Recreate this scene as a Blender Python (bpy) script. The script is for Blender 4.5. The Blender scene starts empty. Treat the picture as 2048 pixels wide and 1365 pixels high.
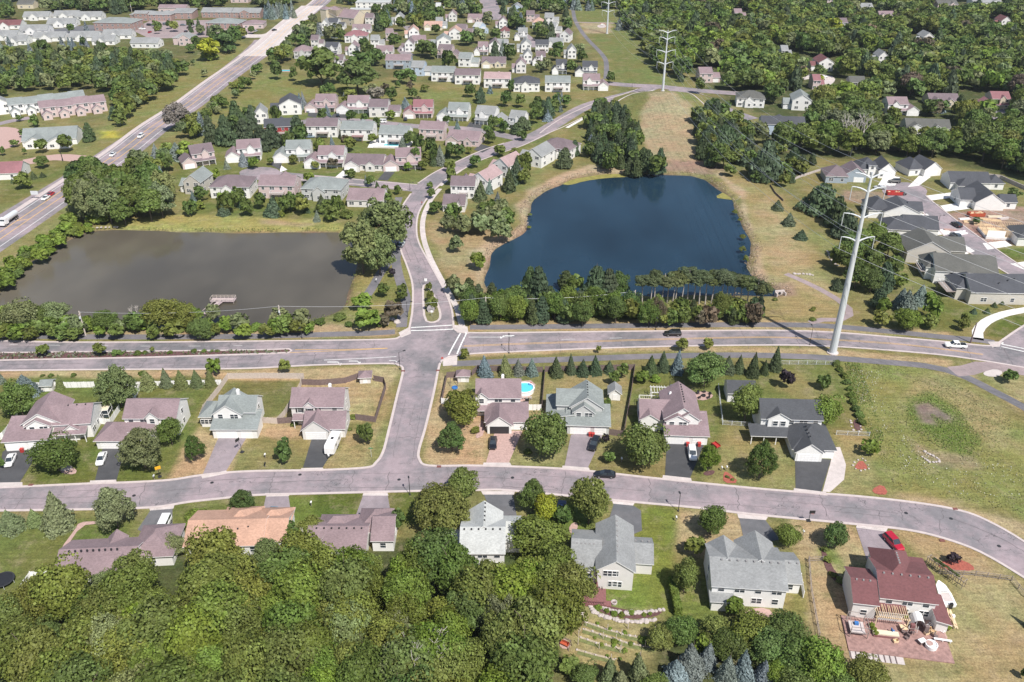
import bpy, bmesh, math, random
import numpy as np
from mathutils import Vector, Matrix
from mathutils.geometry import delaunay_2d_cdt
random.seed(7); RNG = np.random.default_rng(7)
SC = bpy.context.scene
COL = SC.collection
# ------------------------------------------------------------------ camera
CAMH = 122.0; F = 1696.0; PITCH = math.atan((682.5 + 300.0) / F)
cd = bpy.data.cameras.new('camera'); cam = bpy.data.objects.new('camera', cd); COL.objects.link(cam)
cam.location = (0, 0, CAMH); cam.rotation_euler = (math.pi / 2 - PITCH, 0, 0)
cd.sensor_width = 36; cd.lens = 36 * F / 2048; cd.clip_start = 1; cd.clip_end = 20000
SC.camera = cam
# ------------------------------------------------------------------ sky, sun, exposure
SUN_EL = math.radians(54); SUN_D = Vector((.54, -.84, 0)).normalized()
w = bpy.data.worlds.new("World"); SC.world = w; w.use_nodes = True
nt = w.node_tree; bg = nt.nodes['Background']; sk = nt.nodes.new('ShaderNodeTexSky')
sk.sky_type = 'NISHITA'; sk.sun_disc = False; sk.sun_elevation = SUN_EL
sk.sun_rotation = math.atan2(SUN_D.x, SUN_D.y)
nt.links.new(sk.outputs[0], bg.inputs[0]); bg.inputs[1].default_value = 0.095
ld = bpy.data.lights.new('sun', 'SUN'); sun = bpy.data.objects.new('sun', ld); COL.objects.link(sun)
ld.energy = 5.0; ld.angle = math.radians(.53); ld.color = (1, .955, .89)
sv = Vector((SUN_D.x * math.cos(SUN_EL), SUN_D.y * math.cos(SUN_EL), math.sin(SUN_EL)))
sun.rotation_euler = sv.to_track_quat('Z', 'Y').to_euler(); sun.location = (0, 0, 300)
SC.view_settings.view_transform = 'Standard'; SC.view_settings.look = 'None'
SC.view_settings.exposure = 0.36; SC.view_settings.gamma = 1
# ------------------------------------------------------------------ pixel <-> world
CP, SP = math.cos(PITCH), math.sin(PITCH)
def height(x, y):
    # low mown mound in front of the second pylon
    dx = (x - MX) / (30.0 if x < MX else 34.0); dy = (y - MY) / (26.0 if y > MY else 62.0)
    r = dx * dx + dy * dy
    return 5.0 * max(0.0, 1 - r) ** 1.3 if r < 1 else 0.0
MX = MY = 1e9
def ray(px, py):
    u = (px - 1024) / F; v = (682.5 - py) / F
    return u, CP + v * SP, -SP + v * CP
def G(px, py, z=None):
    dx, dy, dz = ray(px, py)
    zz = 0.0 if z is None else z
    for i in range(1 if z is not None else 7):
        t = (zz - CAMH) / dz; x, y = dx * t, dy * t
        if z is None: zz = .5 * zz + .5 * height(x, y)
    return Vector((x, y, zz))
def proj(x, y, z):
    dep = y * CP - (z - CAMH) * SP; up = y * SP + (z - CAMH) * CP
    return 1024 + F * x / dep, 682.5 - F * up / dep, dep
def scale(px, py):                      # pixels per metre across the view at this ground pixel
    p = G(px, py, 0); return F / proj(p.x, p.y, 0)[2]
_m = G(1330, 206, 0); MX, MY = _m.x, _m.y
# ------------------------------------------------------------------ objects
def tag(o, label=None, cat=None, group=None, kind=None):
    if label: o['label'] = label
    if cat: o['category'] = cat
    if group: o['group'] = group
    if kind: o['kind'] = kind
    return o
def empty(name, loc, rz=0, **k):
    o = bpy.data.objects.new(name, None); COL.objects.link(o); o.empty_display_size = .5
    o.location = loc; o.rotation_euler = (0, 0, rz); return tag(o, **k)
def link(name, me, parent=None, loc=None, rz=0, **k):
    o = bpy.data.objects.new(name, me); COL.objects.link(o)
    if parent: o.parent = parent
    if loc is not None: o.location = loc
    if rz: o.rotation_euler = (0, 0, rz)
    return tag(o, **k)
def copy_tree(o, parent=None):
    c = o.copy(); COL.objects.link(c)
    if parent: c.parent = parent
    for ch in o.children: copy_tree(ch, c)
    return c
class MB:
    """collects faces with material slots, then makes one mesh"""
    def __init__(s): s.v = []; s.f = []; s.m = []
    def add(s, vs, fs, m=0):
        n = len(s.v); s.v += [tuple(a) for a in vs]
        for f in fs: s.f.append(tuple(i + n for i in f)); s.m.append(m)
    def box(s, x0, x1, y0, y1, z0, z1, m=0, rz=0, c=(0, 0)):
        vs = [(x, y, z) for z in (z0, z1) for y in (y0, y1) for x in (x0, x1)]
        if rz:
            a, b = math.cos(rz), math.sin(rz)
            vs = [(c[0] + (x - c[0]) * a - (y - c[1]) * b, c[1] + (x - c[0]) * b + (y - c[1]) * a, z) for x, y, z in vs]
        s.add(vs, [(0, 2, 3, 1), (4, 5, 7, 6), (0, 1, 5, 4), (1, 3, 7, 5), (3, 2, 6, 7), (2, 0, 4, 6)], m)
    def beam(s, a, b, wd, h=None, m=0):
        a, b = Vector(a), Vector(b); h = h or wd; d = (b - a).normalized()
        up = Vector((0, 0, 1)) if abs(d.z) < .95 else Vector((0, 1, 0))
        r = d.cross(up).normalized() * wd / 2; u = r.cross(d).normalized() * h / 2
        vs = [p + i * r + j * u for p in (a, b) for i, j in ((-1, -1), (1, -1), (1, 1), (-1, 1))]
        s.add(vs, [(0, 1, 2, 3), (7, 6, 5, 4), (0, 4, 5, 1), (1, 5, 6, 2), (2, 6, 7, 3), (3, 7, 4, 0)], m)
    def tube(s, pts, rad, n=8, m=0, cap=True):
        pts = [Vector(p) for p in pts]; rings = []
        for i, p in enumerate(pts):
            d = (pts[min(i + 1, len(pts) - 1)] - pts[max(i - 1, 0)]).normalized()
            up = Vector((0, 0, 1)) if abs(d.z) < .9 else Vector((1, 0, 0))
            r = d.cross(up).normalized(); u = r.cross(d).normalized()
            R = rad[i] if isinstance(rad, (list, tuple)) else rad
            rings.append([p + r * R * math.cos(t * 2 * math.pi / n) + u * R * math.sin(t * 2 * math.pi / n) for t in range(n)])
        vs = [q for rg in rings for q in rg]; fs = []
        for i in range(len(pts) - 1):
            for t in range(n):
                a, b = i * n + t, i * n + (t + 1) % n; fs.append((a, b, b + n, a + n))
        if cap: fs.append(tuple(range(n))[::-1]); fs.append(tuple(range((len(pts) - 1) * n, len(pts) * n)))
        s.add(vs, fs, m)
    def lathe(s, prof, c=(0, 0, 0), n=16, m=0, sx=1, sy=1):
        vs = []; fs = []
        for r, z in prof:
            for t in range(n):
                a = 2 * math.pi * t / n; vs.append((c[0] + sx * r * math.cos(a), c[1] + sy * r * math.sin(a), c[2] + z))
        for i in range(len(prof) - 1):
            for t in range(n):
                a, b = i * n + t, i * n + (t + 1) % n; fs.append((a, b, b + n, a + n))
        s.add(vs, fs, m)
    def mesh(s, name, mats):
        me = bpy.data.meshes.new(name); me.from_pydata(s.v, [], s.f)
        for m in mats: me.materials.append(m)
        if len(mats) > 1: me.polygons.foreach_set('material_index', s.m)
        me.update(); return me
    def obj(s, name, mats, parent=None, **k):
        if not isinstance(mats, (list, tuple)): mats = [mats]
        return link(name, s.mesh(name, mats), parent, **k)
# ------------------------------------------------------------------ materials
def _mat(name):
    m = bpy.data.materials.new(name); m.use_nodes = True; t = m.node_tree
    return m, t, t.nodes['Principled BSDF']
def _noise(t, sc, det=4, rough=.6, obj=True, vec=None):
    n = t.nodes.new('ShaderNodeTexNoise'); n.inputs['Scale'].default_value = sc
    n.inputs['Detail'].default_value = det; n.inputs['Roughness'].default_value = rough
    if vec is None:
        c = t.nodes.new('ShaderNodeTexCoord'); t.links.new(c.outputs['Object'], n.inputs['Vector'])
    else: t.links.new(vec, n.inputs['Vector'])
    return n
def _ramp(t, src, a, b, lo, hi):
    r = t.nodes.new('ShaderNodeMapRange'); r.inputs[1].default_value = a; r.inputs[2].default_value = b
    r.inputs[3].default_value = lo; r.inputs[4].default_value = hi; t.links.new(src, r.inputs[0]); return r.outputs[0]
def _mul(t, col, fac):                  # colour * scalar
    v = t.nodes.new('ShaderNodeVectorMath'); v.operation = 'SCALE'
    if isinstance(col, tuple): v.inputs[0].default_value = col[:3]
    else: t.links.new(col, v.inputs[0])
    t.links.new(fac, v.inputs['Scale']); return v.outputs[0]
def _mix(t, fac, a, b):
    m = t.nodes.new('ShaderNodeMix'); m.data_type = 'RGBA'
    if isinstance(fac, float): m.inputs[0].default_value = fac
    else: t.links.new(fac, m.inputs[0])
    for k, c in ((6, a), (7, b)):
        if isinstance(c, tuple): m.inputs[k].default_value = (*c[:3], 1)
        else: t.links.new(c, m.inputs[k])
    return m.outputs[2]
def _bump(t, b, src, st, dist=.05):
    n = t.nodes.new('ShaderNodeBump'); n.inputs['Strength'].default_value = st; n.inputs['Distance'].default_value = dist
    t.links.new(src, n.inputs['Height']); t.links.new(n.outputs[0], b.inputs['Normal'])
def simple(name, c, rough=.6, var=.12, sc=1.5, metal=0):
    m, t, b = _mat(name); b.inputs['Roughness'].default_value = rough; b.inputs['Metallic'].default_value = metal
    n = _noise(t, sc); f = _ramp(t, n.outputs[0], .3, .7, 1 - var, 1 + var)
    t.links.new(_mul(t, (*c, 1), f), b.inputs['Base Color']); return m
def pavement(name, c, patch, crack=.55, crscale=.12, seam=True, grey=None):
    """asphalt/concrete: mottling, tar-sealed cracks, patches"""
    m, t, b = _mat(name); b.inputs['Roughness'].default_value = .9
    tc = t.nodes.new('ShaderNodeTexCoord'); P = tc.outputs['Object']
    big = _noise(t, .07, 6, .7, vec=P); mid = _noise(t, .5, 5, .7, vec=P); fine = _noise(t, 6, 3, .7, vec=P)
    col = _mix(t, _ramp(t, big.outputs[0], .42, .6, 0, 1), (*c, 1), (*patch, 1))
    col = _mul(t, col, _ramp(t, mid.outputs[0], .3, .7, .84, 1.14))
    col = _mul(t, col, _ramp(t, fine.outputs[0], .3, .7, .93, 1.07))
    # cracks: distorted voronoi edges, masked
    mp = t.nodes.new('ShaderNodeMapping'); mp.inputs['Scale'].default_value = (.6, 1, 1)
    ad = t.nodes.new('ShaderNodeVectorMath'); ad.operation = 'ADD'
    dn = _noise(t, .35, 3, .6, vec=P); sc_ = t.nodes.new('ShaderNodeVectorMath'); sc_.operation = 'SCALE'
    t.links.new(dn.outputs['Color'], sc_.inputs[0]); sc_.inputs['Scale'].default_value = 5.0
    t.links.new(P, ad.inputs[0]); t.links.new(sc_.outputs[0], ad.inputs[1]); t.links.new(ad.outputs[0], mp.inputs[0])
    vo = t.nodes.new('ShaderNodeTexVoronoi'); vo.feature = 'DISTANCE_TO_EDGE'; vo.inputs['Scale'].default_value = crscale
    t.links.new(mp.outputs[0], vo.inputs['Vector'])
    line = _ramp(t, vo.outputs[0], .002, .010, 1, 0)
    msk = _ramp(t, _noise(t, .09, 3, .5, vec=P).outputs[0], .47, .55, 0, crack * .8)
    mm = t.nodes.new('ShaderNodeMath'); mm.operation = 'MULTIPLY'; t.links.new(line, mm.inputs[0]); t.links.new(msk, mm.inputs[1])
    col = _mix(t, mm.outputs[0], col, (.05, .05, .052, 1))
    t.links.new(col, b.inputs['Base Color']); _bump(t, b, fine.outputs[0], .3, .01); return m
def shingle(name, c):
    m, t, b = _mat(name); b.inputs['Roughness'].default_value = .93
    tc = t.nodes.new('ShaderNodeTexCoord')
    br = t.nodes.new('ShaderNodeTexNoise'); br.inputs['Scale'].default_value = 1.0; br.inputs['Detail'].default_value = 1
    mp = t.nodes.new('ShaderNodeMapping'); mp.inputs['Scale'].default_value = (2.2, 2.2, 6.5)
    t.links.new(tc.outputs['Object'], mp.inputs[0]); t.links.new(mp.outputs[0], br.inputs['Vector'])
    f = _ramp(t, br.outputs[0], .3, .7, .88, 1.12); g = _ramp(t, _noise(t, .35, 4).outputs[0], .3, .7, .90, 1.10)
    h = _ramp(t, _noise(t, 9, 2).outputs[0], .3, .7, .91, 1.09)
    st = _noise(t, .12, 3, .7); wl = _ramp(t, st.outputs[0], .35, .65, .93, 1.06)
    t.links.new(_mul(t, _mul(t, _mul(t, _mul(t, (*c, 1), f), g), h), wl), b.inputs['Base Color']); _bump(t, b, br.outputs[0], .4, .02); return m
def siding(name, c):
    m, t, b = _mat(name); b.inputs['Roughness'].default_value = .55
    tc = t.nodes.new('ShaderNodeTexCoord'); wv = t.nodes.new('ShaderNodeTexWave'); wv.bands_direction = 'Z'
    wv.wave_profile = 'SAW'; wv.inputs['Scale'].default_value = 1.6
    t.links.new(tc.outputs['Object'], wv.inputs['Vector'])
    f = _ramp(t, wv.outputs[0], 0, .25, .82, 1.0); g = _ramp(t, _noise(t, .6, 4).outputs[0], .3, .7, .95, 1.04)
    t.links.new(_mul(t, _mul(t, (*c, 1), f), g), b.inputs['Base Color']); return m
_cache = {}
def cm(fn, name, c, *a):
    k = (fn.__name__, name)
    if k not in _cache: _cache[k] = fn(name, c, *a)
    return _cache[k]
M = {}
M['white'] = simple('white paint', (.78, .77, .76), .5, .04)
M['cream'] = simple('cream paint', (.62, .55, .42), .6, .06)
M['glass'] = simple('window glass', (.035, .045, .055), .12, .3, .7)
M['dark'] = simple('dark metal', (.03, .03, .033), .5)
M['kerb'] = simple('concrete kerb', (.47, .405, .39), .9, .1, .8)
M['concrete'] = pavement('pale concrete', (.52, .46, .44), (.46, .41, .39), .3, .1)
M['newconc'] = pavement('new concrete', (.66, .64, .61), (.6, .58, .56), .15, .1)
M['asphalt'] = pavement('mauve grey asphalt', (.292, .236, .252), (.178, .166, .176), .9, .17)
M['asphalt2'] = pavement('grey main road asphalt', (.275, .230, .243), (.142, .138, .146), .9, .2)
M['trail'] = pavement('dark trail asphalt', (.125, .122, .132), (.17, .155, .165), .7, .25)
M['pinkpath'] = pavement('pinkish path', (.30, .235, .235), (.25, .2, .2), .3, .2)
M['blacktop'] = pavement('black driveway', (.052, .053, .057), (.068, .068, .072), .35, .2)
M['blueblack'] = pavement('grey driveway', (.105, .107, .115), (.14, .135, .142), .4, .2)
M['mauvedrive'] = pavement('mauve driveway', (.27, .225, .24), (.215, .185, .2), .5, .2)
M['mark'] = simple('white road paint', (.68, .68, .66), .7, .18, 2.5)
M['yellow'] = simple('yellow road paint', (.66, .40, .13), .7, .18, 2.5)
M['steel'] = simple('pale galvanised steel', (.60, .62, .64), .45, .05, .3, .15)
M['wood'] = simple('weathered wood', (.26, .22, .2), .85, .25, 3)
M['brownwood'] = simple('dark brown fence wood', (.165, .120, .115), .85, .25, 3)
M['lumber'] = simple('fresh lumber', (.66, .5, .32), .7, .2, 2)
M['mulch'] = simple('dark red mulch', (.105, .052, .05), 1, .3, 2.5)
M['redmulch'] = simple('red mulch', (.30, .085, .06), 1, .3, 2.5)
M['rock'] = simple('pale boulder', (.42, .37, .35), .9, .25, 1.2)
M['deckred'] = simple('red brown deck', (.20, .085, .085), .8, .2, 3)
M['paver'] = simple('pinkish pavers', (.40, .27, .24), .9, .2, 2)
M['palevent'] = simple('weathered vent', (.24, .23, .23), .7)
M['deckpink'] = simple('brownish pink paving', (.29, .175, .155), .9, .3, 1.5)
M['red'] = simple('red plastic', (.42, .04, .035), .4, .1)
M['orange'] = simple('orange steel', (.42, .085, .04), .6, .15)
M['black'] = simple('black plastic', (.02, .02, .022), .45)
M['bluep'] = simple('blue plastic', (.04, .16, .42), .5)
M['brick'] = simple('pink brick', (.36, .22, .19), .9, .2, .8)
M['bark'] = simple('bark', (.11, .085, .065), .95, .3, 4)
M['palebark'] = simple('pale dead wood', (.42, .38, .35), .9, .2, 4)
M['tyre'] = simple('tyre rubber', (.018, .018, .018), .8)
M['rim'] = simple('wheel rim', (.4, .4, .42), .35, .1, 2, .6)
M['lamp'] = simple('headlight', (.7, .72, .75), .15)
M['tail'] = simple('tail light', (.35, .015, .015), .25)
# ------------------------------------------------------------------ the lie of the land
LEFT_POND = [(0,585),(4,570),(25,545),(60,520),(100,497),(150,468),(185,459),(240,457),(330,460),(420,463),(512,463),(620,461),(690,462),(720,478),(722,520),(703,555),(702,580),(696,600),(686,613),(668,624),(620,640),(560,652),(440,655),(300,652),(120,648),(0,640),(-60,625),(-40,600)]
RIGHT_POND = [(972,545),(978,512),(1000,488),(1036,472),(1056,452),(1056,415),(1078,388),(1118,366),(1165,351),(1225,345),(1330,346),(1400,351),(1440,375),(1465,395),(1475,425),(1490,455),(1507,495),(1490,528),(1502,552),(1560,577),(1562,590),(1500,588),(1380,588),(1200,590),(1050,592),(985,588),(968,568)]
def WP(poly, z=0): return np.array([tuple(G(x, y, z))[:2] for x, y in poly])
def sdf(poly, X, Y):
    """signed distance, negative inside"""
    n = len(poly); d = np.full(X.shape, 1e18); ins = np.zeros(X.shape, bool)
    for i in range(n):
        x0, y0 = poly[i]; x1, y1 = poly[(i + 1) % n]; ex, ey = x1 - x0, y1 - y0
        t = np.clip(((X - x0) * ex + (Y - y0) * ey) / (ex * ex + ey * ey + 1e-12), 0, 1)
        d = np.minimum(d, (X - x0 - t * ex) ** 2 + (Y - y0 - t * ey) ** 2)
        c = ((y0 > Y) != (y1 > Y)) & (X < (x1 - x0) * (Y - y0) / (y1 - y0 + 1e-12) + x0); ins ^= c
    d = np.sqrt(d); return np.where(ins, -d, d)
def smooth(poly, it=2):
    for _ in range(it):
        q = []
        for i in range(len(poly)):
            a, b = poly[i], poly[(i + 1) % len(poly)]
            q += [(a[0] * .75 + b[0] * .25, a[1] * .75 + b[1] * .25), (a[0] * .25 + b[0] * .75, a[1] * .25 + b[1] * .75)]
        poly = q
    return poly
LP, RP = smooth(LEFT_POND, 1), smooth(RIGHT_POND, 1)
xs = np.concatenate([[-9000, -4000, -1800, -900, -620], np.arange(-500, -170, 3.0), np.arange(-170, 170, 1.0), np.arange(170, 501, 3.0), [620, 900, 1800, 4000, 9000]])
ys = np.concatenate([[-3000, -800, -100, 20], np.arange(70, 280, .8), np.arange(280, 460, 1.5), np.arange(460, 960, 3.0), [1050, 1300, 2000, 4000, 12000]])
X, Y = np.meshgrid(xs, ys); nx, ny = len(xs), len(ys)
dxm = (X - MX) / np.where(X < MX, 30.0, 34.0); dym = (Y - MY) / np.where(Y > MY, 26.0, 62.0)
Z = 5.0 * np.clip(1 - dxm ** 2 - dym ** 2, 0, 1) ** 1.3
wob = np.zeros_like(X)
for k in range(5):
    a = RNG.uniform(0, 6.28); fr = RNG.uniform(.12, .45); wob += np.sin(X * fr * math.cos(a) + Y * fr * math.sin(a) + RNG.uniform(0, 6))
POND_SD = []
for P_ in (LP, RP):
    wp = WP(P_); bb = (X > wp[:, 0].min() - 12) & (X < wp[:, 0].max() + 12) & (Y > wp[:, 1].min() - 12) & (Y < wp[:, 1].max() + 12)
    d = np.full(X.shape, 99.0); d[bb] = sdf(wp, X[bb], Y[bb]); POND_SD.append(d)
    Z = Z - 1.6 * np.clip((2.2 - d + wob * .22) / 5.0, 0, 1) * (Z < .2)
# colour of the ground itself, zone by zone (albedo)
GREEN = (.102, .124, .036); LUSH = (.075, .104, .022); DRY = (.320, .250, .150); OLIVE = (.155, .152, .062)
TAN = (.33, .265, .185); MEADOW = (.150, .160, .055); DARKG = (.055, .070, .028); SOIL = (.25, .175, .15); BED = (.19, .155, .15)
C = np.zeros(X.shape + (3,)); C[:] = OLIVE
C += (wob * .008)[..., None] * np.array([1, .8, .4])
def zone(col, poly, blur=2.0, amt=1.0):
    wp = WP(poly); x0, y0 = wp.min(0) - 3 * blur; x1, y1 = wp.max(0) + 3 * blur
    bb = (X > x0) & (X < x1) & (Y > y0) & (Y < y1)
    if not bb.any(): return
    d = sdf(wp, X[bb], Y[bb]) + wob[bb] * blur * .25
    m = np.clip(.5 - d / (2 * blur), 0, 1); m = (m * m * (3 - 2 * m) * amt)[:, None]
    C[bb] = C[bb] * (1 - m) + np.array(col) * m
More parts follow.
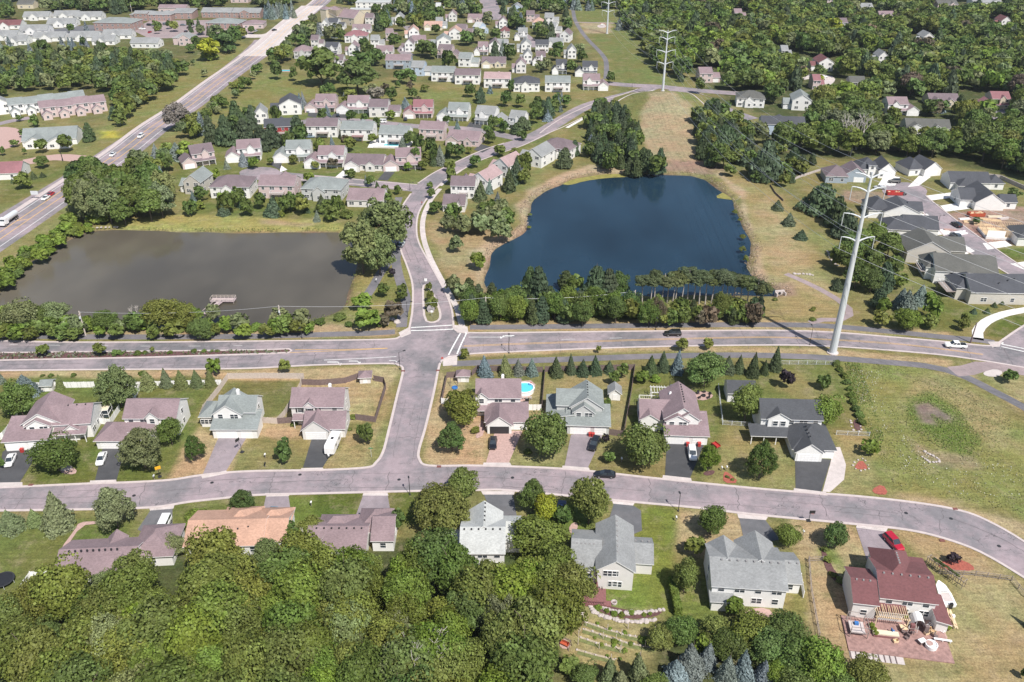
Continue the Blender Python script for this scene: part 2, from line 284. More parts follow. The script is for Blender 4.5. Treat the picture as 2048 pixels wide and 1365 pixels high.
ZONES = [
 # far woods and gardens
 (DARKG, [(1280,-60),(2120,-60),(2120,360),(1990,355),(1880,320),(1640,318),(1560,330),(1500,300),(1560,240),(1450,210),(1380,150),(1290,95),(1245,30)], 6, 1),
 (DARKG, [(-80,-60),(640,-60),(600,20),(500,90),(430,130),(260,170),(190,240),(60,190),(-80,180)], 8, .6),
 (GREEN, [(330,340),(520,220),(800,190),(1100,200),(1130,240),(1000,350),(820,400),(790,440),(560,430),(380,410)], 4, .8),
 (DARKG, [(560,20),(1130,20),(1200,150),(1000,170),(700,150),(560,130)], 5, .5),
 # big grass corridor with the pylons
 ((.125,.145,.050), [(1140,10),(1230,10),(1290,80),(1310,110),(1340,140),(1390,170),(1380,176),(1240,168),(1225,140),(1190,80),(1150,40)], 3, 1),
 (TAN, [(1160,45),(1225,45),(1222,66),(1170,68)], 3, .8),
 ((.14,.15,.055), [(1140,235),(1200,205),(1310,185),(1370,195),(1470,250),(1480,320),(1400,345),(1230,335),(1130,300),(1060,370),(1040,400),(1020,380),(1100,310)], 4, 1),
 (TAN, [(1300,202),(1345,200),(1380,225),(1395,280),(1398,325),(1370,332),(1320,320),(1290,290),(1278,240)], 2.2, .72),
 (SOIL, [(1340,318),(1440,322),(1450,345),(1400,350),(1320,338)], 3, .8),
 # meadow left of the lane, strip beside the highway
 (MEADOW, [(430,215),(520,150),(760,165),(900,180),(1000,180),(1000,200),(840,205),(560,190),(500,250),(430,240)], 4, .9),
 ((.16,.165,.060), [(170,345),(340,225),(470,120),(500,95),(480,80),(400,110),(340,150),(270,200),(215,245),(190,290),(140,320)], 3, .9),
 ((.36,.34,.05), [(203,262),(240,260),(235,275),(205,277)], 2, .8),
 (GREEN, [(0,350),(170,320),(150,340),(0,425)], 3, .8),
 ((.17,.17,.07), [(0,495),(130,405),(170,405),(160,440),(60,510),(0,550)], 3, 1),
 # around the left pond
 ((.235,.225,.080), [(225,440),(380,430),(500,435),(660,440),(690,455),(690,466),(230,460)], 1.5, 1),
 ((.28,.22,.15), [(520,440),(640,448),(600,455),(520,448)], 1.5, .7),
 (GREEN, [(375,400),(690,415),(680,440),(380,425)], 2, .9),
 ((.19,.185,.07), [(700,560),(790,500),(812,560),(822,640),(680,640),(700,600)], 2, .9),
 (GREEN, [(745,600),(770,545),(800,560),(805,610)], 2, .6),
 ((.30,.24,.15), [(0,662),(500,664),(620,648),(790,656),(800,672),(400,678),(0,668)], 1, .9),
 # around the right pond
 ((.26,.21,.12), [(845,440),(1000,450),(1010,480),(970,520),(960,560),(990,600),(930,600),(905,560),(870,500)], 2.5, .9),
 (TAN, [(940,500),(985,480),(1015,470),(1040,450),(1035,410),(1060,380),(1110,352),(1180,332),(1250,338),(1250,346),(1180,346),(1110,368),(1066,400),(1066,450),(1010,490),(975,525),(965,570),(950,560)], 2.0, .95),
 ((.225,.200,.095), [(1440,345),(1500,360),(1560,390),(1620,470),(1640,540),(1690,600),(1680,640),(1530,640),(1530,600),(1490,440)], 3, .9),
 (TAN, [(1430,350),(1478,390),(1482,425),(1510,490),(1512,520),(1495,540),(1505,560),(1530,570),(1540,560),(1520,510),(1500,440),(1490,380),(1440,345)], 1.4, .9),
 (SOIL, [(1540,570),(1580,565),(1590,590),(1550,595)], 1.5, .7),
 ((.29,.24,.14), [(1550,430),(1580,500),(1640,560),(1680,600),(1690,630),(1640,600),(1560,540)], 3, .6),
 (SOIL, [(1690,380),(1830,385),(1840,408),(1740,410),(1680,398)], 2, .7),
 (SOIL, [(1890,425),(2060,415),(2060,490),(1960,500),(1920,470)], 1.5, 1),
 (OLIVE, [(1850,375),(1905,350),(1910,400),(1880,415)], 2, .6),
 (LUSH, [(1985,500),(2060,495),(2060,520),(2000,522)], 1, .8),
 (LUSH, [(1800,600),(1880,595),(1990,615),(1940,640),(1920,668),(1800,640)], 2, .7),
 (LUSH, [(1970,672),(2000,640),(2060,630),(2060,645),(2010,678)], 1.2, .9),
 ((.29,.24,.14), [(1700,740),(1790,760),(1800,800),(1780,860),(1720,800)], 4, .45), ((.27,.225,.12), [(1900,920),(2060,880),(2060,960),(1950,960)], 5, .5), ((.29,.235,.14), [(1500,420),(1540,400),(1600,500),(1560,560),(1520,520)], 4, .6),
 # verges of the main road
 ((.30,.235,.14), [(935,645),(1530,640),(1900,665),(1900,672),(1530,662),(935,664)], 1, .9),
 (DRY, [(930,712),(1300,703),(1660,712),(1900,735),(1900,722),(1660,696),(1300,692),(935,700)], 1, .9),
 (DRY, [(0,744),(500,740),(800,732),(803,745),(600,760),(0,762)], 1.2, .95),
 # gardens of the near houses
 (GREEN, [(0,758),(430,758),(425,790),(400,840),(410,870),(330,965),(0,970)], 1.5, 1),
 (LUSH, [(52,965),(100,900),(190,870),(188,964)], 1.5, .6), (LUSH, [(225,960),(250,920),(330,930),(310,965)], 1.5, .6),
 (DRY, [(335,960),(360,900),(400,850),(430,870),(600,880),(765,800),(800,745),(620,742),(605,765),(540,830),(520,850),(460,940)], 1.2, .95),
 ((.115,.125,.045), [(455,765),(600,765),(575,830),(520,840),(510,800),(440,790)], 1.0, 1),
 ((.27,.225,.12), [(600,770),(770,765),(750,840),(700,840),(690,780)], 1.2, .9),
 ((.27,.22,.115), [(735,940),(800,745),(802,740),(750,850),(700,870),(640,940)], 1.2, .7),
 (DRY, [(880,745),(930,760),(980,860),(970,935),(860,935),(842,915)], 1.2, .95),
 ((.22,.185,.10), [(1020,760),(1090,770),(1095,850),(1060,860),(1050,800)], 1.2, .9),
 ((.215,.19,.09), [(1090,760),(1265,740),(1250,870),(1220,870),(1215,800),(1100,790)], 1.2, .85),
 ((.24,.205,.10), [(1010,890),(1050,860),(1130,880),(1120,935),(1020,930)], 1.5, .9),
 (OLIVE, [(1180,940),(1230,870),(1290,870),(1330,960)], 1.5, .9),
 (GREEN, [(1260,735),(1350,745),(1445,740),(1450,800),(1445,860),(1430,960),(1400,960),(1420,870),(1270,880),(1255,830)], 1.5, .8),
 ((.20,.185,.08), [(1450,860),(1500,880),(1560,880),(1595,975),(1420,965)], 1.8, .9),
 (GREEN, [(1530,710),(1690,720),(1700,800),(1700,860),(1450,840),(1440,760)], 1.8, .8),
 ((.22,.19,.09), [(1560,740),(1650,760),(1690,830),(1640,810),(1540,780)], 2, .6),
 ((.23,.20,.095), [(1670,860),(1735,870),(1750,960),(1790,990),(1650,985),(1690,930)], 1.5, .9),
 # meadow on the right
 ((.165,.178,.062), [(1690,722),(1850,735),(1940,770),(2060,860),(2060,1040),(1940,1010),(1780,985),(1745,900),(1700,800)], 2, 1),
 ((.27,.225,.13), [(1800,790),(1880,740),(2000,820),(2060,900),(1980,900),(1930,860),(1900,800),(1830,800),(1800,850)], 3, .6),
 ((.100,.150,.034), [(1812,795),(1860,790),(1910,820),(1960,880),(1930,915),(1880,890),(1815,850)], 3, .9),
 ((.17,.125,.125), [(1832,812),(1855,808),(1900,835),(1895,840),(1855,825),(1870,850),(1840,848)], 1.5, .9),
 ((.26,.19,.15), [(1810,870),(1860,900),(1940,915),(1950,930),(1880,935),(1830,900)], 1.5, .6),
 ((.31,.26,.16), [(1790,980),(1900,1005),(2060,1050),(2060,1075),(1900,1030),(1780,1000)], 1.5, .9),
 ((.30,.245,.14), [(1860,745),(1950,745),(1960,765),(2060,800),(2060,830),(1990,790),(1950,762)], 1.5, .9),
 ((.26,.22,.12), [(1960,740),(2060,735),(2060,800),(2000,780)], 1.5, .9),
 # south side
 (GREEN, [(0,1025),(180,1030),(300,1018),(290,1050),(110,1180),(0,1190)], 2, .9),
 (LUSH, [(120,1100),(200,1050),(270,1060),(130,1120)], 2, .5),
 (DRY, [(0,1025),(60,1022),(50,1050),(0,1060)], 2, .5), (DRY, [(200,1020),(300,1018),(280,1040),(210,1050)], 2, .5),
 (GREEN, [(340,1010),(530,992),(500,1060),(350,1060)], 1.5, .95),
 ((.10,.135,.032), [(570,992),(725,990),(715,1050),(560,1060)], 1, 1), ((.065,.095,.02), [(630,990),(725,990),(705,1040),(620,1040)], 1, .8),
 (LUSH, [(770,988),(830,985),(850,1050),(780,1050)], 1, .9),
 ((.12,.155,.035), [(1225,1010),(1360,1015),(1350,1100),(1345,1230),(1200,1215),(1200,1170),(1300,1130)], 1.3, 1),
 ((.10,.14,.032), [(1070,1010),(1215,1010),(1180,1060),(1080,1080)], 2, .9),
 (DRY, [(1358,1018),(1480,1030),(1500,1080),(1400,1120),(1350,1100)], 1.2, .9),
 ((.11,.14,.035), [(1345,1150),(1420,1150),(1440,1250),(1340,1240)], 1.5, .9),
 (DRY, [(1580,1038),(1700,1052),(1740,1100),(1700,1150),(1720,1300),(1700,1365),(1620,1300),(1590,1100)], 1.5, .85),
 ((.14,.15,.05), [(1585,1130),(1612,1120),(1625,1240),(1560,1240)], 1.2, .8),
 ((.10,.14,.03), [(1640,1100),(1665,1100),(1700,1150),(1690,1170),(1665,1130)], 1, .8),
 ((.28,.225,.125), [(1700,1290),(1900,1260),(1880,1160),(1800,1062),(1900,1080),(2060,1170),(2060,1400),(1700,1400)], 2, .9),
 ((.19,.175,.075), [(1900,1180),(1990,1200),(1960,1260),(1910,1240)], 3, .6), ((.18,.165,.07), [(1750,1300),(1900,1340),(2060,1330),(2060,1365),(1800,1360)], 3, .5),
 ((.25,.215,.105), [(1110,1290),(1150,1200),(1310,1235),(1320,1330),(1170,1330)], 2, 1),
 ((.14,.15,.05), [(1180,1200),(1320,1240),(1320,1262),(1190,1225)], 1.2, .8),
 (DARKG, [(-60,1200),(110,1160),(330,1090),(880,1080),(1140,1100),(1140,1210),(1100,1300),(1120,1420),(-60,1420)], 3, 1),
 (DARKG, [(1340,1280),(1620,1250),(1700,1365),(1690,1420),(1160,1420),(1300,1330)], 3, 1),
]
for z_ in ZONES: zone(*z_)
for d in POND_SD:                                   # wet, muddy margin and pond bottom
    m = np.clip((1.2 - d) / 1.6, 0, 1)[..., None]; C = C * (1 - m) + np.array((.14, .105, .075)) * m
C = np.clip(C, .01, .9)
me = bpy.data.meshes.new('ground')
me.vertices.add(nx * ny); me.vertices.foreach_set('co', np.stack([X, Y, Z], -1).reshape(-1).astype(np.float32))
ii = (np.arange(ny - 1)[:, None] * nx + np.arange(nx - 1)[None]).reshape(-1)
quad = np.stack([ii, ii + 1, ii + nx + 1, ii + nx], -1).astype(np.int32)
me.loops.add(quad.size); me.loops.foreach_set('vertex_index', quad.reshape(-1))
me.polygons.add(len(quad)); me.polygons.foreach_set('loop_start', np.arange(len(quad), dtype=np.int32) * 4)
me.update(calc_edges=True); me.validate()
me.polygons.foreach_set('use_smooth', np.ones(len(quad), bool))
ca = me.color_attributes.new('soil', 'FLOAT_COLOR', 'POINT')
ca.data.foreach_set('color', np.concatenate([C, np.ones(X.shape + (1,))], -1).reshape(-1).astype(np.float32))
m, t, b = _mat('grass and soil'); b.inputs['Roughness'].default_value = 1; b.inputs['Specular IOR Level'].default_value = .1
at = t.nodes.new('ShaderNodeVertexColor'); at.layer_name = 'soil'
tc = t.nodes.new('ShaderNodeTexCoord'); P = tc.outputs['Object']
mpg = t.nodes.new('ShaderNodeMapping'); mpg.inputs['Scale'].default_value = (.12, 1.3, 1); mpg.inputs['Rotation'].default_value = (0, 0, .25); t.links.new(P, mpg.inputs[0]); strk = _noise(t, .9, 3, .6, vec=mpg.outputs[0])
n1, n2, n3 = _noise(t, .05, 5, .65, vec=P), _noise(t, .35, 5, .7, vec=P), _noise(t, 2.6, 4, .75, vec=P)
c1 = _mix(t, _ramp(t, n2.outputs[0], .36, .66, 0, .55), at.outputs[0], _mul(t, at.outputs[0], _ramp(t, n1.outputs[0], .35, .65, .62, 1.2)))
tint = t.nodes.new('ShaderNodeMix'); tint.data_type = 'RGBA'; tint.blend_type = 'MULTIPLY'; tint.inputs[0].default_value = 1
hue = _mix(t, _ramp(t, n1.outputs[0], .38, .62, 0, 1), (1.22, 1.02, 1.0, 1), (.90, .98, .90, 1))
t.links.new(c1, tint.inputs[6]); t.links.new(hue, tint.inputs[7])
mo = _noise(t, .16, 6, .72, vec=P); n4 = _noise(t, .9, 5, .75, vec=P)
mt = _mix(t, _ramp(t, mo.outputs[0], .52, .66, 0, .42), tint.outputs[2], (.27, .215, .14, 1))
mt = _mix(t, _ramp(t, mo.outputs[0], .46, .34, 0, .42), mt, (.075, .100, .032, 1))
mt = _mul(t, _mul(t, mt, _ramp(t, n4.outputs[0], .32, .68, .78, 1.22)), _ramp(t, strk.outputs[0], .35, .65, .87, 1.13))
c2 = _mul(t, mt, _ramp(t, n3.outputs[0], .28, .72, .55, 1.45))
c3 = _mul(t, c2, _ramp(t, n2.outputs[0], .3, .7, .80, 1.2))
t.links.new(c3, b.inputs['Base Color']); _bump(t, b, n3.outputs[0], .55, .22)
me.materials.append(m)
link('ground', me, kind='structure')
# ------------------------------------------------------------------ water
def water(name, col, bump, rough):
    m, t, b = _mat(name); b.inputs['Roughness'].default_value = rough; b.inputs['IOR'].default_value = 1.33
    tc = t.nodes.new('ShaderNodeTexCoord'); mp = t.nodes.new('ShaderNodeMapping'); mp.inputs['Scale'].default_value = (1, .55, 1)
    t.links.new(tc.outputs['Object'], mp.inputs[0])
    n = _noise(t, 1.5, 4, .6, vec=mp.outputs[0]); big = _noise(t, .03, 3, .5, vec=mp.outputs[0])
    wd = _noise(t, .012, 4, .6, vec=mp.outputs[0]); t.links.new(_ramp(t, wd.outputs[0], .4, .62, rough, rough + .28), b.inputs['Roughness'])
    t.links.new(_mul(t, _mul(t, (*col, 1), _ramp(t, big.outputs[0], .35, .65, .85, 1.15)), _ramp(t, wd.outputs[0], .38, .64, .72, 1.35)), b.inputs['Base Color'])
    _bump(t, b, n.outputs[0], bump, .12); return m
def sheet(name, polys, mat, z, sm=0, kind='structure', **k):
    """flat polygon(s) given by photo pixels, laid on the ground"""
    mb = MB()
    for p in polys:
        if sm: p = smooth(p, sm)
        co = []
        for x, y in p:
            q = G(x, y, 0).xy
            if not co or (co[-1] - q).length > .02: co.append(q)
        if (co[0] - co[-1]).length < .02: co.pop()
        if len(co) < 3: continue
        if sum(co[i - 1].cross(co[i]) for i in range(len(co))) < 0: co.reverse()
        vs, es, fs, *_ = delaunay_2d_cdt(co, [], [list(range(len(co)))], 3, 1e-4)
        mb.add([(v.x, v.y, z) for v in vs], [f for f in fs])
    me = mb.mesh(name, [mat])
    bm = bmesh.new(); bm.from_mesh(me)
    for f in bm.faces:
        if f.normal.z < 0: f.normal_flip()
    bm.to_mesh(me); bm.free()
    return link(name, me, kind=kind, **k)
def grow(poly, d):
    cx = sum(p[0] for p in poly) / len(poly); cy = sum(p[1] for p in poly) / len(poly)
    return [(cx + (x - cx) * d, cy + (y - cy) * d) for x, y in poly]
sheet('brown pond water', [grow(LP, 1.03)], water('murky brown water', (.100, .088, .068), .06, .03), -.75)
sheet('blue pond water', [grow(RP, 1.03)], water('clear dark blue water', (.013, .032, .053), .09, .035), -.75)
sheet('pond algae', [[(1120,365),(1160,350),(1210,344),(1262,343),(1290,346),(1260,351),(1215,353),(1170,359),(1140,368)], [(1428,392),(1450,380),(1470,388),(1478,398),(1455,396)], [(1405,352),(1440,366),(1462,388),(1450,386),(1425,366)]], simple('yellow green algae', (.22, .20, .05), .8, .3, .6), -.70, 1, kind='stuff', label='yellow green algae floating along the far shore of the blue pond', cat='algae')
# ------------------------------------------------------------------ roads, paths, kerbs, markings
def dens(pts, step=4.0):
    w_ = [G(x, y, 0).xy for x, y in pts]; out = []
    # Catmull-Rom through the points
    for i in range(len(w_) - 1):
        p0 = w_[max(i - 1, 0)]; p1 = w_[i]; p2 = w_[i + 1]; p3 = w_[min(i + 2, len(w_) - 1)]
        n = max(1, int((p2 - p1).length / step))
        for k in range(n):
            s = k / n; s2, s3 = s * s, s * s * s
            out.append(.5 * ((2 * p1) + (p2 - p0) * s + (2 * p0 - 5 * p1 + 4 * p2 - p3) * s2 + (3 * p1 - p0 - 3 * p2 + p3) * s3))
    out.append(w_[-1]); return out
def strip_wh(mb, pts, wd, z, h=0, step=3.0, off=0):
    """ribbon (h=0) or raised kerb along pixel polyline; off shifts sideways in metres"""
    c = dens(pts, step) if not isinstance(pts[0], Vector) else pts
    L = []; R = []
    for i, p in enumerate(c):
        d = c[min(i + 1, len(c) - 1)] - c[max(i - 1, 0)]
        if d.length < 1e-6: continue
        d.normalize(); n = Vector((-d.y, d.x))
        L.append(p + n * (off + wd / 2)); R.append(p + n * (off - wd / 2))
    n = len(L); zz = [z + max(0, height(p.x, p.y)) for p in L]
    if h == 0:
        mb.add([(*p, q) for p, q in zip(L, zz)] + [(*p, q) for p, q in zip(R, zz)], [(i, n + i, n + i + 1, i + 1) for i in range(n - 1)])
    else:
        vs = [(*p, q) for p, q in zip(L, zz)] + [(*p, q + h) for p, q in zip(L, zz)] + [(*p, q + h) for p, q in zip(R, zz)] + [(*p, q) for p, q in zip(R, zz)]
        fs = []
        for i in range(n - 1):
            for k in range(3): fs.append((k * n + i, (k + 1) * n + i, (k + 1) * n + i + 1, k * n + i + 1))
        mb.add(vs, fs)
def ribbon(name, pts, wd, mat, z=.03, **k):
    mb = MB(); strip_wh(mb, pts, wd, z); return mb.obj(name, mat, kind='structure', **k)
def CR(pts, k=4):            # smoothed pixel polyline (open)
    out = []
    for i in range(len(pts) - 1):
        p0 = pts[max(i - 1, 0)]; p1 = pts[i]; p2 = pts[i + 1]; p3 = pts[min(i + 2, len(pts) - 1)]
        for j in range(k):
            s = j / k; s2, s3 = s * s, s ** 3
            out.append(tuple(.5 * (2 * p1[a] + (p2[a] - p0[a]) * s + (2 * p0[a] - 5 * p1[a] + 4 * p2[a] - p3[a]) * s2 + (3 * p1[a] - p0[a] - 3 * p2[a] + p3[a]) * s3) for a in (0, 1)))
    out.append(pts[-1]); return out
# edges traced on the photo
N_TOP_L = [(-120,681),(0,682),(120,685),(300,685),(512,683),(700,681),(780,679),(800,674),(818,660)]
S_BOT_L = [(-120,743),(0,742),(200,740),(400,739),(512,737),(617,731.5),(700,729),(775,728),(797,731),(806,742),(795,789),(777,864),(766,905),(752,926),(732,936),(640,941),(512,943),(440,947),(390,953),(338,961),(250,966),(180,968),(0,976),(-120,980)]
N_TOP_R = [(907,652),(912,662),(935,666),(1024,666),(1300,663),(1536,661.5),(1661,665),(1786,675),(1900,685),(1968,692),(1992,690),(2006,680),(2048,652),(2110,620)]
S_BOT_R = [(2160,758),(2048,736),(1911,714),(1786,702),(1661,693.5),(1536,691),(1274,695),(1024,704.5),(943,708.5),(905,714),(884,722),(876,743),(868,784),(850,859),(838,900),(839,920),(857,932),(940,932),(1024,934),(1100,937),(1179,943),(1324,959),(1536,980),(1711,993),(1837,1007),(1920,1022),(1974,1042),(2048,1084),(2140,1150)]
R_BOT = [(-120,1023),(0,1022),(150,1020),(300,1016),(376,1005),(440,998),(512,991),(625,988),(832,983),(960,981),(1024,982),(1224,1001),(1400,1017),(1500,1029),(1698,1048),(1811,1060),(1886,1077),(1961,1105),(2048,1156),(2120,1205)]
tl, bl, tr, br, rb = CR(N_TOP_L), CR(S_BOT_L), CR(N_TOP_R), CR(S_BOT_R), CR(R_BOT)
lane_l = CR([(818,660),(822,640),(825,618),(825,570),(813,530),(803,505),(796,475),(794,450),(804,415),(822,388)])
lane_r = CR([(907,652),(903,618),(888,580),(858,525),(838,487),(833,457),(838,425),(860,390),(888,362)])
MEDIAN_L = [(-120,706),(0,706.5),(300,703.5),(512,701),(578,699),(583,702),(578,706),(512,709),(300,715.5),(0,721.5),(-120,723)]
# main road + south streets as one asphalt surface per road
i1 = bl.index((806, 742)); i2 = br.index((876, 743))
sheet('main road', [tl[:-1] + [(818, 660), (907, 652)] + tr[1:] + [(2160, 700)] + br[:i2 + 1] + bl[:i1 + 1][::-1]], M['asphalt2'], .03)
j1 = bl.index((732, 936)); j2 = br.index((857, 932))
sheet('side street', [bl[i1:j1 + 1] + br[i2:j2 + 1][::-1]], M['asphalt'], .026)
sheet('residential street', [bl[j1:] + rb + br[j2:][::-1]], M['asphalt'], .034)
sheet('curving lane', [lane_l + [(845,375),(888,362)] + lane_r[::-1][1:]], M['asphalt'], .022)
ribbon('curving lane', [(836,400),(858,368),(890,345),(925,328),(960,312),(1010,294),(1050,281),(1085,264),(1110,249),(1168,215),(1221,198),(1280,183),(1310,174)], 8.6, M['asphalt'], .038)
ribbon('cul-de-sac street', [(840,378),(815,375),(778,371),(730,367),(682,362),(620,357),(570,352),(540,350)], 8.5, M['asphalt'], .042)
sheet('cul-de-sac street', [smooth([(478,343),(500,336),(535,334),(560,340),(562,353),(535,361),(500,360),(480,352)],1)], M['asphalt'], .046)
ribbon('loop street', [(1052,281),(1010,272),(960,262),(918,257),(870,256),(800,250),(720,242),(640,240),(600,246)], 7, M['asphalt'], .05)
ribbon('upper street', [(1215,167),(1260,171),(1320,174),(1380,180),(1440,185),(1520,190)], 9, M['asphalt'], .054)
ribbon('upper street', [(1350,178),(1385,190),(1415,206),(1450,222),(1500,240)], 12, M['asphalt'], .058)
ribbon('far street', [(818,112),(806,100),(812,92),(826,83),(830,70),(815,52)], 8, M['asphalt'], .03)
ribbon('far street', [(985,40),(982,20),(975,0),(970,-15)], 16, M['asphalt'], .03)
ribbon('far street', [(1040,65),(1060,80),(1075,95)], 8, M['asphalt'], .03)
ribbon('forest street', [(1590,158),(1640,152),(1655,158),(1640,175)], 9, M['concrete'], .03)
ribbon('forest street', [(1970,255),(1990,235),(2010,205)], 9, M['asphalt'], .03)
# new cul-de-sac on the right
sheet('new cul-de-sac', [smooth([(1762,378),(1775,368),(1805,364),(1835,368),(1856,380),(1851,392),(1870,408),(1924,450),(1985,494),(2060,545),(2120,585),(2120,612),(2048,567),(1970,522),(1907,489),(1870,452),(1832,410),(1800,400),(1770,392)],1)], M['asphalt'], .03)
# highway
HW = [(-80,525),(0,472),(65,428),(130,384),(190,343),(250,301),(310,254),(376,210),(440,161),(505,115),(540,88),(575,55),(610,28),(640,5),(655,-12)]
ribbon('highway', HW, 17.5, M['asphalt'], .03)
ribbon('highway bridge deck', [(505,113),(530,94),(555,70),(590,40),(625,12)], 20, M['concrete'], .045)
ribbon('highway cross street', [(480,72),(530,72),(565,62),(600,50)], 13, M['concrete'], .05)
TR0 = [(-60,472),(0,436),(75,390),(153,342),(240,284),(326,230),(400,175),(466,125),(505,92),(515,80)]
ribbon('frontage trail', TR0, 4.5, M['asphalt'], .020)
# trails and pavements
TRL = [(-60,672),(0,672.5),(250,674.5),(512,673),(662,669),(740,667),(790,664)]
TRR = [(940,655),(1024,654.5),(1250,652),(1450,650),(1536,650),(1644,652),(1786,664),(1880,674),(1960,681),(1990,686)]
TRS = [(905,728),(960,726),(1010,723.5),(1124,719.5),(1274,714),(1420,711),(1536,711.5),(1661,716.5),(1786,726),(1850,732),(1890,740),(1937,757),(1987,783),(2048,815),(2120,860)]
ribbon('north trail', TRL, 2.9, M['trail']); ribbon('north trail', TRR, 2.9, M['trail']); ribbon('south trail', TRS, 2.9, M['trail'])
ribbon('pond trail', [(796,490),(789,510),(778,525),(762,545),(745,575),(730,597)], 3.0, M['trail'], .05)
ribbon('pond trail', [(795,498),(792,515),(793,530),(798,555),(806,580),(812,600),(806,625),(803,655)], 3.2, M['trail'], .055)
ribbon('pond trail', [(798,395),(790,420),(782,440)], 3.0, M['trail'], .05)
ribbon('winding path', [(1572,548),(1600,560),(1636,577),(1676,600),(1697,617),(1699,630),(1680,640),(1645,640),(1620,646)], 2.4, M['pinkpath'], .035)
ribbon('link path', [(1905,744),(1935,741),(1962,733),(2000,735),(2060,745)], 5, M['pinkpath'], .035)
ribbon('corridor path', [(1212,158),(1213,135),(1210,118),(1196,100),(1178,82),(1162,62),(1150,40),(1146,20)], 3.2, M['trail'], .035)
ribbon('corridor path', [(1150,45),(1190,46),(1235,47)], 3.2, M['pinkpath'], .04)
ribbon('lane pavement', [(925,655),(915,620),(900,590),(880,555),(860,515),(848,480),(845,450),(850,425),(862,400),(880,378)], 1.9, M['concrete'])
ribbon('upper pavement', [(880,372),(900,355),(930,335)], 1.8, M['concrete']); ribbon('upper pavement', [(1134,256),(1180,231),(1240,206),(1310,179)], 1.8, M['newconc'])
ribbon('curved pavement', [(1956,680),(1955,664),(1972,644),(2010,628),(2060,619)], 3.0, M['newconc'])
sheet('corner ramp', [[(797,666),(820,654),(822,668),(803,676)]], M['concrete'], .06); sheet('corner ramp', [[(905,650),(935,654),(937,668),(915,666),(905,658)]], M['concrete'], .06)
sheet('corner ramp', [[(886,722),(896,713),(915,711),(914,731),(886,733)]], M['concrete'], .06)
sheet('corner ramp', [[(1975,684),(2002,684),(2000,694),(1985,696)]], M['concrete'], .06)
ribbon('winding path', [(50,325),(110,315),(160,318)], 9, M['paver'], .03); ribbon('townhouse street', [(-40,262),(10,262),(20,285),(-20,300)], 11, M['paver'], .034); ribbon('townhouse street', [(-30,255),(20,243),(60,236)], 6, M['asphalt'], .038)
# kerbs
kb = MB()
for pts in (tl, tr, bl, br, rb, lane_l, lane_r):
    c = [G(x, y, 0).xy for x, y in pts]
    strip_wh(kb, c, .62, .03, .11)
strip_wh(kb, [G(x, y, 0).xy for x, y in MEDIAN_L[:]], .6, .03, .14)
ISL = smooth([(846,573),(852,569),(860,578),(871,600),(881,625),(880,641),(864,647),(849,642),(846,600)], 1)
strip_wh(kb, [G(x, y, 0).xy for x, y in ISL + ISL[:1]], .7, .03, .14)
for pts, o in (([(860,390),(890,362),(925,340),(960,322),(1010,304),(1050,290),(1095,268),(1132,252),(1185,226),(1242,203),(1308,180)], 0), ([(835,368),(870,345),(912,325),(960,303),(1008,287)], 0), ([(1079,268),(1100,252),(1137,230),(1199,203),(1242,191),(1276,178)], 0), ([(1357,184),(1378,198),(1410,222)], 0), ([(1832,410),(1870,452),(1907,489),(1970,522),(2048,567)], 0), ([(1851,392),(1870,408),(1924,450),(1985,494),(2060,545)], 0), ([(815,380),(778,375),(737,371),(682,367),(620,362),(565,357)], 0), ([(835,370),(778,366),(682,357),(620,352)], 0)):
    strip_wh(kb, pts, .55, .06, .1)
hwl = dens(HW, 6)
strip_wh(kb, hwl, .5, .03, .1, off=9); strip_wh(kb, hwl, 2.0, .04, .02, off=8)
kb.obj('kerb', M['kerb'], kind='structure')
sheet('median', [MEDIAN_L], M['mulch'], .12); sheet('median', [ISL], simple('median grass', (.15, .14, .06), 1, .3, 1.5), .12)
# paint
wm, ym = MB(), MB()
def paint(mb, pts, wd=.16, z=.065, dash=None, px=True):
    c = dens(pts, 1.0) if px else pts
    if not dash: strip_wh(mb, c, wd, z); return
    on, of = dash; k = 0
    while k < len(c) - 1:
        seg = c[k:k + on + 1]
        if len(seg) > 1: strip_wh(mb, seg, wd, z)
        k += on + of
paint(wm, [(822,656),(865,653.5),(905,651)], .45); paint(wm, [(822,662),(865,661),(907,659)], .45)
paint(wm, [(921,667),(908,690),(897,711)], .4); paint(wm, [(933,667),(922,690),(914,709)], .4)
paint(wm, [(648,721),(720,718),(793,714)], .2); paint(wm, [(937,675),(1000,675),(1024,674)], .2)
paint(wm, [(1040,681),(1150,679),(1300,675)], .14, dash=(3, 9)); paint(wm, [(-60,690),(0,690),(300,693),(512,692)], .12, dash=(3, 9))
paint(wm, [(2003,689),(2048,698)], .4); paint(wm, [(2003,694),(2048,704)], .4)
paint(ym, [(590,700),(680,700),(775,697)], .18); paint(ym, [(580,706),(680,702),(775,697.5)], .18)
paint(ym, [(928,692),(1024,688),(1144,684),(1337,678),(1536,674.5),(1661,679.5),(1744,684),(1836,692),(1966,709)], .14); paint(ym, [(928,694),(1024,690),(1144,686),(1337,680),(1536,676),(1661,681),(1744,686),(1836,693.5),(1966,710.5)], .14)
for off in (1.9, -1.9): strip_wh(ym, hwl, .3, .066, off=off)
for q in range(5, len(hwl) - 20, 6): # hatch of the centre lane
    a, b_ = hwl[q], hwl[q + 1]; d = (b_ - a).normalized(); n = Vector((-d.y, d.x)); strip_wh(ym, [a + n * 1.8, a + d * 2 - n * 1.8], .35, .067)
strip_wh(wm, hwl, .25, .066, off=-5.8); strip_wh(wm, hwl, .25, .066, off=5.8)
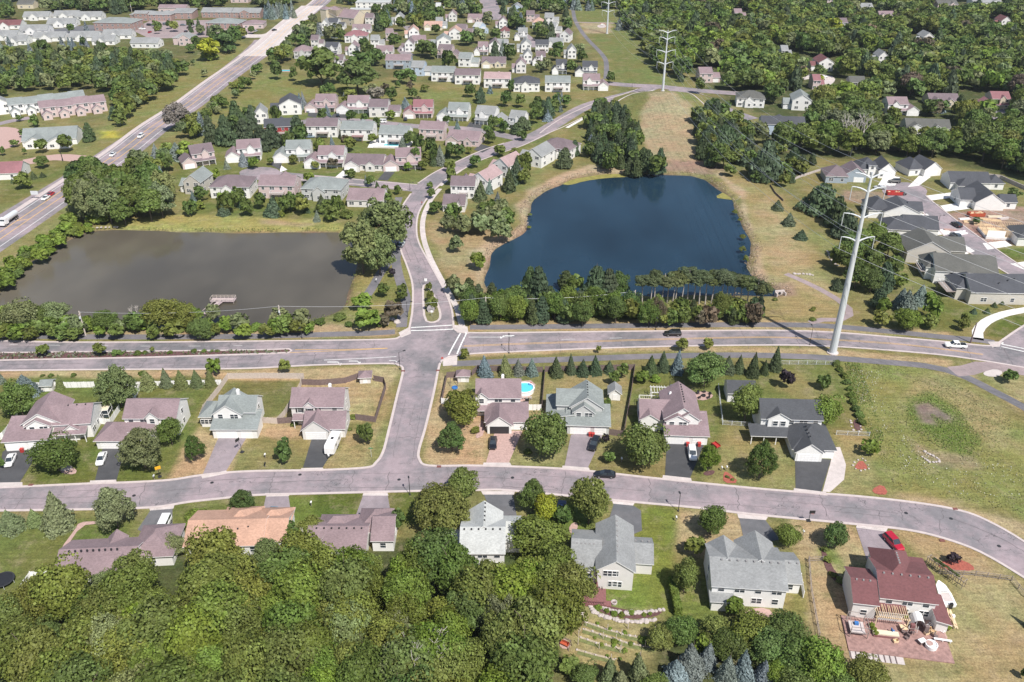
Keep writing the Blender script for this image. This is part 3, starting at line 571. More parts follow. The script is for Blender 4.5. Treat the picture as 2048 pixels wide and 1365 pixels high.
# tar sealed cracks
tar = MB(); rt = random.Random(12)
def seal(c, wd):                      # c = centre line (world), wd = road width
    for off in (-wd * .25, 0, wd * .25):
        k = rt.randrange(20)
        while k < len(c) - 4:
            n = rt.randrange(6, 30); seg = c[k:k + n]
            if len(seg) > 3: strip_wh(tar, [p + Vector((rt.uniform(-.12, .12), rt.uniform(-.12, .12))) for p in seg], rt.uniform(.06, .13), .064, off=off + rt.uniform(-.4, .4))
            k += n + rt.randrange(4, 26)
    k = 6
    while k < len(c) - 3:
        d = (c[k + 1] - c[k]).normalized(); n = Vector((-d.y, d.x)); w0, w1 = (-.46, .46) if rt.random() < .6 else (rt.uniform(-.46, 0), rt.uniform(.1, .46)); m_ = 9
        pts = [c[k] + n * wd * (w0 + (w1 - w0) * i / m_) + d * rt.uniform(-.35, .35) for i in range(m_ + 1)]; strip_wh(tar, pts, rt.uniform(.06, .13), .0645); k += rt.randrange(7, 19)
for cl, wd in (([(-60,693),(200,696),(500,692),(760,690)], 8), ([(-60,732),(300,727),(560,720),(780,713)], 8), ([(940,684),(1200,683),(1500,676),(1700,682),(2040,715)], 13), ([(0,998),(200,993),(400,975),(620,963),(820,960),(1000,958),(1300,982),(1600,1005),(1820,1030),(1960,1072),(2048,1120)], 9), ([(842,735),(830,800),(812,880),(805,940)], 9.5), ([(865,655),(864,600),(842,540),(818,480),(815,430),(836,395),(880,350),(960,312)], 8)): seal(dens(cl, 1.0), wd)
tar.obj('crack sealant', simple('tar sealant', (.115, .105, .11), .8, .3, 2), kind='structure')
# turn arrows
def arrow(px, py, rz, turn=1, s=1.0):
    c = G(px, py, 0); a, b_ = math.cos(rz), math.sin(rz)
    T = lambda x, y: (c.x + s * (x * a - y * b_), c.y + s * (x * b_ + y * a), .068)
    wm.add([T(-1.5, -.12), T(.4, -.12), T(.4, .12), T(-1.5, .12)], [(0, 1, 2, 3)])
    wm.add([T(.4, -.12), T(.9, .5 * turn), T(.66, .62 * turn), T(.1, .12)], [(0, 1, 2, 3)])
    wm.add([T(.4, .45 * turn), T(1.1, .35 * turn), T(.95, 1.15 * turn)], [(0, 1, 2)])
arrow(672, 725, 0, -1, 1.6); arrow(712, 723, 0, -1, 1.3); arrow(1012, 672, math.pi, 1, 1.6); arrow(788, 722, 0, -1, .9)
wm.obj('road paint', M['mark'], kind='structure'); ym.obj('road paint', M['yellow'], kind='structure')
# manholes and drains
mh = MB()
for x, y in ((424,966),(798,960),(1812,1027),(1902,1038),(1998,1093),(268,992),(1025,956),(600,950)):
    p = G(x, y, 0); mh.lathe([(0, .075), (.38, .075), (.4, .06)], (p.x, p.y, 0), 12)
mh.obj('manhole cover', M['dark'], kind='structure')
dr = MB()
for x, y in ((878,934),(1910,1019),(62,971),(1884,1082),(806,743),(876,742)):
    p = G(x, y, 0); dr.box(p.x - .5, p.x + .5, p.y - .35, p.y + .35, .05, .15)
dr.obj('storm drain', simple('rusty iron', (.16, .06, .05), .9), kind='structure')
# driveways
D = lambda mat, *polys, z=.045: [sheet('driveway', [p], M[mat], z) for p in polys]
D('blacktop', [(-5,966),(40,965),(80,900),(20,893),(5,905)], [(190,962),(233,962),(250,898),(205,898),(200,920)], [(606,936),(645,936),(665,905),(680,873),(625,873)])
D('blacktop', [(1330,952),(1380,957),(1408,890),(1333,888)], [(1591,978),(1642,985),(1662,920),(1590,913)])
D('mauvedrive', [(406,948),(452,943),(495,873),(438,873)], [(1129,933),(1176,936),(1210,860),(1142,870)])
D('paver', [(972,926),(1018,926),(1045,862),(990,862)])
D('concrete', [(1645,984),(1660,985),(1688,960),(1692,930),(1680,895),(1668,895),(1660,930)], z=.05)
D('blueblack', [(275,1060),(302,1020),(345,1016),(345,1055),(330,1085)], [(968,990),(1026,990),(1034,1035),(985,1035)], [(1228,1006),(1264,1010),(1282,1022),(1284,1062),(1240,1080),(1215,1050)], [(1478,1036),(1530,1040),(1560,1080),(1490,1090)])
D('mauvedrive', [(532,993),(577,993),(585,1045),(520,1050)], [(727,989),(775,988),(785,1050),(705,1050)], [(1712,1055),(1775,1063),(1800,1120),(1740,1140)])
D('concrete', [(725,992),(727,987),(775,986),(777,992)], [(-5,966),(45,965),(45,976),(-5,978)], [(180,962),(232,960),(234,967),(180,970)], [(402,952),(452,942),(458,947),(405,958)], [(603,937),(646,936),(648,942),(600,943)], [(967,926),(1020,926),(1024,933),(966,932)], [(1125,932),(1178,936),(1180,943),(1124,938)], [(1326,951),(1382,957),(1384,965),(1324,960)], [(1588,977),(1652,985),(1655,992),(1586,985)], z=.055)
D('concrete', [(1714,1049),(1776,1057),(1772,1064),(1712,1056)], [(530,987),(580,987),(578,993),(533,994)], [(962,983),(1030,983),(1028,990),(966,990)], [(1224,1001),(1270,1006),(1266,1012),(1226,1008)], [(1474,1027),(1536,1034),(1532,1041),(1477,1037)], [(298,1016),(350,1008),(347,1018),(300,1022)], z=.055)
D('newconc', [(1815,383-8),(1838,352),(1862,354),(1838,372)], [(1852,392),(1915,384),(1918,394),(1860,402)], [(1880,412),(1925,405),(1940,418),(1892,424)], [(1830,430),(1854,428),(1868,440),(1830,440)], [(1865,462),(1892,458),(1910,470),(1868,470)], [(1906,495),(1930,490),(1950,503),(1925,512),(1905,510)], [(1950,528),(1980,524),(2002,538),(1955,540)], [(1965,487),(2010,482),(2025,492),(1975,500)], [(2020,528),(2060,522),(2060,545)], [(1755,372),(1770,350),(1800,355),(1790,372)], [(2030,570),(2060,565),(2060,580)])
D('newconc', [(668,357),(682,357),(715,342),(690,338)], [(560,345),(575,340),(560,330)], [(778,268),(830,280),(815,298),(735,296),(740,285)])
D('blacktop', [(755,360),(775,362),(790,345),(770,343)], [(948,300),(965,306),(985,295),(960,288)], [(615,233),(632,236),(638,222),(618,222)], [(655,240),(690,244),(698,228),(668,228)], [(870,250),(890,255),(900,242),(880,240)], [(930,258),(960,262),(965,248),(940,245)], [(540,330),(560,340),(565,322),(548,322)])
# garden beds and patios
BED = lambda mat, *polys, z=.07: [sheet('garden bed', [smooth(p, 1)], M[mat], z) for p in polys]
BED('redmulch', [(1447,945),(1455,944),(1480,967),(1446,967)], [(1706,938),(1722,918),(1738,938),(1725,940)], [(1742,980),(1765,968),(1778,990),(1752,990)], [(1878,1125),(1915,1118),(1945,1130),(1950,1143),(1900,1142),(1876,1135)])
BED('mulch', [(1705,840),(1720,840),(1725,860),(1710,862)], [(1405,945),(1430,940),(1428,950),(1410,953)], [(1180,1200),(1225,1215),(1280,1225),(1330,1222),(1310,1235),(1260,1240),(1200,1228)], [(1640,1100),(1650,1100),(1672,1150),(1700,1165),(1690,1180),(1655,1150)])
BED('paver', [(1388,790),(1400,783),(1420,785),(1428,794),(1410,802),(1392,800)], [(118,940),(135,932),(155,940),(150,950),(125,948)], [(1136,1060),(1145,1045),(1158,1048),(1148,1075)], [(1290,732),(1300,730),(1305,738),(1292,740)])
BED('paver', [(1705,1245),(1790,1180),(1880,1240),(1900,1290),(1820,1300),(1700,1290)], [(1158,1165),(1210,1165),(1205,1185),(1155,1180)], [(1490,1220),(1535,1215),(1550,1235),(1490,1240)], [(1110,1285),(1125,1275),(1145,1290),(1130,1302)])
BED('paver', [(1320,25),(1330,25),(1325,32)], [(120,1100),(150,1060),(158,1045),(195,1043),(196,1048),(162,1052),(130,1100)])
BED('concrete', [(1195,50),(1212,50),(1212,56),(1195,56)], [(1280,430),(1280,430),(1280,430)])
BED('paver', [(950,880),(970,870),(965,835),(955,860)], [(1016,810),(1060,800),(1075,760),(1020,765)])
BED('concrete', [(1965,745),(1990,738),(2008,745),(1995,755),(1970,753)])
# fill behind left commercial lots
sheet('parking lot', [[(262,60),(300,42),(480,40),(520,52),(500,72),(300,78)]], M['pinkpath'], .03)
sheet('parking lot', [[(20,72),(110,58),(180,50),(240,58),(200,76),(120,80)]], M['blueblack'], .03)
def MB_box(name, b, mat, parent): x = MB(); x.box(*b); return x.obj(name, M[mat], parent)
# ------------------------------------------------------------------ houses
ROOF = {'mauve': (.215,.158,.168), 'dmauve': (.150,.115,.125), 'greygreen': (.20,.22,.215), 'grey': (.225,.23,.23), 'lgrey': (.40,.41,.40),
        'dgrey': (.060,.063,.070), 'slate': (.060,.063,.073), 'maroon': (.145,.060,.062), 'tan': (.40,.245,.18), 'red': (.225,.105,.115), 'pink': (.33,.235,.235), 'olive': (.095,.095,.087), 'orange': (.40,.26,.21)}
WALL = {'white': (.74,.73,.71), 'offwhite': (.66,.635,.61), 'pink': (.56,.45,.435), 'tan': (.56,.49,.38), 'blue': (.42,.50,.60), 'greyblue': (.30,.35,.40), 'red': (.30,.035,.035), 'grey': (.50,.50,.49), 'brick': (.33,.225,.20), 'cream': (.62,.55,.42), 'green': (.48,.52,.45), 'pale': (.50,.47,.42)}
def roofm(c): return cm(shingle, c + ' roof shingles', ROOF[c])
def wallm(c): return cm(siding, c + ' siding', WALL[c])
_wm = {}
def window_meshes(w, h, far):
    k = (round(w, 1), round(h, 1), far)
    if k not in _wm:
        f = MB(); t = .09                       # faces -y; frame stands proud of the wall
        f.box(-w/2 - t, w/2 + t, -.05, .02, -h/2 - t, -h/2); f.box(-w/2 - t, w/2 + t, -.05, .02, h/2, h/2 + t)
        f.box(-w/2 - t, -w/2, -.05, .02, -h/2, h/2); f.box(w/2, w/2 + t, -.05, .02, -h/2, h/2)
        nm = max(1, round(w / .9))
        for i in range(1, nm): x = -w/2 + w * i / nm; f.box(x - .05, x + .05, -.045, .02, -h/2, h/2)
        f.box(-w/2, w/2, -.04, .02, -.03, .03)
        g = MB()
        if far: f.box(-w/2, w/2, -.015, .02, -h/2, h/2, 1); _wm[k] = (f.mesh('window', [M['white'], M['glass']]), None)
        else: g.box(-w/2, w/2, -.015, .02, -h/2, h/2); _wm[k] = (f.mesh('window', [M['white']]), g.mesh('pane', [M['glass']]))
    return _wm[k]
_gd = {}
def garage_mesh(w, h=2.15):
    k = round(w, 1)
    if k not in _gd:
        g = MB(); g.box(-w/2, w/2, -.03, .02, 0, h)
        for i in range(4):
            for j in range(max(2, int(w / .75))):
                n = max(2, int(w / .75)); x0 = -w/2 + w * j / n
                g.box(x0 + .07, x0 + w/n - .07, -.05, -.03, .08 + i * h/4, h/4 * (i + 1) - .08)
        _gd[k] = g.mesh('garage_door_or_shade', [M['white']])
    return _gd[k]
SH = MB(); SH.box(-.17, .17, -.06, 0, -.62, .62)
VENT = MB(); VENT.box(-.15, .15, -.15, .15, -.1, .17)
def block_geo(wall, roof, trim, x0, x1, y0, y1, h, rt, rise, ov=.45, zb=-.3):
    """one volume: walls to height h, roof of type rt over it"""
    T = .16
    def slab(pts):       # roof face with thickness, pts ccw from above
        n = len(pts); vs = [tuple(p) for p in pts] + [(p[0], p[1], p[2] - T) for p in pts]
        roof.add(vs, [tuple(range(n))], 0); roof.add(vs, [tuple(range(2 * n - 1, n - 1, -1))], 1)
        for i in range(n): roof.add([vs[i], vs[(i + 1) % n], vs[(i + 1) % n + n], vs[i + n]], [(0, 3, 2, 1)], 1)
    W, Dp = x1 - x0, y1 - y0
    vs = [(x0, y0, zb), (x1, y0, zb), (x1, y1, zb), (x0, y1, zb), (x0, y0, h), (x1, y0, h), (x1, y1, h), (x0, y1, h)]
    wall.add(vs, [(0, 1, 5, 4), (1, 2, 6, 5), (2, 3, 7, 6), (3, 0, 4, 7)])
    R = h + rise
    if rt == 'gx':
        ym = (y0 + y1) / 2; k = rise / (Dp / 2); e = h - ov * k
        wall.add([(x0, y0, h), (x0, y1, h), (x0, ym, R), (x1, y0, h), (x1, y1, h), (x1, ym, R)], [(0, 2, 1), (3, 4, 5)])
        slab([(x0 - ov * .6, y0 - ov, e + .1), (x1 + ov * .6, y0 - ov, e + .1), (x1 + ov * .6, ym, R + .1), (x0 - ov * .6, ym, R + .1)])
        slab([(x1 + ov * .6, y1 + ov, e + .1), (x0 - ov * .6, y1 + ov, e + .1), (x0 - ov * .6, ym, R + .1), (x1 + ov * .6, ym, R + .1)])
    elif rt == 'gy':
        xm = (x0 + x1) / 2; k = rise / (W / 2); e = h - ov * k
        wall.add([(x0, y0, h), (x1, y0, h), (xm, y0, R), (x0, y1, h), (x1, y1, h), (xm, y1, R)], [(0, 1, 2), (3, 5, 4)])
        slab([(x0 - ov, y1 + ov * .6, e + .1), (x0 - ov, y0 - ov * .6, e + .1), (xm, y0 - ov * .6, R + .1), (xm, y1 + ov * .6, R + .1)])
        slab([(x1 + ov, y0 - ov * .6, e + .1), (x1 + ov, y1 + ov * .6, e + .1), (xm, y1 + ov * .6, R + .1), (xm, y0 - ov * .6, R + .1)])
    elif rt == 'hip':
        a = min(W, Dp) / 2; k = rise / a; e = h - ov * k + .1; R += .1
        X0, X1, Y0, Y1 = x0 - ov, x1 + ov, y0 - ov, y1 + ov
        if W >= Dp: p, q = (x0 + a, (y0 + y1) / 2, R), (x1 - a + .01, (y0 + y1) / 2, R)
        else: p, q = ((x0 + x1) / 2, y0 + a, R), ((x0 + x1) / 2, y1 - a + .01, R)
        c = [(X0, Y0, e), (X1, Y0, e), (X1, Y1, e), (X0, Y1, e)]
        if W >= Dp: slab([c[0], c[1], q, p]); slab([c[1], c[2], q]); slab([c[2], c[3], p, q]); slab([c[3], c[0], p])
        else: slab([c[0], c[1], p]); slab([c[1], c[2], q, p]); slab([c[2], c[3], q]); slab([c[3], c[0], p, q])
    elif rt in ('sN', 'sS', 'sE', 'sW'):        # lean-to, high side named
        zz = {'sN': (0, 0, 1, 1), 'sS': (1, 1, 0, 0), 'sE': (0, 1, 1, 0), 'sW': (1, 0, 0, 1)}[rt]
        c = [(x0 - ov, y0 - ov), (x1 + ov, y0 - ov), (x1 + ov, y1 + ov), (x0 - ov, y1 + ov)]
        slab([(*c[i], h + .1 + zz[i] * rise) for i in range(4)])
        cc = [(x0, y0), (x1, y0), (x1, y1), (x0, y1)]
        for i in range(4):
            j = (i + 1) % 4; wall.add([(*cc[i], h), (*cc[j], h), (*cc[j], h + zz[j] * rise), (*cc[i], h + zz[i] * rise)], [(0, 1, 2, 3)])
    elif rt == 'flat':
        slab([(x0 - ov, y0 - ov, h + .3), (x1 + ov, y0 - ov, h + .3), (x1 + ov, y1 + ov, h + .3), (x0 - ov, y1 + ov, h + .3)])
def house(name, loc, rz, roofc, wallc, blocks, far=False, gar=(), win='auto', deck=None, chim=None, vents=0, porch=None, shutters=False, extra=None, cat='house', wins=(), door=None, **k):
    """blocks: (x0,x1,y0,y1,h,rooftype,rise[,winspec]) in metres, front faces -y; winspec e.g. 'S3E1N3'"""
    o = empty(name, loc, rz, cat=cat, **k); wall, roof = MB(), MB()
    for bl_ in blocks: block_geo(wall, roof, None, *bl_[:7], ov=.35 if far else .45)
    wall.obj('wall', wallm(wallc), o)
    roof.obj('roof', [roofm(roofc), M['white']], o)
    def inside(x, y, z, me_):
        for b_ in blocks:
            if b_ is me_: continue
            if b_[0] - .3 < x < b_[1] + .3 and b_[2] - .3 < y < b_[3] + .3 and z < b_[4] + .5: return True
        return False
    def put_window(x, y, z, rot, w_, h_):
        a, g = window_meshes(w_, h_, far); f = link('window', a, o, (x, y, z), rot)
        if g: link('pane', g, f)
    for b_ in blocks:
        spec = b_[7] if len(b_) > 7 else ''
        for i in range(0, len(spec), 2):
            side, n = spec[i], int(spec[i + 1]); x0, x1, y0, y1, h = b_[:5]
            for st in range(2 if h > 4.4 else 1):
                z = 1.55 + st * 2.8 if st == 0 or h > 5.1 else h - .95
                for j in range(n):
                    f_ = (j + .5) / n
                    x, y, r = {'S': (x0 + (x1 - x0) * f_, y0, 0), 'N': (x1 - (x1 - x0) * f_, y1, math.pi), 'E': (x1, y0 + (y1 - y0) * f_, math.pi / 2), 'W': (x0, y1 - (y1 - y0) * f_, -math.pi / 2)}[side]
                    ox, oy = {'S': (0, -.2), 'N': (0, .2), 'E': (.2, 0), 'W': (-.2, 0)}[side]
                    if inside(x + ox, y + oy, z, b_): continue
                    put_window(x, y, z, r, 1.8 if (j + st) % 2 == 0 and n > 1 else 1.1, 1.25)
    for w_ in wins: put_window(*w_)
    if shutters:
        sm = SH.mesh('shutter', [M['dark']])
        for x, y, z in shutters:
            for s_ in (-.76, .76): link('shutter', sm, o, (x + s_, y, z))
    for x, y, w_ in gar: link('garage_door_or_shade', garage_mesh(w_), o, (x, y - .02, 0))
    if door: dm = MB(); dm.box(-.5, .5, -.04, .02, 0, 2.1); dm.obj('door', M['dark' if door[2:] else 'white'], o, loc=(door[0], door[1], .15))
    if chim: c = MB(); x, y, z = chim; c.box(x - .35, x + .35, y - .35, y + .35, z - 2, z); c.box(x - .2, x + .2, y - .2, y + .2, z, z + .25); c.obj('chimney', M['white'], o)
    if vents:
        vm = VENT.mesh('roof_vent', [M['palevent' if roofc in ('maroon', 'grey') else 'dark']])
        for x, y, z in vents: link('roof_vent', vm, o, (x, y, z))
    if deck:            # x0,x1,y0,y1,z : boards, posts, railing
        x0, x1, y0, y1, z = deck[:5]; dm = M[deck[5] if len(deck) > 5 else 'wood']; d = MB(); d.box(x0, x1, y0, y1, z - .18, z)
        for x in (x0 + .1, x1 - .1):
            for y in ((y0 + .1),) if y0 < 0 else (y1 - .1,): d.box(x - .09, x + .09, y - .09, y + .09, -.2, z)
        d.obj('deck', dm, o); r = MB(); ye = y0 if y0 < 0 else y1
        r.box(x0, x1, ye - .04, ye + .04, z + .9, z + 1.0); r.box(x0, x0 + .08, y0, y1, z + .9, z + 1.0); r.box(x1 - .08, x1, y0, y1, z + .9, z + 1.0)
        n = int((x1 - x0) / .5)
        for i in range(n + 1): x = x0 + (x1 - x0) * i / n; r.box(x - .03, x + .03, ye - .03, ye + .03, z, z + .9)
        r.obj('railing', M[deck[6] if len(deck) > 6 else 'white'], o)
    if porch:           # x0,x1,y0,y1 open porch: lean-to roof on posts
        x0, x1, y0, y1 = porch[:4]; r = MB(); wv = MB(); block_geo(MB(), r, None, x0, x1, y0, y1, 2.5, 'sN', .8, ov=.3); r.obj('porch_roof', [roofm(roofc), M['white']], o)
        n = max(2, int((x1 - x0) / 2.2) + 1)
        wv.box(-.08, .08, 0, .16, -.1, 2.5); pm = wv.mesh('porch_post', [M['white']])
        for i in range(n): link('porch_post', pm, o, (x0 + .1 + (x1 - x0 - .2) * i / (n - 1), y0, 0))
    if extra: extra(o)
    return o
HS = []                                        # landmarks for the tree labels: (px, py, short name)
def H(px, py, rot, label, roofc, wallc, blocks, short=None, **k):
    p = G(px, py, 0); p.z = height(p.x, p.y)
    if short: HS.append((px, py, short))
    return house(k.pop('name', 'house'), p, math.radians(rot), roofc, wallc, blocks, label=label, **k)
G_NEAR = 'houses along the residential street'; G_SUB = 'houses of the subdivision beyond the ponds'; G_FAR = 'far houses among the trees'; G_CUL = 'new houses round the cul-de-sac'
def ridge_vents(x0, x1, y, z, n, ax='x'): return [((x0 + (x1 - x0) * i / (n - 1), y, z) if ax == 'x' else (x0, y + (x1 - y) * i / (n - 1), z)) for i in range(n)]
# --- north side of the residential street, fronts to the camera
H(14, 903, 6, 'white sided house with mauve roof, leftmost in the row along the street', 'mauve', 'white',
  [(0, 9.5, 0, 7, 2.8, 'sN', 2.0, ''), (3.2, 11.5, 4, 13.5, 4.8, 'gy', 2.6, 'S2'), (8, 18.5, 3.8, 12, 4.4, 'gx', 2.6, 'E3N2'), (4.3, 9.5, 3, 6, 4.7, 'gy', 1.6, 'S2'), (13, 15.6, 2.8, 5, 3.4, 'gy', 1.0, '')],
  'the leftmost mauve roofed house', gar=[(2.4, 0, 4.4), (6.8, 0, 3)], porch=(10.5, 17.5, 1.8, 3.8), group=G_NEAR, door=(12, 3.8), vents=ridge_vents(13, 17, 7.6, 6.9, 3))
H(196, 898, 0, 'white two storey house with mauve roof behind the large oval tree and white car', 'mauve', 'white',
  [(0, 6.5, 0, 7, 2.7, 'hip', 2.2, ''), (5.0, 17.4, 5.5, 13.5, 5.2, 'gx', 2.5, 'S4E1'), (6, 12, 3, 6, 2.8, 'sN', 1.2, ''), (10.5, 13.2, 5.0, 7, 5.6, 'gy', 1.3, 'S1')],
  'the mauve house behind the oval tree', gar=[(3.2, 0, 4.6)], porch=(12, 16, 3.6, 5.4), group=G_NEAR, door=(13, 5.5), vents=())
H(428, 877, 0, 'white two storey house with grey green hip roof and long mauve driveway', 'greygreen', 'white',
  [(0, 10.5, 0, 5, 2.7, 'sN', 1.9, ''), (0.6, 9.5, 4.0, 10.4, 5.2, 'gx', 2.4, 'E1'), (-.2, 6.4, 2.8, 10.2, 5.2, 'gy', 2.4, 'S2'), (-4.2, 0.6, 4.6, 10.8, 3.4, 'hip', 1.6, 'S3W1')],
  'the grey green roofed house', gar=[(3.2, 0, 4.9), (8.0, 0, 2.7)], chim=(4.6, 8.6, 8.2), group=G_NEAR)
H(611, 875, 0, 'white two storey house with mauve roof and dark shutters, camper parked on its driveway', 'mauve', 'offwhite',
  [(0, 9.6, 0, 7, 2.9, 'gx', 2.3, 'E1'), (-.3, 5.8, -.9, 4, 2.9, 'gy', 2.5, ''), (-4, 8.6, 5.2, 13, 5.6, 'gx', 2.7, 'S3E1'), (-.8, 1.8, 4.9, 7, 5.7, 'gy', 1.2, '')],
  'the mauve house with the camper', gar=[(2.8, -.9, 4.9), (7.7, 0, 2.6)], porch=(-3.4, -.3, 3.6, 5.2), shutters=[(-2, 5.17, 4.3), (.5, 4.87, 4.3), (-2, 5.17, 1.5)], group=G_NEAR, wins=[(.5, 4.9, 4.3, 0, 1.1, 1.25)], chim=(5, 9.6, 8.9))
H(972, 860, 0, 'white house with mauve roof, dark open garage and round pool in its back garden', 'mauve', 'white',
  [(0, 10, 0, 8, 2.7, 'hip', 2.2, ''), (.4, 6.2, -1.6, 4, 2.7, 'gy', 2.3, ''), (-2.5, 8.4, 6.5, 14.5, 5.3, 'gx', 2.7, 'S3E1'), (-2.7, .3, 6.0, 8, 5.5, 'gy', 1.3, 'S1')],
  'the house with the pool', gar=[(8, 0, 2.7)], porch=(-3.2, .4, 4.6, 6.5), group=G_NEAR, chim=(4, 12, 8.1), extra=lambda o: [MB_box('garage_door_or_shade', (1, 5.6, -1.66, -1.55, 0, 2.1), 'dark', o)])  # dark panel painted in for the shade inside the open garage
H(1134, 868, -3, 'grey walled two storey house with grey green roof and black car on its driveway', 'greygreen', 'grey',
  [(0, 10, 0, 6, 2.7, 'sN', 1.9, ''), (.8, 8.4, 4.0, 11.6, 5.3, 'gy', 2.7, 'E2'), (-2.6, 8, 5, 11.2, 5.3, 'gx', 2.4, 'S1E1'), (1.5, 6.3, 2.4, 6, 4.9, 'gy', 1.9, 'S2'), (-4.8, 1.5, 2.6, 12, 2.9, 'sE', 1.1, 'W2')],
  'the grey walled house', gar=[(3.1, 0, 4.9), (7.9, 0, 2.9)], vents=ridge_vents(4.8, 10.8, 5, 8.0, 6, 'y'), group=G_NEAR)
H(1330, 888, -3, 'white house with broad mauve roof, white back deck and white wagon on its black driveway', 'mauve', 'white',
  [(0, 9.8, 0, 6.5, 2.7, 'sN', 2.2, ''), (0, 8.2, 3.6, 15, 5.0, 'gy', 2.9, 'E3'), (-5.6, 2, 5.5, 13.5, 3.5, 'gx', 2.7, 'S1W2'), (.2, 5.4, 2.6, 5, 4.9, 'gy', 1.5, 'S2'), (3, 7.8, 2.9, 5, 5.3, 'gy', 1.7, ''), (-5.6, -1.4, 4.9, 8, 3.5, 'gy', 1.4, '')],
  'the mauve house with white deck', gar=[(3.0, 0, 4.9), (7.7, 0, 2.9)], deck=(-5.0, .5, 13.5, 17, 1.4, 'cream'), vents=ridge_vents(4.6, 14, 6.5, 7.8, 8, 'y'), group=G_NEAR, chim=(2.0, 12, 6.6))
H(1583, 915, -3, 'white two storey house with dark grey roof, long front porch and wide black driveway', 'dgrey', 'white',
  [(0, 9.4, 0, 10, 2.8, 'hip', 2.9, ''), (.4, 6.4, -1.4, 3, 2.8, 'gy', 2.2, ''), (-6, 8.2, 8, 16, 5.5, 'gx', 2.7, 'S5E2N4'), (-4.5, .4, 7.4, 10, 5.7, 'gy', 1.5, '')],
  'the dark roofed porch house', gar=[(3.2, -1.4, 4.9), (7.9, 0, 2.7)], porch=(-8.6, .2, 4.6, 8), group=G_NEAR, shutters=(), wins=[(-2.8, 7.3, 4.3, 0, 1.1, 1.25), (-1, 7.3, 4.3, 0, 1.1, 1.25)], vents=ridge_vents(3.6, 5, 1, 5.4, 4, 'y'))
# --- south side of the street, backs to the camera
H(116, 1176, 4, 'long low white house with mauve roof, half hidden by wood, van on its drive', 'mauve', 'white',
  [(0, 14.5, 0, 9.5, 3, 'gx', 2.2, 'S4W1'), (10.2, 14, -1.6, 5, 3, 'gy', 1.8, 'S1'), (13, 20.5, 4.5, 13, 3, 'hip', 2.4, 'E2S1'), (7, 10, 6, 10.5, 3, 'gy', 1.4)], 'the long mauve house by the van', group=G_NEAR, vents=ridge_vents(2, 11, 3.9, 5.5, 9))
H(374, 1114, 2, 'low white house with orange tan roof on the camera side of the street', 'tan', 'white',
  [(0, 15.2, 0, 10, 3, 'gx', 2.0, 'S4'), (15.2, 19.6, 1, 9.5, 3, 'gx', 1.8, 'S1E1'), (6, 13, 4, 11, 3, 'hip', 2.2, ''), (13, 19.4, 5, 10.5, 3, 'hip', 1.9, '')], 'the orange roofed house', group=G_NEAR, vents=[(6.2, 2.2, 3.9), (10, 3, 4.3), (12, 3.4, 4.4)])
H(616, 1120, 0, 'low white house with mauve roof and tan rear wall beside a bright green lawn', 'mauve', 'white',
  [(0, 11.6, 0, 8.6, 3, 'gx', 1.9, 'S4'), (1.5, 8.5, 4, 9.8, 3, 'hip', 2.2, ''), (12.6, 16.8, 2.4, 10.6, 3.2, 'gx', 2.3, 'S1E1'), (9.5, 15.5, 5, 11.5, 3.2, 'hip', 2.4, '')], 'the mauve house by the bright lawn', group=G_NEAR, vents=ridge_vents(1.5, 10.5, 3.8, 4.8, 7))
H(893, 1142, 0, 'white house with pale grey roof showing between the trees above the wood', 'lgrey', 'white',
  [(0, 2.8, 0, 7.5, 3.6, 'sE', .9, 'S1'), (2.9, 11.3, 0, 9, 5.0, 'gx', 2.2, 'S3'), (3.8, 10.6, 4.5, 11.5, 5, 'gy', 2.6, ''), (10, 14.5, 5, 12, 3.2, 'gx', 1.8, 'E1')], 'the pale grey roofed house', group=G_NEAR, vents=ridge_vents(3.5, 10.5, 4.0, 7.1, 6) + ridge_vents(7.4, 11, 6.0, 7.6, 5, 'y'))
H(1193, 1177, -5, 'pale house with grey cross gabled roof and dark red deck above the vineyard', 'grey', 'offwhite',
  [(0, 6.7, 0, 12.4, 5.1, 'gy', 2.3, 'S1'), (-4.9, .5, 1.2, 11.4, 3.9, 'gx', 2.5, 'W1'), (6.7, 10.6, 4.5, 11, 3.2, 'gx', 1.7, 'E1')], 'the grey house with red deck', group=G_NEAR,
  wins=[(2.3, -.02, 4.1, 0, 2.5, 1.3), (3.4, -.02, 1.4, 0, 2.5, 1.3), (-1.9, 1.2, 1.6, 0, 1.8, 2.0)], vents=ridge_vents(-4, -.8, 5.5, 6.0, 5) + ridge_vents(3.6, 11, 2.5, 7.35, 7, 'y') + ridge_vents(7.4, 10, 8.6, 4.7, 3))
H(1419, 1208, -5, 'large white house with grey roof and twin front gables, round tree at its back door', 'grey', 'white',
  [(0, 13.4, 0, 10.4, 5.0, 'gx', 1.9, 'S4W1'), (.6, 5.6, 5, 10.9, 5.0, 'gy', 2.0, ''), (6, 12.6, 5, 12.4, 4.8, 'gy', 2.5, ''), (13.4, 17.0, 4, 11.5, 3, 'gx', 1.7, 'S1'), (0, 3.6, -1.6, 0, 2.6, 'sN', .5, '')], 'the large grey roofed house', group=G_NEAR, vents=ridge_vents(2, 12.5, 4.6, 6.9, 8) + ridge_vents(13.8, 16.8, 7.2, 4.6, 3))
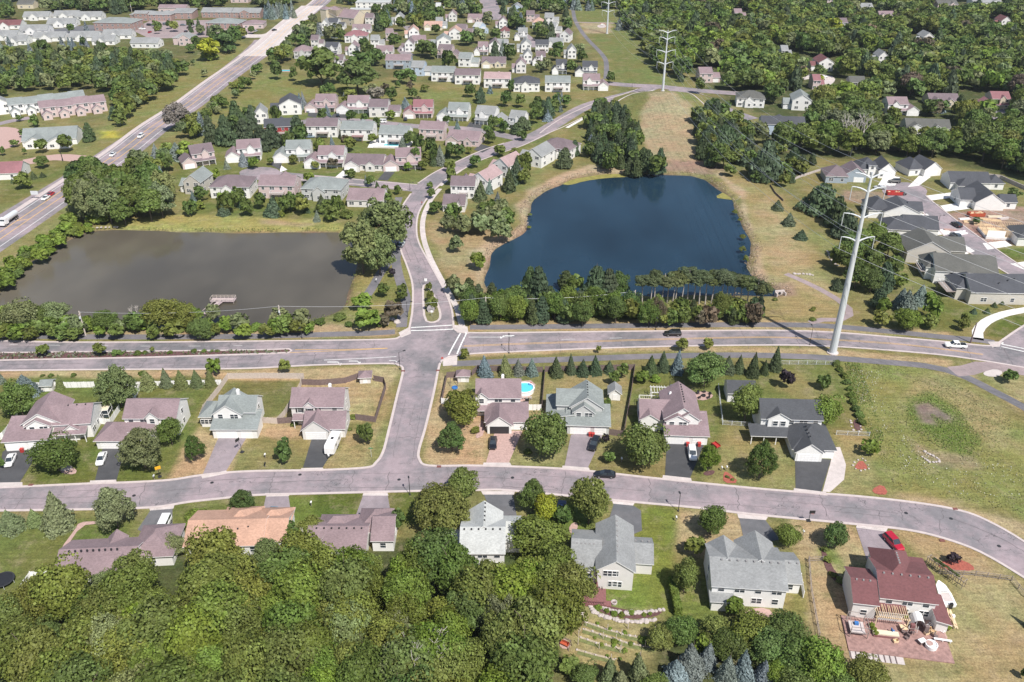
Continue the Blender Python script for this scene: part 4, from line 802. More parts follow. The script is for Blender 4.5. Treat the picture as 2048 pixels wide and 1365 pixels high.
H(1751, 1229, -9, 'white house with maroon roof and cluttered pergola deck, red car on its driveway', 'maroon', 'offwhite',
  [(0, 9.6, 0, 9.5, 4.7, 'gx', 1.8, 'S3'), (-4.8, -.7, -1.4, 7, 4.1, 'gx', 1.6, 'S1'), (.6, 6.8, 2.6, 12.4, 4.9, 'hip', 2.6, 'W1'), (6.6, 9.7, 8, 11.5, 4, 'sS', .9, ''), (9.6, 11.6, -2.5, 4, 2.3, 'sW', .7, ''), (0, 4.2, -1.4, 0, 2.6, 'sN', .5, '')], 'the maroon roofed house', group=G_NEAR, vents=ridge_vents(1, 8.8, 4.2, 6.45, 6) + ridge_vents(-4, -1.6, 2.5, 5.7, 3) + ridge_vents(4.0, 8.8, 6.2, 7.45, 5, 'y'))
# --- farther houses from a few plans, each with its own size, colours and features
def far_house(cx, cy, wpx, typ, roof, wall, rot, label, grp=G_SUB, short=None, dz=None):
    s = scale(cx, cy); W = wpx / s; p = G(cx - wpx / 2, cy, 0); p.z = height(p.x, p.y); dp = dz or min(10.5, .62 * W + 2)
    big = s > 3.6; k = dict(far=True, label=label, group=grp)
    a = .40 * W
    if typ == 'A':   # rear of a two storey house
        B = [(0, W, 0, dp, 5.5, 'gx', 2.6, 'S4E1W1'), (W * .3, W * .7, dp - 1, dp + 4, 4.5, 'gy', 2, '')]; k['deck'] = (W * .35, W * .72, -3, 0, 2.7, 'deckred' if 'red deck' in label else 'wood')
    elif typ == 'B': # garage left front
        B = [(a - 1, W, 2.5, dp + 2, 5.5, 'gx', 2.7, 'S3E1'), (0, a, 0, dp - 1.5, 2.9, 'gy', 2.1, 'W1'), (W * .62, W * .82, 1.9, 5, 5.6, 'gy', 1.5, '')]
        k['gar'] = [(a / 2, 0, a * .72)]; k['porch'] = (a, W - .3, .6, 2.5)
    elif typ == 'C': # garage right front
        B = [(0, W - a + 1, 2.5, dp + 2, 5.5, 'gx', 2.7, 'S3W1'), (W - a, W, 0, dp - 1.5, 2.9, 'gy', 2.1, 'E1'), (W * .15, W * .35, 1.9, 5, 5.6, 'gy', 1.5, '')]
        k['gar'] = [(W - a / 2, 0, a * .72)]; k['porch'] = (.3, W - a, .6, 2.5)
    elif typ == 'D': # hip roofed
        B = [(0, W, 0, dp + 1.5, 4.9, 'hip', 2.9, 'S4E2W1'), (W * .3, W * .6, -1.2, 3, 4.2, 'gy', 1.8, 'S1')]
    elif typ == 'E': # gable to the camera with a side wing
        B = [(W * .3, W, 0, dp + 3, 5.4, 'gy', 2.9, 'S2E2'), (0, W * .3 + .5, 2, dp, 3, 'gx', 2, 'S1W1')]; k['gar'] = [(W * .14, 2, W * .2)]
    elif typ == 'F': # low house with front gable
        B = [(0, W, 2, dp + 3, 2.9, 'gx', 2.9, 'S3E1W1'), (0, a, 0, 5, 2.9, 'gy', 2, ''), (W * .55, W * .8, 1, 5, 2.9, 'gy', 1.5, 'S1')]; k['gar'] = [(a / 2, 0, a * .66)]
    elif typ == 'P': # simple gable end with a lower second roof
        B = [(0, W * .62, 0, dp + 2, 5.4, 'gx', 2.6, 'S2E1'), (W * .6, W, 1, dp, 3, 'gx', 2, 'S1E1')]; k['gar'] = [(W * .8, 1, W * .26)]
    elif typ == 'L': # long ranch
        B = [(0, W, 0, dp + 2, 3, 'gx', 2.6, 'S4E2'), (W * .6, W * .85, -1, dp, 3, 'gy', 1.8, 'S1')]
    HS.append((cx, cy - 14 * s / 4, short or None)) if short else None
    return house('house', p, math.radians(rot), roof, wall, B, **k)
FH = [
 # along the far shore of the brown pond
 (382,388,50,'E','greygreen','pale',-8,'pale grey house with grey green roof, leftmost beyond the brown pond','the leftmost house beyond the brown pond'),
 (462,397,78,'D','dmauve','white',0,'white house with grey mauve hip roof behind two round trees by the brown pond','the hip roofed house by the brown pond'),
 (556,397,72,'A','mauve','pink',-2,'tall pink sided house with mauve roof, its windowed back facing the brown pond','the pink house by the brown pond'),
 (645,400,80,'D','greygreen','grey',-6,'light grey house with sage green roof facing the brown pond','the sage roofed house by the brown pond'),
 (731,414,72,'L','mauve','offwhite',-4,'low house with broad mauve roof beside the big willow','the low house beside the willow'),
 # second row
 (400,340,66,'B','dmauve','pink',28,'pinkish house with grey mauve roof turned towards the highway trees','the pink house near the highway trees'),
 (487,327,68,'B','mauve','white',12,'white house with mauve roof and front garage, left of the white porch house','the white garage house in the second row'),
 (584,327,72,'B','greygreen','white',5,'white house with grey green roof and wide front gable above the cul-de-sac','the white house above the cul-de-sac'),
 (648,338,78,'B','mauve','white',0,'white house with mauve roof and small front garage behind the tan house','the small garage house'),
 (727,344,76,'F','dmauve','offwhite',-4,'low house with three grey mauve gables in the middle of the subdivision','the three gabled low house'),
 (805,344,76,'B','mauve','pink',6,'pink house with mauve roof and long garage left of the lane','the long garage house'),
 # third row
 (560,277,58,'A','slate','red',8,'red sided house with dark slate roof, the only red house','the red house'),
 (645,275,62,'A','dmauve','white',0,'tall white house with grey mauve roof, plain windowed back, right of the red house','the white house right of the red house'),
 (715,281,64,'A','greygreen','white',-4,'white house with grey green roof and red deck at its back','the red decked white house'),
 (789,290,60,'A','greygreen','white',-6,'white house with greenish roof above the big pale swimming pool terrace','the house with the pool terrace'),
 (864,280,50,'A','mauve','pink',-10,'narrow pink house with mauve roof right of the pool terrace','the narrow pink house'),
 (924,292,66,'F','mauve','pink',-14,'low pink house with mauve roof and two gables, black driveway in front','the low pink house by the lane'),
 # fourth row
 (572,232,60,'E','slate','white',10,'white house with slate roof at the left end of the top row','the left end house of the top row'),
 (640,226,60,'B','mauve','pink',0,'pink house with mauve roof and black driveway, second in the top row','the second house of the top row'),
 (705,229,64,'B','mauve','white',0,'white house with mauve roof and left garage, third in the top row','the third house of the top row'),
 (769,235,60,'P','dmauve','offwhite',0,'house with grey mauve roof and twin dormers in the middle of the top row','the twin dormer house'),
 (836,238,58,'B','red','pink',0,'pink house with bright red mauve roof in the top row','the red roofed house of the top row'),
 (905,243,62,'B','greygreen','white',-6,'white house with grey green roof right of the red roofed one','the grey green house of the top row'),
 (978,250,60,'C','grey','white',-14,'white house with grey roof behind a round tree, right in the top row','the grey house at the lane bend'),
 (1024,258,44,'B','grey','white',-18,'small white house with grey roof at the right end of the top row','the right end house of the top row'),
 (518,250,34,'E','grey','white',12,'white gabled house at the far left edge of the subdivision, beside the spruces','the house by the left spruces'),
 # fifth row behind the green strip
 (797,138,50,'A','mauve','greyblue',-2,'grey blue house with mauve roof and red steps, overlooking the green strip','the grey blue house'),
 (843,152,40,'P','grey','blue',-6,'pale blue and white house next to the grey blue one','the pale blue house'),
 (886,163,46,'A','greygreen','white',-6,'white house with grey green roof, second from left above the pine row','the white house above the strip'),
 (935,169,50,'A','dmauve','white',-2,'white house with grey mauve roof and dark balcony above the pine row','the dark balcony house'),
 (994,176,52,'A','pink','white',-4,'white house with pale mauve roof and tall rear wall above the pine row','the pale mauve house above the pines'),
 (1053,184,52,'D','slate','white',0,'white house with dark slate hip roof above the pine row','the slate hip roofed house'),
 (1115,184,50,'A','greygreen','white',-2,'white house with ribbed grey green roof above the pine row','the ribbed roof house'),
 (1191,182,50,'C','mauve','white',-2,'white house with mauve roof at the right end beside the street corner','the corner house by the tall pole field'),
 (937,134,40,'P','greygreen','white',-8,'white house with grey green roof in the second tier above the strip',None),
 (987,137,48,'F','dmauve','cream',-2,'cream house with mauve hip roof and white gables in the upper tier',None),
 (1038,147,28,'E','mauve','offwhite',0,'pale house with small mauve gable left of the slate roofed house',None),
 (1119,150,30,'B','slate','white',0,'white house with slate gable among trees left of the grass corridor',None),
 (1172,154,44,'B','slate','white',-4,'white house with slate roof nearest the dark corridor path',None),
 (848,98,44,'P','mauve','offwhite',8,'house with mauve roof beside the curved far street',None),
 (882,98,40,'E','greygreen','white',4,'white grey green gabled house right of the curved far street',None),
 (895,118,42,'C','dmauve','pink',-10,'pinkish house with grey mauve roof below the salmon roofed one',None),
 (905,80,34,'E','orange','white',0,'white house with salmon roof and pink terrace wall',None),
 (928,73,32,'P','dmauve','pink',-6,'pink house with grey roof right of the salmon roofed house',None),
 (866,62,36,'F','orange','cream',0,'cream house with orange tan roof among the far trees',None),
 (824,78,28,'E','orange','white',6,'white house with orange roof left of the curved far street',None),
 (958,68,24,'P','lgrey','blue',-30,'pale blue house turned sideways in the far trees',None),
 (985,106,32,'E','dmauve','white',0,'white house with grey mauve gable among far pines',None),
 (1010,105,34,'P','grey','white',-6,'white house with grey roof right of the grey mauve gable',None),
 (1010,76,18,'D','maroon','offwhite',0,'small house with maroon roof in the far trees',None),
 (1048,106,28,'E','grey','white',0,'small white grey roofed house beside the white tower house',None),
 (1084,106,26,'A','slate','white',0,'tall narrow white house with slate roof left of the grass corridor',None),
 (1110,96,28,'F','grey','white',-10,'white house with grey roof low beside the grass corridor',None),
 (1125,84,28,'E','dmauve','white',-16,'white house with steep gable nearest the grass corridor',None),
 (1108,68,26,'P','grey','white',-14,'white house with grey roof behind the steep gabled one',None),
 (1078,58,26,'D','orange','white',0,'house with salmon roof left of the grass corridor',None),
 (1103,49,28,'P','grey','white',-6,'white house with grey roof at the upper end of the corridor',None),
 (883,58,22,'P','blue' if 0 else 'grey','blue',0,'bluish house behind the orange tan roofed one',None),
 (950,46,30,'F','mauve','pink',-4,'pink house with mauve roof near the wide far street',None),
 (1030,30,30,'E','grey','blue',0,'grey roofed house right of the wide far street',None),
 (880,27,16,'P','lgrey','cream',0,'tiny pale house in the dense far trees',None),
 (765,120,0,'P','mauve','offwhite',0,'',None),
 (595,113,0,'P','mauve','offwhite',0,'',None),
 (656,113,38,'B','slate','white',-6,'white house with slate roof behind the big dark tree',None),
 (607,118,36,'D','mauve','grey',6,'grey house with mauve roof beside the small blue pool',None),
 (684,138,28,'P','dmauve','white',0,'white gable end between two big round trees',None),
 (703,112,26,'E','mauve','white',0,'white gabled house with mauve roof under the conifers',None),
 (768,113,34,'F','mauve','offwhite',0,'low house with mauve roof above the grey blue house',None),
 (712,86,44,'D','red','white',0,'house with dark red hip roof in the far trees',None),
 (672,60,32,'P','slate','white',-4,'white house with slate roof below the church like hall',None),
 (648,62,20,'E','grey','white',0,'small white grey gabled house below the church like hall',None),
 (722,68,36,'F','mauve','white',0,'white house with mauve roof and small front gable in the far trees',None),
 (783,82,22,'P','mauve','pink',0,'small mauve roofed house beside a large pale tree',None),
 (730,138,0,'P','mauve','offwhite',0,'',None),
 # right of the lane, around the blue pond
 (926,397,48,'A','dmauve','white',-4,'white house with dark mauve roof right of the lane, nearest the street lamp','the dark mauve house by the lane'),
 (908,424,44,'L','dmauve','offwhite',-4,'low mauve roof half hidden in trees beside the lane pavement','the hidden mauve roof by the lane'),
 (955,378,56,'E','pink','white',-30,'white house with pink roof turned to the lane','the pink roofed house by the lane'),
 (999,348,52,'E','pink','white',-34,'white house with pinkish roof and gable overlooking the blue pond','the pinkish gabled house'),
 (1061,328,56,'E','grey','white',-30,'white house with grey roof left of the hip roofed pond house','the grey roofed pond house'),
 (1112,312,66,'D','dmauve','white',-28,'white house with grey mauve hip roof and porch, nearest the blue pond','the hip roofed house near the blue pond'),
]
for cx, cy, wp_, ty, rf, wl, rot, lb, sh_ in FH:
    if wp_: far_house(cx, cy, wp_, ty, rf, wl, rot, lb, G_SUB if cy > 110 else G_FAR, sh_)
FX = [(744,50,26,'P','dmauve','offwhite','small mauve roofed house left of the pale tree in the far gardens'),(795,50,24,'E','grey','white','white gable below the long flat school roof'),(1042,82,26,'B','grey','white','white garage fronted house below the grey house near the wide far street'),(1003,58,24,'E','mauve','white','narrow white mauve gabled house left of the wide far street'),(1066,44,26,'P','dmauve','pink','pink house with lower wing beside the far spruces'),(902,44,22,'E','mauve','offwhite','little mauve gable in the dense trees above the salmon roofs'),(1078,132,26,'B','dmauve','white','white house with grey mauve roof between slate gable and ribbed roof'),(1052,128,24,'E','grey','white','white gable above the dark slate hip roof'),(755,96,26,'P','grey','white','white house with grey roof right of the dark red hip roof'),(815,104,24,'E','dmauve','white','white gable at the lower end of the curved far street'),(962,112,28,'B','mauve','white','white house with mauve roof between the cream and grey mauve ones'),(635,96,24,'P','dmauve','offwhite','half hidden mauve roof beside the highway bridge trees'),(1140,118,24,'E','grey','white','white grey gabled house against the corridor path')]
for cx, cy, wp_, ty, rf, wl, lb in FX: far_house(cx, cy, wp_, ty, rf, wl, 0, lb, G_FAR)
FW = [(1690,60,26,'P','dmauve','white',0,'small mauve roof high in the middle of the forest',None),(1850,90,30,'E','grey','offwhite',0,'grey gable half hidden in the upper forest',None),(1480,40,24,'P','mauve','pink',0,'small mauve roof at the upper left of the forest',None),(1760,130,26,'E','grey','white',0,'white gable in a forest gap above the mauve garage house',None),

 (1419,166,42,'P','mauve','pink',0,'pink house with mauve roof at the street corner left of the dark forest','the corner pink house'),
 (1499,214,54,'D','olive','white',-10,'house with grey hip roof and wide eaves beside the forest street','the grey hip roofed forest house'),
 (1592,220,52,'E','greygreen','white',-10,'white house with grey roof and blue porch in the right forest','the blue porch forest house'),
 (1563,270,84,'A','slate','blue',-6,'long pale blue house with slate roof in the right forest','the long slate roofed forest house'),
 (1644,143,42,'E','maroon','white',0,'white gabled house with maroon roof deep in the forest',None),
 (1712,184,30,'A','olive','pink',0,'tall pinkish house with dark roof and terrace deep in the forest',None),
 (1806,232,60,'C','mauve','white',-2,'white house with mauve roof and double garage in the right forest','the mauve garage house in the forest'),
 (1889,215,58,'F','dmauve','tan',-4,'tan house with grey mauve roof beside the blue spruce','the tan forest house'),
 (1992,220,52,'B','red','tan',-4,'tan house with red brown roof at the right of the forest','the red brown forest house'),
 (1855,268,84,'F','olive','white',-8,'low white house with olive grey roof below the tan forest house','the low olive roofed house'),
 (2005,56,26,'E','maroon','white',0,'white gable with red roof at the far right of the forest',None),
 (1775,40,30,'F','mauve','cream',0,'cream house with mauve roof high in the forest',None),
 (1733,22,24,'L','grey','white',0,'low grey roofed house at the top of the forest',None),
 (1975,12,60,'L','grey','white',0,'long grey roof at the top right of the forest',None),
 (1895,16,40,'L','olive','pink',0,'flat brownish roof between trees at the top right',None),
 (1665,12,24,'P','mauve','pink',0,'small mauve house at the top edge of the forest',None),
 (1636,180,24,'P','red','pink',0,'small pink roof below the maroon roofed forest house',None),
 (1572,118,22,'P','grey','white',0,'small grey roof showing left of the maroon roofed house',None),
]
for cx, cy, wp_, ty, rf, wl, rot, lb, sh_ in FW: far_house(cx, cy, wp_, ty, rf, wl, rot, lb, 'houses in the forest on the right', sh_)
# --- new houses on the right
def Hc(px, py, rot, lb, rf, wl, B, sh_, **k): return H(px, py, rot, lb, rf, wl, B, sh_, far=True, group=G_CUL, **k)
Hc(1650, 366, -6, 'house with grey green and mauve roofs left of the cul-de-sac', 'dmauve', 'greyblue', [(0, 9, 0, 10, 3.2, 'hip', 3, 'S2'), (8, 17, 2, 12, 3.2, 'gy', 3, 'S1E1')], 'the mauve house left of the cul-de-sac', gar=[(14, 2, 4)])
Hc(1717, 356, -4, 'white house with dark slate roof and attic dormer at the head of the cul-de-sac', 'slate', 'white', [(0, 9, 2, 12, 3.4, 'hip', 3.4, 'S1'), (8, 15, 0, 11, 3.4, 'gy', 3.2, 'S2'), (4, 7, 1.5, 5, 5, 'sN', .6, 'S1')], 'the dormer house', gar=[(12, 0, 4)])
Hc(1822, 356, 12, 'white house with slate roof and double garage right of the cul-de-sac head', 'slate', 'white', [(0, 7, 2, 12, 3.2, 'hip', 3.2, 'S1'), (6, 14, 0, 11, 3.2, 'gy', 3.0, '')], 'the slate garage house', gar=[(10, 0, 4.8)])
Hc(1905, 386, -4, 'dark slate roofed house behind the one with the big white gable', 'slate', 'white', [(0, 16, 4, 14, 3.2, 'gx', 3, 'S2'), (2, 9, 0, 6, 3.2, 'hip', 2.2, 'S1'), (16, 22, 5, 12, 3, 'hip', 2.2, 'S1')], 'the rear slate house')
Hc(1929, 420, -4, 'white house with large white gable wall and black roof beside the building site', 'slate', 'white', [(3.5, 14.5, 0, 15, 3.2, 'gy', 3.6, 'E1'), (-1, 5, 3, 13, 3.2, 'gx', 3, 'W1'), (14, 20, 2, 8, 3, 'gx', 2, 'S1')], 'the big white gable house', gar=[])
Hc(1738, 440, -6, 'black roofed house with pale gable behind the tall white pole', 'slate', 'white', [(0, 8, 2, 13, 3.4, 'hip', 3.2, 'W2'), (5, 18, 0, 10, 3.4, 'gy', 3, ''), (15, 20, 3, 10, 3.2, 'gx', 2.4, '')], 'the black roofed house behind the pole')
Hc(1768, 478, -8, 'black hip roofed house with white wall, second from the tall pole', 'slate', 'white', [(0, 10, 1, 11, 3.6, 'hip', 3.2, 'S2W1'), (7, 19, 3, 13, 3.4, 'gx', 3.2, 'S1')], 'the black hip roofed house')
Hc(1810, 525, -8, 'house with olive grey roof and broad tan gable in the new row', 'olive', 'pale', [(0, 14, 0, 13, 4.2, 'gy', 3.8, 'W2'), (10, 20, 4, 14, 3.6, 'gx', 3, 'E1')], 'the tan gabled house')
Hc(1852, 566, -8, 'white house with charcoal roof and corner deck in the new row', 'olive', 'white', [(2, 21, 0, 12, 4.6, 'gx', 3.6, 'S2'), (0, 7, 3, 12, 4.6, 'hip', 3, 'W3')], 'the corner deck house', deck=(-1.5, 2, 3, 9.5, 2.7, 'wood'))
Hc(1916, 608, -2, 'long grey sided house with black roof, nearest of the new row', 'slate', 'pale', [(3, 20.5, 0, 12, 4.2, 'gx', 3.4, 'S2E1'), (0, 8, 3, 12, 4.2, 'hip', 3, 'W3')], 'the nearest new house', deck=(-3, 0, 3, 10, 2.7, 'wood'), vents=[(12, 2.5, 6.2), (15, 3.5, 6.7), (17, 4, 7)])
Hc(2032, 492, -6, 'corner of a grey roofed house at the right edge of the picture', 'dgrey', 'white', [(0, 16, 0, 11, 3.2, 'hip', 3, 'S2')], 'the edge house')
# --- left side townhouses and halls
def Hb(px, py, rot, lb, rf, wl, B, sh_=None, nm='building', cat='building', **k): return H(px, py, rot, lb, rf, wl, B, sh_, far=True, name=nm, cat=cat, group='large buildings on the left', **k)
def row(n, w, d): return [(i * w, i * w + w - .05, -((i % 2) * .8), d, 5.6 - .25 * (i % 2), 'gx', 2.4, 'S2') for i in range(n)] + [(i * w + .5, i * w + w * .6, -4.5, 1, 2.8, 'gy', 1.6, 'S1') for i in range(n)]
Hb(22, 232, 30, 'white row of townhouses with grey green roofs at the left edge', 'greygreen', 'white', row(5, 7.5, 10), 'the grey townhouses', 'townhouse_row', 'townhouses')
Hb(85, 238, 30, 'pinkish row of townhouses with mauve roofs', 'mauve', 'pink', row(4, 8, 10), 'the mauve townhouses', 'townhouse_row', 'townhouses')
Hb(-12, 232, 30, 'white gabled end house of the grey townhouse row', 'grey', 'white', [(0, 9, 0, 9, 5.5, 'gy', 2.8, 'S2E1')], None, 'townhouse', 'townhouses')
Hb(42, 300, 12, 'low building with broad grey green roof below the mauve townhouses', 'greygreen', 'white', [(0, 24, 4, 18, 3, 'gx', 4, 'S4'), (2, 11, 0, 9, 3, 'gy', 2.4, 'S2'), (12, 22, -2, 10, 3, 'gy', 2.4, 'S2')], 'the grey green townhouse', 'townhouse', 'townhouses')
Hb(-30, 362, 8, 'mauve roofed townhouse cut by the left edge', 'red', 'white', [(0, 15, 0, 11, 3, 'gx', 3.2, 'S2E1')], 'the edge townhouse', 'townhouse', 'townhouses')
far_grey = [(12,60,52,'low white house with grey roof, leftmost of the back retirement row'),(70,42,50,'long grey roofed house in the back retirement row'),(130,40,48,'grey roofed house, middle of the back retirement row'),(175,42,50,'grey roofed house, right end of the back retirement row'),
 (0,82,60,'grey roofed white house at the left edge of the front retirement row'),(65,70,55,'white gabled house with grey roof left of the small turning road'),(120,56,54,'white gabled house with grey roof behind the small turning road'),(95,85,62,'grey roofed house low in the front retirement row'),(165,84,56,'grey roofed house with pale gable in the front retirement row'),(205,92,44,'right hand grey hip roof in the front retirement row'),(232,80,56,'white gabled house below the brick office'),(30,92,40,'small grey roof half hidden in trees on the left')]
for cx, cy, wp_, lb in far_grey:
    s_ = scale(cx, cy); W = wp_ / s_; Hb(cx - wp_ / 2, cy, 4, lb, 'grey' if cx != 12 else 'maroon', 'white', [(0, W, 2, 14, 3, 'gx', 3, 'S3E1'), (W * .3, W * .62, -1, 8, 3, 'gy', 2.6, 'S1')], None, 'house', 'house')
Hb(262, 96, -4, 'long white house with grey roof above the thick grove', 'grey', 'white', [(0, 20, 0, 10, 3.5, 'gx', 2.8, 'S4E2')], 'the long white house', 'house', 'house')
Hb(345, 92, 0, 'pink two storey house with grey roof below the parking lot', 'grey', 'pink', [(0, 14, 3, 14, 5, 'hip', 2.6, ''), (5, 13, 0, 12, 5, 'gy', 2.6, 'S2')], 'the pink house by the parking lot', 'house', 'house')
Hb(190, 62, -6, 'brick office building with two window bands and grey roof', 'greygreen', 'brick', [(0, 31, 0, 18, 6.2, 'hip', 2.6, 'S7E3')], 'the brick office', 'office_building', 'office')
Hb(262, 42, -2, 'brick shopping centre with white arched front', 'grey', 'brick', [(0, 22, 0, 14, 5, 'hip', 2, 'S6'), (4, 15, -1.5, 3, 6, 'sN', 1.5, 'S3'), (22, 34, 0, 14, 5, 'hip', 2, 'S3')], 'the shopping centre', 'shop_building', 'shops')
Hb(345, 39, -2, 'brick shop with plain red wall right of the shopping centre', 'grey', 'brick', [(0, 17, 0, 14, 5, 'sN', 1.6, 'S3')], None, 'shop_building', 'shops')
Hb(404, 36, -3, 'long brick shop building with grey roof behind the car park', 'grey', 'brick', [(0, 26, 0, 13, 4.6, 'gx', 2.6, 'S6'), (26, 50, 0, 13, 4.6, 'gx', 2.6, 'S6'), (33, 42, -2, 8, 4.6, 'gy', 2.2, 'S2')], 'the long brick shops', 'shop_building', 'shops')
Hb(413, 58, -6, 'low brick building with sunken grey roof beside the car park', 'greygreen', 'brick', [(0, 27, 0, 16, 4.5, 'hip', 2.4, 'S6E3')], None, 'office_building', 'office')
Hb(486, 58, 4, 'flat roofed pale building beside the highway ramp', 'mauve', 'pink', [(0, 16, 0, 14, 3.5, 'hip', 2, 'S3')], None, 'shop_building', 'shops')
Hb(318, 26, 0, 'low pinkish building under the blue spruces', 'mauve', 'pink', [(0, 24, 0, 10, 4, 'gx', 2, 'S4')], None, 'shop_building', 'shops')
Hb(648, 47, -30, 'tan church like hall with steep mauve roof and tall pale side wall', 'mauve', 'tan', [(0, 14, 0, 16, 11, 'sE', -5, ''), (14, 30, 2, 18, 6, 'gx', 5, 'S2'), (0, 6, -3, 4, 11.5, 'hip', 1.5, '')], 'the church like hall', 'church_hall', 'church')
Hb(712, 18, 0, 'long flat grey roof at the top edge behind big trees', 'lgrey', 'white', [(0, 30, 0, 14, 5, 'flat', 0, 'S6')], None, 'school_building', 'school')
Hb(700, 30, 0, 'low white roofed building in front of the long flat roof', 'lgrey', 'cream', [(0, 18, 0, 9, 4, 'flat', 0, 'S3')], None, 'school_building', 'school')
Hb(462, 6, 0, 'red roofed building in the trees at the top left', 'red', 'pink', [(0, 16, 0, 10, 4, 'gx', 3, 'S3')], None, 'house', 'house')
Hb(36, 18, 0, 'pale cream house among far trees at the top left', 'olive', 'cream', [(0, 14, 0, 10, 4, 'gx', 2.6, 'S2')], None, 'house', 'house')
# small sheds and the detached garage
def shed(px, py, rot, w, d, h, rise, roof, wall, lb, rt='gy'): return H(px, py, rot, lb, roof, wall, [(0, w, 0, d, h, rt, rise, '')], None, name='shed', cat='shed', door=(w / 2, 0) if 0 else None, extra=lambda o: MB_box('door', (w * .3, w * .7, -.05, .02, .1, min(h - .2, 1.9)), 'white', o))
shed(1218, 801, -4, 2.8, 3.4, 2.3, 1.1, 'grey', 'white', 'small white garden shed with grey gable roof beside the long brown fence')
shed(720, 768, 5, 2.8, 2.8, 2.2, .9, 'mauve', 'offwhite', 'small shed with mauve hip roof inside the curved brown fence', 'hip')
shed(84, 784, 4, 2.8, 2.6, 2.1, .7, 'greygreen', 'offwhite', 'low grey roofed shed behind the white fence at the left', 'gx')
shed(915, 765, 0, 3.0, 2.4, 2.3, .9, 'mauve', 'offwhite', 'playhouse shed with mauve roof in the corner garden', 'hip')
H(1454, 804, -3, 'detached white garage with dark grey roof beside a broad green tree', 'dgrey', 'white', [(0, 6.8, 0, 5.6, 3, 'gx', 1.8, 'S1')], 'the detached garage', name='detached_garage', cat='garage')
# ------------------------------------------------------------------ trees and shrubs
TINT = {'dark green': (.104, .152, .040), 'mid green': (.120, .165, .040), 'olive green': (.165, .190, .043), 'bright green': (.165, .225, .038),
        'yellow green': (.30, .33, .035), 'grey green': (.190, .220, .098), 'blue grey': (.21, .25, .235), 'deep green': (.092, .125, .062),
        'purple': (.040, .026, .034), 'brownish': (.140, .110, .070), 'pale grey': (.26, .25, .20), 'redpine': (.120, .145, .062)}
m, t, b = _mat('foliage'); b.inputs['Roughness'].default_value = .6; b.inputs['Specular IOR Level'].default_value = .25
def foliage_mat(name, attr):
    m, t, b = _mat(name); b.inputs['Roughness'].default_value = .62; b.inputs['Specular IOR Level'].default_value = .3
    if attr: a = t.nodes.new('ShaderNodeVertexColor'); a.layer_name = 'tint'; col = a.outputs[0]
    else: a = t.nodes.new('ShaderNodeObjectInfo'); col = a.outputs['Color']
    g = t.nodes.new('ShaderNodeNewGeometry')
    f = _ramp(t, g.outputs['Random Per Island'], 0, 1, .68, 1.34)
    tc = t.nodes.new('ShaderNodeTexCoord'); n = _noise(t, .28, 3, .6, vec=g.outputs['Position'])
    c = _mul(t, _mul(t, col, f), _ramp(t, n.outputs[0], .3, .7, .82, 1.2))
    hs = t.nodes.new('ShaderNodeHueSaturation'); t.links.new(c, hs.inputs['Color'])
    t.links.new(_ramp(t, n.outputs[0], .3, .7, .488, .508), hs.inputs['Hue'])
    t.links.new(hs.outputs[0], b.inputs['Base Color'])
    tr = t.nodes.new('ShaderNodeBsdfTranslucent'); t.links.new(hs.outputs[0], tr.inputs[0]); mx = t.nodes.new('ShaderNodeMixShader'); mx.inputs[0].default_value = .30
    t.links.new(b.outputs[0], mx.inputs[1]); t.links.new(tr.outputs[0], mx.inputs[2]); t.links.new(mx.outputs[0], t.nodes['Material Output'].inputs[0]); return m
LEAF = foliage_mat('leaves', False); LEAFA = foliage_mat('far leaves', True)
def unit(a): return a / (np.linalg.norm(a, axis=1, keepdims=True) + 1e-9)
def sph(n, rng):
    return unit(rng.normal(size=(n, 3)))
def cards(P, N, size, asp, rng, jit=.55, T=None):
    """quads centred on P facing N"""
    n = len(P); N = unit(N + rng.normal(size=(n, 3)) * jit)
    R = rng.normal(size=(n, 3)) if T is None else T + rng.normal(size=(n, 3)) * .25
    U = unit(np.cross(N, R)); V = np.cross(N, U); sz = (size * rng.uniform(.6, 1.4, n))[:, None] / 2
    V = V * sz * asp; U = U * sz
    return np.stack([P - U - V * .6, P + U * .8 - V, P + U + V * .7, P - U * .7 + V], 1)      # n,4,3
def tomesh(name, Q, mats, trunk=None):
    v = Q.reshape(-1, 3); nf = len(Q); vs = v; loops = np.arange(nf * 4); ls = np.arange(nf) * 4; lt = np.full(nf, 4); mi = np.zeros(nf, int)
    if trunk:
        k = len(vs); vs = np.vstack([vs, np.array(trunk.v)]); tf = [[i + k for i in f] for f in trunk.f]
        for f in tf: ls = np.append(ls, len(loops)); loops = np.append(loops, f); lt = np.append(lt, len(f)); mi = np.append(mi, 1)
    me = bpy.data.meshes.new(name); me.vertices.add(len(vs)); me.vertices.foreach_set('co', vs.reshape(-1).astype(np.float32))
    me.loops.add(len(loops)); me.loops.foreach_set('vertex_index', loops.astype(np.int32))
    me.polygons.add(len(ls)); me.polygons.foreach_set('loop_start', ls.astype(np.int32))
    for q in mats: me.materials.append(q)
    me.polygons.foreach_set('material_index', mi.astype(np.int32))
    me.update(calc_edges=True); return me
